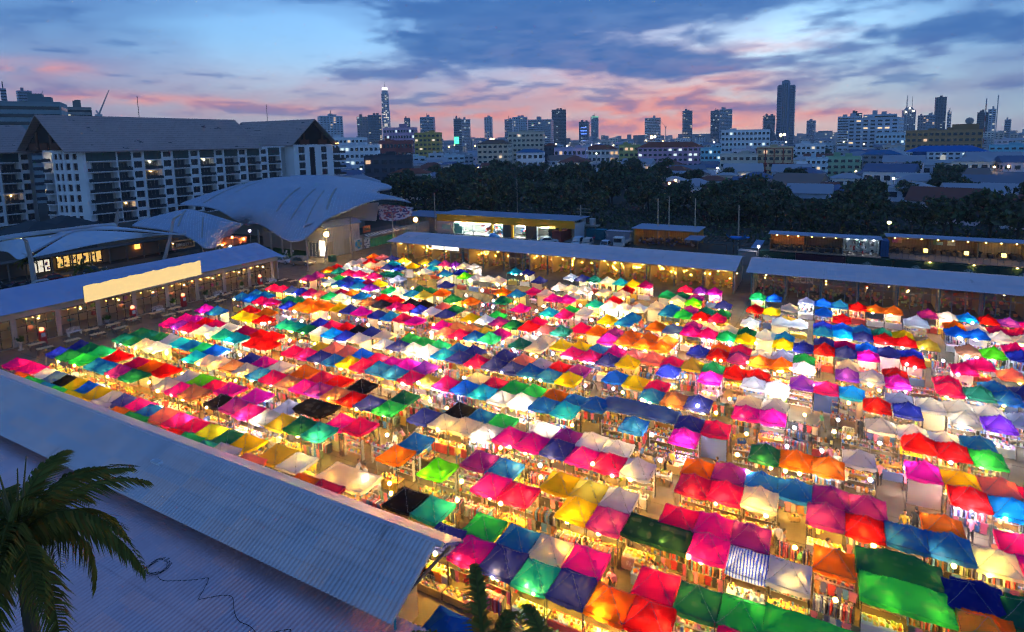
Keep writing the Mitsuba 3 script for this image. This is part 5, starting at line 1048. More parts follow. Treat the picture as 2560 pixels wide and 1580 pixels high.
# the slim tower with its lit crown
SL = thing('slim_tower', 'slim pale tower with brightly lit crown and needle, tallest left of centre', 'tower'); M = TR(-1551.5, 1697.8, 0, .74)
mb = MB(); mb.box((-15.5, 0, 0), (15.5, 31, 150), WALLS['G']).box((-14, 2, 150), (14, 29, 215), WALLS['G']).box((-11, 4, 215), (11, 26, 228), (.4, .4, .42)); part(SL, 'wall', mb.shape('city_wall'), M)
fm = MB()
for z in np.arange(6, 212, 6.4):
    for xx in (-11, -4.5, 2, 8.5): fm.box((xx - 2, -.5 if z < 150 else 1.5, z), (xx + 2, -.1 if z < 150 else 1.9, z + 3), (.03, .035, .05))
part(SL, 'window', fm.shape('gloss_vc'), M, kind='stuff'); ln = MB()
for q in range(26): z = 6 + 6.4 * rng.randrange(12, 32); xx = rng.choice((-11, -4.5, 2, 8.5)); ln.box((xx - 2, -1.0, z), (xx + 2, -.6, z + 3))
part(SL, 'lit_window', lamp_shape(ln, (1, .8, .5), 2), M, kind='stuff')
part(SL, 'lit_crown', lamp_shape(MB().box((-10, 4, 229), (10, 26, 238)), (1, .97, .95), 3.2), M); part(SL, 'needle', MB().tube((0, 15, 238), (0, 15, 262), 1.6, 6, (.3, .28, .3), r2=.3).shape('painted'), M)
TT = thing('tallest_tower', 'tall slate blue tower of three offset shafts right of centre', 'tower'); M = TR(-106.3, 1496, 0, -.02); SLT = (.15, .19, .27)
part(TT, 'wall', MB().box((-19.4, 0, 0), (-9, 26, 145), SLT).box((-9, -3, 0), (7, 28, 157), (.19, .23, .31)).box((7, 0, 0), (19.4, 26, 146), SLT).shape('city_wall'), M); fm = MB()
for z in np.arange(6, 143, 3.9):
    fm.box((-18.6, -.5, z), (-9.6, -.1, z + 1.6), (.05, .06, .09)); fm.box((9.6, -.5, z), (18.8, -.1, z + 1.6), (.05, .06, .09)); fm.box((19.4, 1, z), (19.8, 25, z + 1.6), (.05, .06, .09))
for x in (-7, -2.6, 1.8): fm.box((x, -3.4, 4), (x + 2.4, -3.05, 150), (.06, .075, .11))
part(TT, 'window_band', fm.shape('gloss_vc'), M, kind='stuff'); part(TT, 'roof_house', MB().box((-17, 4, 145), (-11, 20, 148), SLT).box((-5, 4, 157), (4, 20, 159), SLT).shape('painted'), M)
k = thing('triangular_gable_building', 'low dark building with steep triangular front left of the tallest tower', 'building'); part(k, 'wall', MB().add([(-160, 1395, 0), (-106, 1395, 0), (-133, 1395, 56), (-160, 1420, 0), (-106, 1420, 0), (-133, 1420, 56)], [[0, 1, 2], [3, 5, 4], [0, 2, 5], [0, 5, 3], [1, 4, 5], [1, 5, 2]], (.12, .13, .16)).shape('painted'))
part(k, 'bargeboard', MB().tube((-160, 1394, 0), (-133, 1394, 56), 1.2, 4, (.35, .33, .34)).tube((-106, 1394, 0), (-133, 1394, 56), 1.2, 4, (.35, .33, .34)).shape('painted'))
for i, (x, y, w, h, s, lab, fl, roof) in enumerate(MIDS):
    k, M = bld('apartment_building' if fl > 3 else 'house', lab, 'building', x, y, w, min(16, w * .6) if w > 12 else w * .9, h - (1.2 if not roof else min(w, 16) * .12), WALLS[s], fl, .10 if s not in ('beige', 'whitesmall') else .05, roof, i + 400, 3.3 if w > 14 else 2.4, rz=math.atan2(-x, y) * .75 + .1 * math.sin(i * 1.7))
    if s == 'grid':
        g = MB()
        for q in np.linspace(-w / 2, w / 2, 5): g.box((q - .25, -.35, 0), (q + .25, 0, h - 1.2), (.35, .05, .04))
        for z in np.linspace(3, h - 1.5, 4): g.box((-w / 2, -.35, z), (w / 2, -.05, z + .35), (.35, .05, .04))
        part(k, 'red_band', g.shape('painted'), M)
    if s == 'ocher':
        part(k, 'dish_antenna', MB().tube((w * .32, 6, h), (w * .32, 6, h + 4), .3, 6, (.3, .25, .22)).ball((w * .33, 5, h + 5.5), 2.6, (.35, .33, .33), 1, (1, .35, 1)).shape('painted'), M); part(k, 'roof_block', MB().box((w * .12, 2, h - 1.2), (w * .45, 12, h + 3.4), (.36, .21, .1)).shape('painted'), M)
    if s == 'whiteblue' and fl == 5:
        a = MB().box((-3.6, -.5, 1), (-1.0, -.3, h * .66)); a.tube((-2.3, -.5, h * .66), (-2.3, -.3, h * .66), 1.3, 12); part(k, 'stair_window', lamp_shape(a, (1, .9, .55), .35), M)
        for sx in (-.36, .30): part(k, 'balcony_bay', MB().box((w * sx - 3.5, -.5, 2), (w * sx + 3.5, -.3, h * .88), (.02, .07, .2)).shape('painted'), M)
r = random.Random(77); nlow = 0; LOWB = []; taken = [(x, y, w) for x, y, w, *_ in MIDS]
LOWC = [(.68, .69, .70), (.55, .56, .58), (.72, .66, .58), (.46, .50, .56), (.60, .50, .42), (.52, .60, .62), (.68, .56, .58), (.36, .36, .38)]
RFC = [(.24, .26, .32), (.33, .34, .38), (.16, .18, .23), (.20, .07, .05), (.10, .14, .24), (.42, .41, .41), (.22, .16, .14)]
def free(x, y, q):
    return all(math.hypot(x - a, y - b) > (q + c) * .56 for a, b, c in taken)
for band_, (d0, d1, cnt) in enumerate(((176, 262, 40), (262, 340, 56), (340, 450, 92), (450, 620, 120), (620, 900, 110), (900, 1500, 70))):
    for _ in range(cnt * 5):
        if cnt <= 0: break
        D = r.uniform(d0, d1); az = math.radians(r.uniform(-49, 17)); x, y = D * math.sin(az), D * math.cos(az); deg = math.degrees(az)
        lim = 318 if -40 < deg < -16 else 250 if deg <= -40 else 205 if deg < -3 else 172
        w = r.uniform(8, 19) * (1 + band_ * .10)
        if D < lim or not free(x, y, w): continue
        taken.append((x, y, w)); cnt -= 1; nlow += 1; far = band_ >= 3
        h = r.uniform(3.4, 6.5) if band_ < 2 else r.uniform(4, 10) if band_ == 2 else r.uniform(5, 14) if band_ == 3 else r.uniform(6, 18) if band_ == 4 else r.uniform(9, 26)
        flat_ = far and r.random() < .7
        LOWB.append((az, band_, x, y, w, w * r.uniform(.6, 1.0), h, r.randrange(8), -1 if flat_ else r.randrange(7), 2000 + nlow, far))
LOWB.sort(); cnt_ = {}
for az, band_, x, y, w, d, h, ci, ro, sd, far in LOWB:
    cnt_[band_] = n = cnt_.get(band_, 0) + 1; wn_ = ('pale grey', 'grey', 'cream', 'blue grey', 'tan', 'greenish', 'pinkish', 'dark')[ci]; rn = ('slate', 'grey', 'black', 'red', 'blue', 'silver', 'brown')[ro] + ' pitched' if ro >= 0 else 'flat'; bn = ('nearest', 'second', 'third', 'fourth', 'fifth', 'farthest')[band_]
    if not far: bld('house', '%s house with %s roof, %s from left in %s belt of houses' % (wn_, rn, ordinal(n), bn), 'house', x, y, w, d, h, LOWC[ci], None, .07, 0 if ro < 0 else RFC[ro], sd, 3.6, group='houses behind the trees', pw=.7)
    else: bld('city_block', '%s city block with %s roof, %s from left in the %s belt' % (wn_, rn, ordinal(n), bn), 'building', x, y, w, d, h, LOWC[ci], None, .075, 0 if ro < 0 else RFC[ro], sd, 4.4, group='distant city blocks', pw=.8)
CL = []
for i in range(96):
    D = r.uniform(190, 420) if i < 40 else r.uniform(420, 1300); az = math.radians(r.uniform(-47, 16)); c = r.choice([SODIUM, WARM2, (.8, 1, .5), COOL, SODIUM, WARM2])
    if i < 40 and -40 < math.degrees(az) < -16: D = max(D, 335)
    CL.append((az, D, c, i, r.uniform(6, 8) if i < 40 else r.uniform(12, 20)))
for n, (az, D, c, i, h) in enumerate(sorted(CL)):
    x, y = D * math.sin(az), D * math.cos(az)
    k = thing('city_lamp', 'small %s lamp glowing among the houses and blocks of the city, %s from left' % ({SODIUM: 'orange', WARM2: 'warm', COOL: 'white'}.get(c, 'greenish'), ordinal(n + 1)), 'street lamp', 'lamps scattered through the city')
    part(k, 'pole', MB().tube((x, y, 0), (x, y, h), .1 + D * .0001, 5, (.2, .2, .2)).shape('painted')); part(k, 'lamp', lamp_shape(MB().ball((x, y, h), .26 + D * .00055, sub=1), c, 60 if i < 40 else 34, smooth=True))
for j, (x, y, s) in enumerate(((-640, 1010, 1.4), (-330, 1130, 1.5), (-95, 1240, 1.4))):
    k = thing('flood_lamp', '%s bright orange white flood light cluster on the skyline' % ('left', 'middle', 'right')[j], 'flood light'); part(k, 'mast', MB().tube((x, y, 0), (x, y, 27), .5, 6, (.2, .2, .2)).shape('painted')); part(k, 'lamp', lamp_shape(MB().ball((x, y, 27), 2.0 * s).ball((x + 7, y, 27.6), 1.6 * s), (1, .72, .3), 22, smooth=True))
def mast(label, x, y, h, rr=.5, red=True):
    k = thing('radio_mast', label, 'mast'); mb = MB()
    for z in np.arange(0, h, h / 9): mb.tube((x, y, z), (x, y, z + h / 9), rr, 4, (.45, .1, .08) if int(z / (h / 9)) % 2 and red else (.5, .5, .52))
    part(k, 'mast', mb.shape('painted'))
mast('thin mast left of the twin block on the skyline', -190, 1200, 78, .45, False); mast('thin mast between the wide white block and the crowned tower', 110, 1150, 90, .45, False); mast('red and white mast near the right edge', 190, 1000, 72, .7); mast('taller lattice mast right of the red one', 203, 1000, 76, .6, False)
def crane(label, x, y, h, jib, ang):
    k = thing('tower_crane', label, 'crane'); c = (.5, .5, .52); part(k, 'mast', MB().tube((x, y, 0), (x, y, h), .9, 4, c).box((x - 1.5, y - 1.5, h), (x + 1.5, y + 1.5, h + 2.5), c).shape('painted'))
    part(k, 'jib', MB().tube((x, y, h + 2), (x + jib * math.cos(ang), y + jib * .35 * math.cos(ang), h + 2 + jib * math.sin(ang)), .7, 4, c, r2=.25).tube((x, y, h + 2), (x - jib * .25 * math.cos(ang), y, h + 5), .6, 4, c).shape('painted'))
crane('tall leaning crane over the unfinished block at the left', -448, 210, 44, 19, 1.05); crane('lower leaning crane left of the tall one', -640, 250, 56, 20, 1.0)
crane('small crane right of the black tower on the skyline', -400, 1500, 52, 26, 2.2)
rs = np.random.RandomState(3); mb = MB(); ln = MB()
for _ in range(900):
    D = rs.uniform(1500, 3250); a = math.radians(rs.uniform(-52, 19)); x, y = D * math.sin(a), D * math.cos(a); w = rs.uniform(14, 60); h = rs.choice([rs.uniform(8, 24), rs.uniform(20, 44) * (D / 2500) ** .5], p=[.7, .3]); c = rs.uniform(.14, .42)
    mb.box((x - w / 2, y, 0), (x + w / 2, y + w * .6, h), (c * .92, c * .97, c * 1.06), -a)  # blue tint: distance haze put into the colour of the blocks
    if rs.rand() < .8:
        for q in range(rs.randint(1, 5)): u = rs.uniform(-.4, .4) * w; z = rs.uniform(.3, .95) * h; ln.box((x + u - 1.2, y - w * .25 - 2, z), (x + u + 1.2, y - w * .25 - 1, z + 2))
DC = thing('distant_city', 'the unbroken mass of far city blocks along the horizon', 'city', kind='stuff'); part(DC, 'block', mb.shape('city_wall'), kind='stuff'); part(DC, 'lit_window', lamp_shape(ln, (1, .8, .5), 1.6), kind='stuff')
# ------------------------------------------------------------------ trees
def crown_mesh(seed, R_=3.6, H_=7, n=1500, leaf=.5):
    r = np.random.RandomState(seed); mb = MB(); lobes = [(r.uniform(-.55, .55) * R_, r.uniform(-.55, .55) * R_, H_ * r.uniform(.45, .95), R_ * r.uniform(.38, .62)) for _ in range(9)]
    lob = r.randint(0, 9, n); dirs = r.randn(n, 3); dirs /= np.linalg.norm(dirs, axis=1, keepdims=True); dirs[:, 2] = np.where(dirs[:, 2] < -.3, -dirs[:, 2], dirs[:, 2])
    L = np.array(lobes)[lob]; rad = L[:, 3] * (r.rand(n) ** .45) * (1 + .25 * r.randn(n) * .5); c = L[:, :3] + dirs * rad[:, None] * [1, 1, .8]
    nv = dirs + .7 * r.randn(n, 3); nv /= np.linalg.norm(nv, axis=1, keepdims=True); a = np.cross(nv, r.randn(n, 3)); a /= np.linalg.norm(a, axis=1, keepdims=True); b = np.cross(nv, a); s = leaf * (.6 + .8 * r.rand(n))[:, None]
    v = np.stack([c - a * s, c - b * s * .5, c + a * s, c + b * s * .5], 1).reshape(-1, 3); f = np.arange(4 * n).reshape(n, 4)
    base = np.array([.085, .105, .065]); col = np.repeat(base * (.6 + .9 * r.rand(n, 1)) * (1 + .3 * r.randn(n, 3) * .4), 4, axis=0); mb.add(v, f, np.clip(col, .005, .2)); return mb.shape('leaf_vc')
CROWNS = [crown_mesh(s, 3.6 + .3 * (s % 3), 6.5 + .5 * (s % 2)) for s in range(7)]
def trunk_mesh(seed):
    r = random.Random(seed); mb = MB(); p = np.array([0, 0, -.1]); col = (.07, .055, .045)
    q = np.array([r.uniform(-.2, .2), r.uniform(-.2, .2), 2.4]); mb.tube(p, q, .26, 7, col, r2=.2)
    for i in range(5):
        a = r.uniform(0, 6.28); e = q + np.array([math.cos(a) * 1.9, math.sin(a) * 1.9, r.uniform(1.8, 3.4)]); mb.tube(q - [0, 0, .2], e, .13, 5, col, r2=.04)
    return mb.shape('painted')
TRUNKS = [trunk_mesh(s) for s in range(4)]
r = random.Random(31); tpos = []
for _ in range(6000):
    if len(tpos) >= 108: break
    deg = r.uniform(-43, 17); a = math.radians(deg)
    lo = 176 if deg < -36 else 158 if deg < -12 else 150; hi = 250 if deg < -36 else 296 if deg < -15 else 190 if deg < -3 else 166 if deg < 6 else 160
    D = math.sqrt(r.uniform(lo * lo, hi * hi)); x, y = D * math.sin(a), D * math.cos(a)
    if y < 131 or (x < -100 and y < 150): continue
    if deg > 2 and y < 142 and r.random() < .4: continue
    if all(math.hypot(x - b, y - c) > 4.6 for b, c, _ in tpos): tpos.append((x, y, 1))
for q in range(34): tpos.append((lambda D, g: (D * math.sin(g), D * math.cos(g), 0))(r.uniform(190, 640), math.radians(r.uniform(-40, 16))))
for D, deg in ((236, 6), (250, 8), (300, -9), (310, 14), (330, -20), (350, -38), (345, -42), (420, -10), (390, 2), (272, -3), (225, 12), (228, 15), (222, 9.5), (260, -12)): tpos.append((D * math.sin(math.radians(deg)), D * math.cos(math.radians(deg)), 0))
tpos.sort(key=lambda q: math.atan2(q[0], q[1])); tn = [0, 0]
for i, (x, y, w) in enumerate(tpos):
    tn[w] += 1
    s = r.uniform(.85, 1.5) * (1.25 if w and math.degrees(math.atan2(x, y)) < -15 else 1); M = TR(x, y, 0, r.uniform(0, 6.28), (s, s, s * r.uniform(.85, 1.15)))
    k = thing('dense_tree', ('dark leafy tree in the unlit wood behind the market, %s from left' if w else 'dark leafy tree standing between the houses beyond the wood, %s from left') % ordinal(tn[w]), 'tree', 'trees of the dark wood' if w else 'trees between the houses')
    part(k, 'crown', CROWNS[i % 7], M); part(k, 'trunk', TRUNKS[i % 4], M)
rs = np.random.RandomState(4); n = 9000; mb = MB(); X = rs.uniform(-150, 62, n); Y = rs.uniform(124, 190, n); keep = (Y > 131) | ((X > -14) & (Y > 126)) ; keep &= ~((X < -95) & (Y < 148)); X, Y = X[keep], Y[keep]; n = len(X)
hz = 1.7 * meshkit.noise(np.stack([X * .15, Y * .15, X * 0], -1)) + .3; c = np.stack([X, Y, hz * rs.rand(n)], -1); a = rs.randn(n, 3); a /= np.linalg.norm(a, axis=1, keepdims=True); b = np.cross(a, rs.randn(n, 3)); b /= np.linalg.norm(b, axis=1, keepdims=True); s = .55 * (.5 + rs.rand(n))[:, None]
mb.add(np.stack([c - a * s, c - b * s * .6, c + a * s, c + b * s * .6], 1).reshape(-1, 3), np.arange(4 * n).reshape(n, 4), np.clip(np.repeat(np.array([.085, .11, .06]) * (.5 + rs.rand(n, 1)), 4, 0), 0, .2))
single('undergrowth', mb.shape('leaf_vc'), 'dark scrub and tall grass under the trees behind the market', 'undergrowth', kind='stuff')
# ------------------------------------------------------------------ palms
def frond(L, droop, seed, n=44, w=.75, thick=.034):
    """rib and leaflets, running along +x from the origin, arching down"""
    r = random.Random(seed); mb = MB(); t = np.linspace(0, 1, 15); x = L * (t - .18 * droop * t ** 3); z = L * (.55 * t - (.55 + droop * .62) * t ** 2.2); P = np.stack([x, .12 * L * (r.random() - .5) * t ** 2, z], -1)
    for i in range(14): mb.tube(P[i], P[i + 1], .045 * (1 - t[i]) + .008, 5, (.12, .12, .03), r2=.045 * (1 - t[i + 1]) + .008, cap=False)
    for i in range(n):
        u = .10 + .90 * i / n; p = np.array([np.interp(u, t, P[:, k]) for k in range(3)]); q = np.array([np.interp(min(u + .02, 1), t, P[:, k]) for k in range(3)]) - p; q /= max(np.linalg.norm(q), 1e-6)
        ln = w * (1.15 * math.sin(math.pi * (u * .86 + .10)) ** .7) * r.uniform(.8, 1.1)
        for s in (-1, 1):
            d = np.array([q[0] * .75, s * .8, -.35 - .5 * r.random() - .35 * droop]); d /= np.linalg.norm(d); mid = p + d * ln * .5 + [0, 0, .05]; e = p + d * ln + [0, 0, -.22 * ln - .1 * r.random()]
            wd = np.cross(d, [0, 0, 1.]); wd /= np.linalg.norm(wd); wd = wd * thick; g = r.uniform(.7, 1.4); c = (.12 * g * (1.6 if r.random() < .2 else 1), .135 * g, .03 * g)
            mb.add([p - wd, p + wd, mid + wd * .9, mid - wd * .9, e], [[0, 1, 2], [0, 2, 3], [3, 2, 4]], c)
    return mb.shape('leaf_vc')
def palm(label, x, y, h, n, L, seed, spears=4, trunk_r=.2, el0=.95, wide=.19, thick=.034):
    r = random.Random(seed); k = thing('coconut_palm', label, 'palm'); mb = MB(); z = 0; lean = (r.uniform(-.3, .3), r.uniform(-.2, .2)); px, py = x, y
    while z < h:
        z2 = min(z + .28, h); mb.tube((x + lean[0] * (z / h) ** 2, y + lean[1] * (z / h) ** 2, z), (x + lean[0] * (z2 / h) ** 2, y + lean[1] * (z2 / h) ** 2, z2), trunk_r * (1.06 - .2 * z / h), 10, (.10, .075, .055), r2=trunk_r * (.98 - .2 * z / h), cap=False); z = z2
    cx, cy = x + lean[0], y + lean[1]; part(k, 'trunk', mb.shape('painted'))
    for i in range(n):
        a = 2.4 * i + r.uniform(-.2, .2); el = el0 - (el0 + .55) * i / n; FR = frond(L * r.uniform(.85, 1.08), .35 + .55 * i / n + r.uniform(-.1, .15), seed * 100 + i, n=int(34 + L * 7), w=wide * L, thick=thick)
        part(k, 'frond', FR, T().translate([cx, cy, h]) @ T().rotate([0, 0, 1], math.degrees(a)) @ T().rotate([0, 1, 0], -math.degrees(el)))
    for i in range(spears):
        a = i * 1.7; mb = MB().tube((cx, cy, h), (cx + .5 * math.cos(a), cy + .4 * math.sin(a), h + L * .72), .05, 5, (.16, .13, .05), r2=.012); part(k, 'spear', mb.shape('painted'))
    co = MB()
    for i in range(8): co.ball((cx + .3 * math.cos(i), cy + .3 * math.sin(i), h - .25 - .1 * (i % 3)), .14, (.09, .07, .02), 1)
    part(k, 'coconut', co.shape('painted', smooth=True), kind='stuff')
    return k
palm('large coconut palm with drooping fronds in front of the metal roof at the left', -19.0, 6.0, 13.0, 26, 3.1, 3, wide=.21)
palm('palm top with upright fronds at the bottom centre, left of two', -4.5, 6.6, 14.7, 19, 2.1, 8, 0, .16, .5, .2, .02); palm('palm top at the bottom centre, right of two', -3.0, 6.5, 14.9, 19, 2.1, 9, 0, .16, .45, .2, .02)
for i, (x, y) in enumerate(((-128.5, 46.2), (-112, 47.5))): palm('small dark palm beside the leaning pylon and parked cars' if i == 0 else 'small dark palm standing before the orange doorway', x, y, 3.6, 13, 2.2, 20 + i, 1, .13)
"""bush""" 
mb = MB(); rs = np.random.RandomState(9); n = 1500; c = np.stack([rs.uniform(-36, -29.2, n), rs.uniform(7.4, 10, n), 2.2 * rs.rand(n)], -1); a = rs.randn(n, 3); a /= np.linalg.norm(a, axis=1, keepdims=True); b = np.cross(a, rs.randn(n, 3)); b /= np.linalg.norm(b, axis=1, keepdims=True); s = .16 * (.5 + rs.rand(n))[:, None]
mb.add(np.stack([c - a * s, c - b * s * .6, c + a * s, c + b * s * .6], 1).reshape(-1, 3), np.arange(4 * n).reshape(n, 4), np.clip(np.repeat(np.array([.04, .05, .025]) * (.5 + rs.rand(n, 1)), 4, 0), 0, .2))
single('dark_bush', mb.shape('leaf_vc'), 'dark bush below the palm at the lower left corner', 'bush', kind='stuff')
# ------------------------------------------------------------------ wide canopies and other single stalls
def wide(label, cx, cy, wx, wy, fab, rise=.62, hip=0, back=True, lamp=WARM, pw=240, kind=0, flip=False, signs=None, dz=0.0):
    k = thing('wide_stall', label, 'market stall'); mb = MB(); canopy(mb, cx, cy, wx, wy, rise, int(abs(cx * 7 + cy)) + 3, n=13, hip=hip, sag=.14); M = T().translate([0, 0, dz]); part(k, 'canopy', mb.shape('fabric_' + fab, smooth=28), M)
    for sx in (-1, 1):
        for sy in (-1, 1): part(k, 'leg', LEG, TR(cx + sx * (wx / 2 - .06), cy + sy * (wy / 2 - .06)))
    n = max(1, int(round(wx / 1.9)))
    for i in range(n):
        x = cx + (i - (n - 1) / 2) * wx / n; Mi = TR(x, cy, 0, math.pi if flip else 0, (wx / n / 1.95, 1, 1)); kk = (kind + i) % 10
        part(k, 'counter', FITS[kk], Mi); part(k, 'goods', GOODS[kk], Mi, kind='stuff')
        if back: part(k, 'back_panel', PANELS[i % 3], Mi)
        d = dict(BULB); d['emitter'] = glow(lamp, pw); part(k, 'lamp', d, Mi @ T().translate([.3, -.55, 1.9])); d = dict(BULB); d['emitter'] = glow(lamp, pw); part(k, 'lamp', d, Mi @ T().translate([-.4, .1, 1.95]))
    return k
k = wide('wide stall under a flat dark green tarpaulin with a lettered counter banner', -7.7, 28.2, 3.7, 1.95, 'pine', .42, 3.0, kind=0, pw=170)
part(k, 'banner', MB().box((-9.5, 27.16, .05), (-5.9, 27.19, .75), (.55, .33, .28)).box((-9.4, 28.9, 1.15), (-6.0, 28.95, 1.75), (.6, .36, .3)).shape('painted'))
part(k, 'lettering', strokes('kunk', .3, .022, (.85, .8, .7), (-9.2, 27.14, .3), (1, 0, 0), (0, 0, 1)).shape('painted')); part(k, 'lettering', strokes('kunkr', .3, .022, (.85, .8, .7), (-8.5, 28.87, 1.3), (1, 0, 0), (0, 0, 1)).shape('painted'))
wide('double width teal green canopy stall at the lower right, behind the bright green one', 3.75, 30.75, 3.75, 1.85, 'emerald', .7, 1.7, kind=3, flip=True, pw=110); wide('double width bright green canopy stall at the lower right with a patterned banner', 3.85, 28.9, 3.75, 1.9, 'green', .62, 1.7, kind=0, pw=190)
wide('large green canopy at the bottom edge right of centre', .0, 24.7, 3.9, 2.0, 'green', .7, 1.8, kind=6, pw=110)
wide('navy canopy stall at the lower right behind the amber one', 6.9, 30.3, 2.0, 1.9, 'navy', .7, kind=1, pw=60); wide('amber yellow canopy at the lower right corner beside the bright green one', 6.9, 28.3, 2.0, 1.95, 'orange', .66, kind=3, pw=190); wide('dark green canopy at the right edge beside the navy one', 8.95, 30.2, 1.95, 1.9, 'emerald', .7, kind=4, pw=120)
wide('long slate blue tarpaulin roof covering three stall widths in the middle of the market', -13.0, 41.5, 6.2, 1.8, 'slate', .5, 5.0, kind=2, lamp=WARM2, pw=60); wide('broad black tarpaulin over two stalls left of centre', -36.8, 30.4, 3.4, 2.1, 'black', .35, 2.2, kind=1, pw=90, dz=.16)
wide('broad pinkish cream canopy with white back sheet near the long roof', -27.2, 24.6, 4.0, 1.95, 'cream', .55, 1.8, kind=6, pw=110); wide('white gazebo with hung white walls at the far right', 9.3, 74.9, 2.4, 2.2, 'white', .8, kind=2, lamp=COOL, pw=60)
wide('small blue canopy behind the end of the long roof at the bottom', -14.4, 18.0, 2.2, 1.9, 'azure', .6, kind=9, pw=8, back=False)
# ------------------------------------------------------------------ signs and bits at the front stalls
GB = thing('snack_banner', 'orange banner with a round black emblem on the stall behind the long roof end', 'banner'); part(GB, 'sheet', MB().box((-19.0, 21.55, .1), (-17.5, 21.6, 1.0), (.75, .25, .05)).shape('painted')); part(GB, 'emblem', MB().tube((-18.3, 21.53, .55), (-18.3, 21.55, .55), .43, 20, (.02, .02, .02)).shape('painted'))
mt = meshkit.text_mesh('GUSTO', .17, .006, True); mt.apply_transform(trimesh.transformations.rotation_matrix(math.pi / 2, [1, 0, 0])); mt.apply_translation([-18.68, 21.525, .55]); part(GB, 'lettering', MB().add(mt.vertices, mt.faces, (.8, .75, .6)).shape('painted'))
mt = meshkit.text_mesh('BAR', .13, .006, True); mt.apply_transform(trimesh.transformations.rotation_matrix(math.pi / 2, [1, 0, 0])); mt.apply_translation([-18.48, 21.525, .33]); part(GB, 'lettering', MB().add(mt.vertices, mt.faces, (.8, .75, .6)).shape('painted'))
PS = thing('price_sign', 'yellow price sign with black numerals under the red canopies', 'sign'); part(PS, 'board', MB().box((5.0, 44.2, 1.35), (6.3, 44.24, 1.9), (.85, .72, .02)).shape('painted'))
for tx, xx in (('20', 5.08), ('3 50', 5.6)):
    mt = meshkit.text_mesh(tx, .3, .006, True); mt.apply_transform(trimesh.transformations.rotation_matrix(math.pi / 2, [1, 0, 0])); mt.apply_translation([xx, 44.19, 1.48]); part(PS, 'numeral', MB().add(mt.vertices, mt.faces, (.03, .03, .02)).shape('painted'))
PS = thing('price_sign', 'small cream sign reading 100 among the lamps right of centre', 'sign'); part(PS, 'board', MB().box((1.5, 46.9, .9), (2.3, 46.94, 1.3), (.85, .78, .5)).shape('painted')); mt = meshkit.text_mesh('100', .24, .006, True); mt.apply_transform(trimesh.transformations.rotation_matrix(math.pi / 2, [1, 0, 0])); mt.apply_translation([1.6, 46.89, .98]); part(PS, 'numeral', MB().add(mt.vertices, mt.faces, (.1, .06, .03)).shape('painted'))
mt = meshkit.text_mesh('ZON', .9, .05, True); mt.apply_transform(trimesh.transformations.rotation_matrix(math.pi / 2, [1, 0, 0])); mt.apply_translation([-4.4, 88.25, 2.35]); single('shop_letters', MB().add(mt.vertices, mt.faces, (.5, .45, .38)).shape('painted'), 'large cream letters half hidden under the eave of the dark shop row', 'sign')
# a dining table with a pale blue cloth in the lane at the lower right
DT = thing('dining_table', 'table with pale blue cloth and food between the stalls at the lower right', 'table'); part(DT, 'tabletop', MB().box((.25, 27.7, .72), (1.15, 29.0, .75), (.35, .55, .62)).shape('painted')); g = MB()
for s in range(40): a = s / 40 * 6.283; g
ring = np.array([(.25 + .9 * u, 27.7 + 1.3 * v) for u, v in [(i / 8, 0) for i in range(8)] + [(1, i / 8) for i in range(8)] + [(1 - i / 8, 1) for i in range(8)] + [(0, 1 - i / 8) for i in range(9)]]); k2 = len(ring); ctr = np.array([.7, 28.35])
foot = ctr + (ring - ctr) * (1.06 + .05 * np.sin(np.arange(k2) * 1.9))[:, None]; foot[-1] = foot[0]
part(DT, 'cloth', MB().grid(np.stack([np.c_[ring, np.full(k2, .752)], np.c_[foot, .38 + .05 * np.sin(np.arange(k2) * 1.3)]], 1), (.4, .6, .68)).shape('painted')); part(DT, 'leg', MB().box((.35, 27.8, 0), (.4, 27.85, .72)).shape('painted')); part(DT, 'leg', MB().box((1.0, 28.85, 0), (1.05, 28.9, .72)).shape('painted'))
for x, y, c in ((.5, 28.0, (.8, .5, .2)), (.85, 28.3, (.8, .8, .75)), (.6, 28.6, (.3, .5, .1)), (.95, 28.75, (.7, .2, .1))): single('dish', MB().tube((x, y, .755), (x, y, .80), .06, 10, (.85, .85, .82), r2=.11).ball((x, y, .80), .07, c, 1, (1, 1, .5)).shape('painted'), {.5: 'dish of orange food at the near left of the pale blue table', .85: 'white dish in the middle of the pale blue table', .6: 'dish of greens on the pale blue table', .95: 'dish of red food at the far right of the pale blue table'}[x], 'dish')
def stool(label, x, y, c):
    k = thing('plastic_stool', label, 'stool'); part(k, 'seat', MB().box((x - .16, y - .16, .42), (x + .16, y + .16, .45), c).shape('painted'))
    for sx in (-1, 1):
        for sy in (-1, 1): part(k, 'leg', MB().tube((x + sx * .17, y + sy * .17, 0), (x + sx * .13, y + sy * .13, .42), .02, 5, c).shape('painted'))
for i, (x, y, c, l) in enumerate(((-.1, 28.0, (.3, .45, .6), 'pale blue plastic stool at the left of the dining table'), (1.5, 28.1, (.3, .45, .6), 'pale blue plastic stool at the right of the dining table'), (-13.2, 42.9, (.1, .6, .15), 'green plastic stool in front of the slate tarpaulin'), (-12.4, 43.3, (.8, .05, .2), 'red plastic stool near the slate tarpaulin'), (-17.8, 30.6, (.05, .08, .35), 'dark blue plastic stool by the yellow canopy'), (4.6, 36.9, (.75, .08, .35), 'pink plastic stool in the lane right of centre'))): stool(l, x, y, c)
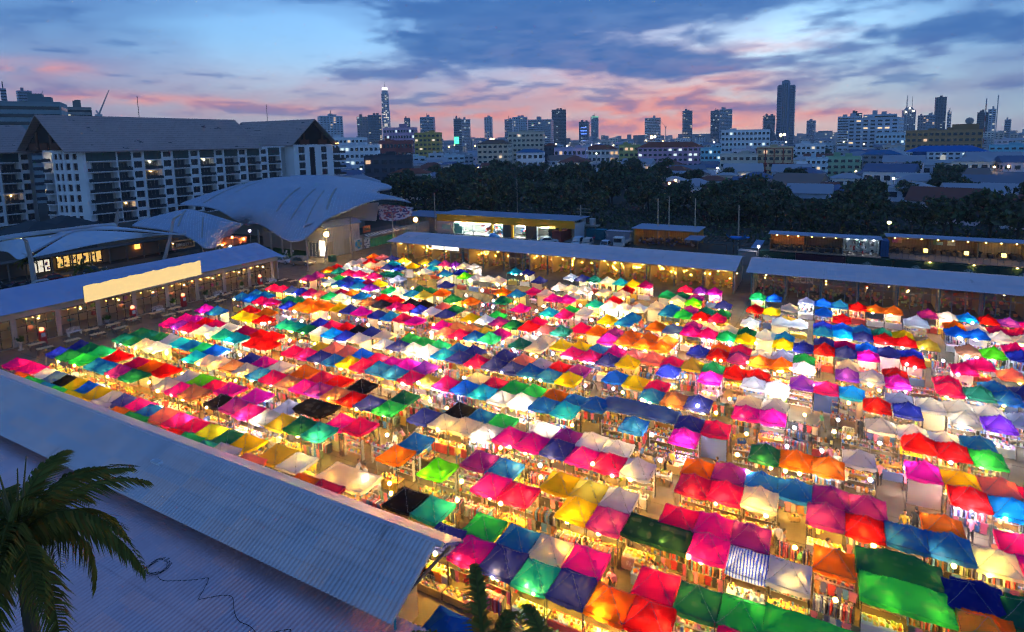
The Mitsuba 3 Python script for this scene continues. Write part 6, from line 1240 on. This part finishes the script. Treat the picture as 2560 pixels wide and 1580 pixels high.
# ------------------------------------------------------------------ people
def person_mesh(pose, shirt, legs, skin, hair, seed=0):
    r = random.Random(seed); J = {}
    st_ = {'stand': (.09, -.09, .02, 0), 'walk': (.28, -.30, .05, .22), 'walk2': (-.22, .26, .04, -.2), 'reach': (.05, -.06, .12, .1), 'sit': (0, 0, 0, 0)}[pose]
    hip = .90 if pose != 'sit' else .46
    J['pel'] = (0, 0, hip); J['chest'] = (0, .04 + st_[2], hip + .36); J['neck'] = (0, .05 + st_[2], hip + .53); J['head'] = (0, .08 + st_[2], hip + .69)
    B = []
    def bone(a, b, ra, rb, c): B.append((np.array(a, float), np.array(b, float), ra, rb, c))
    bone((-.08, 0, hip), (.08, 0, hip), .115, .115, legs); bone(J['pel'], J['chest'], .125, .145, shirt); bone((-.12, .04 + st_[2], hip + .42), (.12, .04 + st_[2], hip + .42), .085, .085, shirt); bone(J['chest'], J['neck'], .10, .06, shirt); bone(J['neck'], J['head'], .052, .06, skin)
    bone(J['head'], np.array(J['head']) + (0, .015, .06), .088, .098, skin); bone(np.array(J['head']) + (0, -.02, .06), np.array(J['head']) + (0, -.005, .10), .098, .085, hair); bone(np.array(J['head']) + (0, .09, .02), np.array(J['head']) + (0, .105, .005), .018, .014, skin)
    for s in (-1, 1):
        dy = st_[0] if s > 0 else st_[1]
        if pose == 'sit': kn, an = (s * .12, .40, .47), (s * .12, .40, .08)
        else: kn, an = (s * .095, dy * .55 + .04, .48), (s * .095, dy, .085 + (.05 if dy < -.15 else 0))
        bone((s * .09, 0, hip - .02), kn, .088, .062, legs); bone(kn, an, .058, .042, legs); bone(an, (an[0], an[1] + .15, an[2] - .045), .042, .034, (.05, .04, .04))
        sh = np.array((s * .185, .04 + st_[2], hip + .44)); sw = -dy * .7
        if pose == 'reach' and s > 0: el = sh + (.05, .2, -.18); ha = el + (-.03, .24, .05)
        elif pose == 'sit': el = sh + (s * .05, .06, -.26); ha = el + (-s * .08, .22, -.02)
        else: el = sh + (s * .05, sw * .4 - .02, -.27); ha = el + (s * .0, sw * .5 + .08, -.22)
        bone(sh, el, .056, .045, shirt); bone(el, ha, .042, .032, skin); pd = (ha - el) / np.linalg.norm(ha - el); pm = ha + pd * .07; bone(ha, pm, .03, .036, skin)
        for q in range(4): bone(pm + np.array([(q - 1.5) * .017, 0, 0]), pm + np.array([(q - 1.5) * .018, .02, 0]) + pd * (.075 - .01 * abs(q - 1.4)), .011, .009, skin)
        bone(ha + pd * .03, ha + pd * .06 + np.array([-s * .045, .02, 0]), .013, .010, skin)
    sph = trimesh.creation.icosphere(subdivisions=1); parts = []
    for a, b, ra, rb, c in B:
        pts = np.vstack([sph.vertices * ra + a, sph.vertices * rb + b]); parts.append(manifold3d.Manifold.hull_points(pts.astype(np.float32)))
    body = manifold3d.Manifold.batch_boolean(parts, manifold3d.OpType.Add); me = body.to_mesh(); tm = trimesh.Trimesh(me.vert_properties[:, :3], me.tri_verts, process=True); trimesh.smoothing.filter_taubin(tm, iterations=4)
    ctr = tm.triangles_center; best = np.full(len(ctr), 9.); col = np.zeros((len(ctr), 3))
    for a, b, ra, rb, c in B:
        d = b - a; t = np.clip(((ctr - a) @ d) / max(d @ d, 1e-9), 0, 1); q = np.linalg.norm(ctr - a - t[:, None] * d, axis=1) - (ra + (rb - ra) * t); mk = q < best; best[mk] = q[mk]; col[mk] = c
    return MB().add(tm.triangles.reshape(-1, 3), np.arange(len(ctr) * 3).reshape(-1, 3), np.repeat(col, 3, 0)).shape('painted')
SH_C = {'white': (.8, .8, .78), 'black': (.03, .03, .035), 'red': (.6, .05, .05), 'blue': (.06, .15, .45), 'grey': (.3, .3, .32), 'yellow': (.75, .6, .1), 'pink': (.75, .3, .4), 'green': (.1, .35, .15)}
TR_C = {'dark': (.04, .04, .05), 'blue': (.08, .12, .25), 'khaki': (.35, .28, .18)}
SKINS = [(.42, .25, .16), (.52, .33, .22), (.35, .2, .13)]; PM = {}
def person(x, y, rz, pose, sc, tc, label, z=0, s=1.0, group=None):
    kk = (pose, sc, tc)
    if kk not in PM: PM[kk] = person_mesh(pose, SH_C[sc], TR_C[tc], SKINS[len(PM) % 3], (.025, .02, .018), len(PM))
    single('person', PM[kk], label, 'person', group, None, TR(x, y, z, rz, s))
r = random.Random(17); VAR = [('stand', 'white', 'dark'), ('walk', 'black', 'blue'), ('walk2', 'red', 'dark'), ('reach', 'blue', 'khaki'), ('walk', 'grey', 'dark'), ('stand', 'yellow', 'blue'), ('walk2', 'white', 'blue'), ('reach', 'pink', 'dark'), ('walk', 'green', 'khaki'), ('stand', 'black', 'dark'), ('walk', 'white', 'khaki'), ('reach', 'white', 'dark'), ('walk2', 'blue', 'dark'), ('stand', 'grey', 'blue')]
LANES = [(26.0, -60, 0, 40), (31.6, -66, 8, 46), (36.95, -66, 8, 46), (42.4, -66, 7, 40), (48.1, -66, 8, 32), (53.7, -66, 8, 18), (59.4, -60, 10, 12), (65.2, -60, 10, 8)]
for li, (ly, a, b, n) in enumerate(LANES):
    xs = sorted(r.uniform(a, b) for _ in range(n))
    for j, x in enumerate(xs):
        pose, sc, tc = VAR[(li * 5 + j * 3 + r.randrange(3)) % len(VAR)]; ang = r.choice([1.57, -1.57]) + r.uniform(-.4, .4) if pose.startswith('walk') else r.choice([0, math.pi]) + r.uniform(-.6, .6)
        person(x, ly + r.uniform(-.85, .85), ang, pose, sc, tc, 'person in %s shirt and %s trousers %s in %s lane, %s from left' % (sc, tc, {'stand': 'standing', 'reach': 'reaching out', 'walk': 'walking', 'walk2': 'walking'}[pose], ordinal(li + 1), ordinal(j + 1)), s=r.uniform(.92, 1.06), group='shoppers in the lanes')
person(-1.9, 32.2, .3, 'stand', 'white', 'dark', 'person in white top standing alone on the open paving beside the plum canopies'); person(-26.5, 33.2, 2.5, 'stand', 'pink', 'dark', 'person in pink shirt standing near the turquoise canopy'); person(-13.4, 44.0, 1.2, 'walk', 'pink', 'dark', 'person in pink top walking past the slate tarpaulin')
for i, (x, y, a) in enumerate(((2.1, 33.7, 3.0), (2.7, 33.5, 3.3))): person(x, y, a, 'stand', 'white', 'dark', '%s of two people in white facing the lit counter under the red canopy' % ('left', 'right')[i])
person(.6, 29.6, 3.1, 'sit', 'grey', 'dark', 'person in grey seated behind the pale blue dining table'); person(1.1, 29.55, 3.2, 'sit', 'black', 'dark', 'person in black seated behind the pale blue dining table')
# ------------------------------------------------------------------ lamps on stands in the lanes
r = random.Random(23)
for i in range(44):
    ly = LANES[i % 8][0] if i < 40 else 71.0; x = r.uniform(-62, 9) if i % 8 else r.uniform(-28, -4); c = r.random() < (.2 if ly < 40 else .45)
    k = thing('lamp_stand', 'bare %s bulb on a thin stand in the lane behind stall row %d, x%d' % ('white' if c else 'warm', 2 * (i % 8) + 2, i), 'lamp', 'bare bulbs on stands in the lanes'); labels[k]['label'] = 'bare %s bulb on a thin stand in the %s lane, %s there' % ('white' if c else 'warm yellow', ordinal(i % 8 + 1) if i < 40 else 'farthest', ordinal(i // 8 + 1) if i < 40 else ordinal(i - 39))
    y = ly + r.uniform(-1.2, 1.2); h = r.uniform(2.0, 2.5); part(k, 'stand', MB().tube((x, y, 0), (x, y, h), .02, 5, (.06, .06, .06)).shape('painted')); part(k, 'bulb', lamp_shape(MB().ball((x, y, h + .1), .12), COOL if c else WARM, 198, smooth=True))
# ------------------------------------------------------------------ furniture before the restaurant
def cafe_table(i, x, y, rz):
    k = thing('wooden_table', 'light wooden table with dark folding chairs before the restaurant, %s from the near end' % ordinal(i + 1), 'table', 'tables before the restaurant'); M = TR(x, y, 0, rz)
    part(k, 'tabletop', TBL, M)
    for q in TBLEGS: part(k, 'leg', q, M)
TBL = MB().box((-.75, -.4, .70), (.75, .4, .75), (.55, .38, .2)).shape('painted'); TBLEGS = [MB().box((sx * .65 - .03, sy * .32 - .03, 0), (sx * .65 + .03, sy * .32 + .03, .7), (.08, .07, .06)).shape('painted') for sx in (-1, 1) for sy in (-1, 1)]
CHS = MB().box((-.2, -.2, .43), (.2, .2, .46), (.07, .06, .055)).shape('painted'); CHB = MB().box((-.2, .18, .55), (.2, .21, .85), (.07, .06, .055)).shape('painted'); CHL = [MB().tube((sx * .18, sy * .18, 0), (sx * .18, sy * .18, .85 if sy > 0 else .44), .016, 5, (.07, .06, .055)).shape('painted') for sx in (-1, 1) for sy in (-1, 1)]
n = 0; r = random.Random(3); tabs = []
for y in np.arange(30, 65, 2.6):
    for col_ in range(2):
        if r.random() < .22: continue
        tabs.append((-82.9 + col_ * 2.6 + r.uniform(-.3, .3), y + r.uniform(-.4, .4)))
for i, (x, y) in enumerate(tabs):
    cafe_table(i, x, y, 1.57 + r.uniform(-.2, .2))
    for s in (-1, 1):
        for q in (-.35, .35):
            if r.random() < .2: continue
            k = thing('folding_chair', '%s %s dark folding chair at the %s light wooden table before the restaurant' % ('near' if q < 0 else 'far', 'left' if s < 0 else 'right', ordinal(i + 1)), 'chair', 'folding chairs before the restaurant'); M = TR(x + s * .75, y + q, 0, -s * 1.57)
            part(k, 'seat', CHS, M); part(k, 'backrest', CHB, M)
            for d in CHL: part(k, 'leg', d, M)
for i, y in enumerate((31.2, 41.2, 48.0, 60.6)):
    k = thing('vintage_fuel_pump', 'old red fuel pump ornament before the restaurant, %s from the near end' % ordinal(i + 1), 'fuel pump', 'old fuel pumps before the restaurant'); x = -84.7
    part(k, 'body', MB().box((x - .28, y - .28, 0), (x + .28, y + .28, 1.5), (.45, .035, .03)).box((x - .34, y - .34, 0), (x + .34, y + .34, .15), (.3, .03, .03)).box((x + .28, y - .2, .9), (x + .3, y + .2, 1.4), (.7, .66, .55)).shape('painted')); part(k, 'globe', lamp_shape(MB().ball((x, y, 1.8), .25), (1, .25, .08), 4, smooth=True))
for i, y in enumerate((34.5, 44.6, 53.6, 63)):
    k = thing('white_bench', 'ornate white bench by the restaurant wall, %s from the near end' % ordinal(i + 1), 'bench', 'white benches by the restaurant'); x = -84.9; part(k, 'seat', MB().box((x - .25, y - .75, .42), (x + .25, y + .75, .47), (.7, .68, .62)).shape('painted')); b = MB()
    for q in np.linspace(-.7, .7, 12): b.tube((x - .25, y + q, .47), (x - .28, y + q, .9 + .15 * math.cos(q * 2)), .025, 5, (.7, .68, .62))
    part(k, 'backrest', b.shape('painted'))
    for q in (-.65, .65): part(k, 'leg', MB().box((x - .2, y + q - .04, 0), (x + .2, y + q + .04, .42), (.7, .68, .62)).shape('painted'))
for i, y in enumerate((29.0, 38.0, 46.4, 51.2, 57.2)):
    k = thing('stone_urn', 'stone urn planter with a small shrub by the restaurant, %s from the near end' % ordinal(i + 1), 'planter', 'urn planters by the restaurant'); x = -84.5; part(k, 'urn', MB().tube((x, y, 0), (x, y, .6), .12, 10, (.5, .47, .4), r2=.14).tube((x, y, .6), (x, y, 1.0), .14, 10, (.52, .48, .42), r2=.34).tube((x, y, 0), (x, y, .1), .3, 10, (.5, .47, .4)).shape('painted')); q = MB(); rs = np.random.RandomState(i)
    for _ in range(60): c = np.array([x, y, 1.25]) + rs.randn(3) * .16; a = rs.randn(3) * .1; b = rs.randn(3) * .1; q.add([c - a, c - b, c + a, c + b], [[0, 1, 2, 3]], (.05, .1, .03))
    part(k, 'shrub', q.shape('leaf_vc'), kind='stuff')
# ------------------------------------------------------------------ vehicles
def car(label, x, y, rz, col, L=4.3, H=1.45, Wd=1.72, van=0, cat='car', truck=False):
    k = thing('parked_car' if not truck else 'lorry', label, cat); M = TR(x, y, 0, rz); mb = MB()
    h1 = .82 if not van else .95; prof = [(-L / 2, .35), (L / 2, .32), (L / 2, .62), (L / 2 - .15, .74), (L * .2, h1), (L * .08, H - .06) if not van else (L * .16, H - .04), (-L * .02, H), (-L * .28 if not van else -L * .46, H - .03), (-L * .46 if not van else -L * .49, h1 + .05), (-L / 2, h1 - .1)]
    tri = trimesh.creation.extrude_polygon(__import__('shapely').Polygon(prof), Wd, engine='earcut'); v = tri.vertices.copy(); v = np.stack([v[:, 0], v[:, 2] - Wd / 2, v[:, 1]], 1); top = np.clip((v[:, 2] - h1) / (H - h1), 0, 1); v[:, 1] *= 1 - .17 * top; v[:, 1] *= 1 - .05 * (np.abs(v[:, 0]) > L * .47); mb.add(v, tri.faces[:, ::-1], col); part(k, 'body', mb.shape('gloss_vc', smooth=False), M)
    w = MB(); zt = H - .12
    for s in (-1, 1): w.add([(L * .17, s * (Wd / 2 + .005), h1 + .03), (-L * .40, s * (Wd / 2 + .005), h1 + .05), (-L * .27, s * (Wd / 2 * .86 + .01), zt), (L * .06, s * (Wd / 2 * .86 + .01), zt)], [[0, 1, 2, 3]], (.02, .025, .03))
    part(k, 'side_window', w.shape('gloss_vc'), M)
    part(k, 'windscreen', MB().add([(L * .205, -Wd * .44, h1 + .02), (L * .205, Wd * .44, h1 + .02), (L * .092, Wd * .39, zt + .02), (L * .092, -Wd * .39, zt + .02)], [[0, 1, 2, 3]], (.03, .04, .05)).shape('gloss_vc'), M @ T().translate([.02, 0, .01]))
    for sx in (-.31, .31):
        for s in (-1, 1): q = part(k, 'wheel', MB().tube((L * sx, s * (Wd / 2 - .2), .32), (L * sx, s * (Wd / 2 + .01), .32), .32, 14, (.025, .025, .025)).shape('painted'), M); part(q, 'rim', MB().tube((L * sx, s * (Wd / 2 + .005), .32), (L * sx, s * (Wd / 2 + .02), .32), .19, 10, (.4, .4, .42)).shape('painted'), M)
    for s in (-1, 1): part(k, 'headlight', MB().box((L / 2 - .06, s * Wd * .38 - .16, .56), (L / 2 + .01, s * Wd * .38 + .16, .70), (.7, .7, .72)).shape('gloss_vc'), M)
car('silver saloon car parked by the restaurant corner', -97.2, 75.0, .1, (.5, .5, .53)); car('bronze four wheel drive parked beside the silver saloon', -92.0, 75.3, .15, (.34, .24, .16), 4.6, 1.75, 1.85, 1)
car('white saloon car before the right end of the workshop', -57.6, 114.8, .5, (.75, .76, .75)); car('pale blue white van beside the red container', -50.4, 114.6, -1.5, (.45, .55, .62), 4.6, 1.85, 1.8, 1, 'van'); car('cream jeep with dark grille right of the pale van', -48.0, 114.4, -1.5, (.5, .45, .4), 4.2, 1.8, 1.75, 1); car('white blue pickup left of the white lorry', -43.6, 114.2, -1.5, (.5, .56, .62), 4.6, 1.6, 1.75)
for i, (x, y, a, c, l) in enumerate(((-122.6, 48.2, 1.3, (.25, .02, .02), 'dark red car before the yellow lit shopfront'), (-119, 45.2, 1.3, (.4, .4, .4), 'silver grey car nearest the pale leaning pylon'), (-124.6, 54.6, 1.2, (.1, .12, .1), 'dark green car at the right of the yellow lit shopfront'), (-117.2, 49.2, 1.3, (.2, .02, .02), 'second dark red car right of the silver grey one'), (-113.6, 53.6, 1.2, (.05, .05, .06), 'black car in the dim street behind the restaurant'))): car(l, x, y, a, c)
LR = thing('lorry', 'white flat bed lorry facing the shop row', 'lorry'); M = TR(-40.6, 115.2, 0, 0)
part(LR, 'cab', MB().box((-1.05, -1.4, .5), (1.05, .4, 2.5), (.66, .62, .58)).shape('gloss_vc'), M); part(LR, 'windscreen', MB().box((-.92, -1.43, 1.45), (.92, -1.4, 2.25), (.03, .035, .045)).shape('gloss_vc'), M); part(LR, 'bumper', MB().box((-1.1, -1.5, .4), (1.1, -1.38, .75), (.5, .48, .45)).shape('painted'), M)
part(LR, 'bed', MB().box((-1.1, .5, .9), (1.1, 5, 1.05), (.35, .33, .3)).box((-1.1, .5, 1.05), (-1.04, 5, 1.6), (.6, .57, .52)).box((1.04, .5, 1.05), (1.1, 5, 1.6), (.6, .57, .52)).shape('painted'), M)
for sx in (-1, 1):
    for y in (-.8, 3.6): part(LR, 'wheel', MB().tube((sx * .75, y, .45), (sx * 1.05, y, .45), .45, 14, (.03, .03, .03)).shape('painted'), M)
    part(LR, 'headlight', MB().box((sx * .75 - .18, -1.52, .85), (sx * .75 + .18, -1.45, 1.05), (.75, .75, .72)).shape('gloss_vc'), M)
def bike(label, x, y, rz, c):
    k = thing('motorcycle', label, 'motorcycle'); M = TR(x, y, 0, rz)
    for q in (-.62, .62): part(k, 'wheel', MB().tube((q, -.05, .3), (q, .05, .3), .3, 14, (.03, .03, .03)).shape('painted'), M)
    part(k, 'body', MB().tube((-.5, 0, .55), (.2, 0, .62), .13, 8, c).tube((.2, 0, .62), (.55, 0, .9), .06, 6, c).tube((.62, 0, .3), (.5, 0, .98), .03, 6, (.3, .3, .3)).box((-.2, -.12, .25), (.2, .12, .5), (.2, .2, .2)).shape('painted'), M); part(k, 'seat', MB().box((-.6, -.12, .66), (.1, .12, .74), (.04, .035, .03)).shape('painted'), M); part(k, 'handlebar', MB().tube((.48, -.32, 1.02), (.48, .32, 1.02), .02, 5, (.1, .1, .1)).shape('painted'), M)
bike('red motorcycle parked before the white workshop bay', -75.6, 114.4, .2, (.4, .04, .03)); bike('dark motorcycle before the grey workshop panel', -63.2, 114.2, .3, (.05, .05, .06))
r = random.Random(12)
for i in range(15): bike('dark motorcycle in the packed row behind the restaurant roof at the left, %s along' % ordinal(i + 1), -127 + r.uniform(-1, 6), 38.5 + i * .55, 1.4 + r.uniform(-.2, .2), r.choice([(.05, .05, .06), (.2, .03, .03), (.04, .06, .15)])); labels['motorcycle_%03d' % (i + 2)]['group'] = 'motorcycles parked in a row'
"""chairs on the lawn"""
for i, y in enumerate((81.4, 82.3)):
    k = thing('garden_chair', '%s of two white plastic chairs on the dark lawn under the hall' % ('left', 'right')[i], 'chair'); x = -104.6 + i * .9; part(k, 'seat', MB().box((x - .22, y - .22, .4), (x + .22, y + .22, .44), (.75, .75, .75)).shape('painted')); part(k, 'backrest', MB().box((x - .22, y + .2, .44), (x + .22, y + .24, .9), (.75, .75, .75)).shape('painted'))
    for sx in (-1, 1):
        for sy in (-1, 1): part(k, 'leg', MB().box((x + sx * .2 - .02, y + sy * .2 - .02, 0), (x + sx * .2 + .02, y + sy * .2 + .02, .4), (.75, .75, .75)).shape('painted'))
single('green_bin', MB().box((-89.6, 79.4, 0), (-88.6, 80.6, 1.1), (.02, .12, .06)).box((-89.65, 79.35, 1.1), (-88.55, 80.65, 1.22), (.02, .09, .05)).shape('painted'), 'dark green wheeled bin by the lit board', 'bin')
struct('lawn', MB().quad((-118, 77, .004), (-99, 77, .004), (-99, 86, .004), (-118, 86, .004)).shape('grass_dark')); flat('grass_dark', proc(lambda p, n, uv: mix((.015, .04, .012), (.04, .08, .025), fbm(p.x * 2, p.y * 2))), .9, .1)

CRATES = []
for i in range(6):
    r = random.Random(60 + i); mb = MB(); c = [(.5, .04, .05), (.03, .1, .35), (.55, .4, .2), (.05, .25, .08), (.12, .11, .1), (.6, .5, .1)][i]
    mb.box((-.3, -.2, 0), (.3, .2, .03), c).box((-.3, -.2, .03), (-.27, .2, .3), c).box((.27, -.2, .03), (.3, .2, .3), c).box((-.27, -.2, .03), (.27, -.17, .3), c).box((-.27, .17, .03), (.27, .2, .3), c)
    for q in range(7): mb.ball((r.uniform(-.2, .2), r.uniform(-.1, .1), .24), .09, r.choice(PAL['food'] + PAL['things']), 0)
    CRATES.append(mb.shape('painted'))
CN = ['red', 'blue', 'tan', 'green', 'black', 'yellow']; r = random.Random(99); CTS = []
for li, (ly, a, b, n) in enumerate(LANES[:5]):
    for q in range(34): CTS.append((li, r.uniform(a, b), ly + r.choice([-1, 1]) * r.uniform(.9, 1.45), r.randrange(6)))
CTS.sort(); ct = {}
for li, x, y, ci in CTS:
    ct[li, ci] = ct.get((li, ci), 0) + 1
    single('plastic_crate', CRATES[ci], '%s crate of goods on the ground of the %s lane, %s %s one from left' % (CN[ci], ordinal(li + 1), ordinal(ct[li, ci]), CN[ci]), 'crate', 'crates standing in the lanes', None, TR(x, y, 0, r.uniform(-.5, .5)))
# ------------------------------------------------------------------ thin evening haze
scene['air'] = {'type': 'homogeneous', 'albedo': {'type': 'rgb', 'value': [.95, .95, .95]}, 'sigma_t': .00015}
scene['haze'] = {'type': 'cube', 'to_world': T().translate([0, 1590, 137.5]) @ T().scale([2810, 1810, 138.8]), 'bsdf': {'type': 'null'}, 'interior': {'type': 'ref', 'id': 'air'}}
scene['camera']['medium'] = {'type': 'ref', 'id': 'air'}
labels['haze'] = {'kind': 'stuff', 'label': 'thin evening haze over the city'}
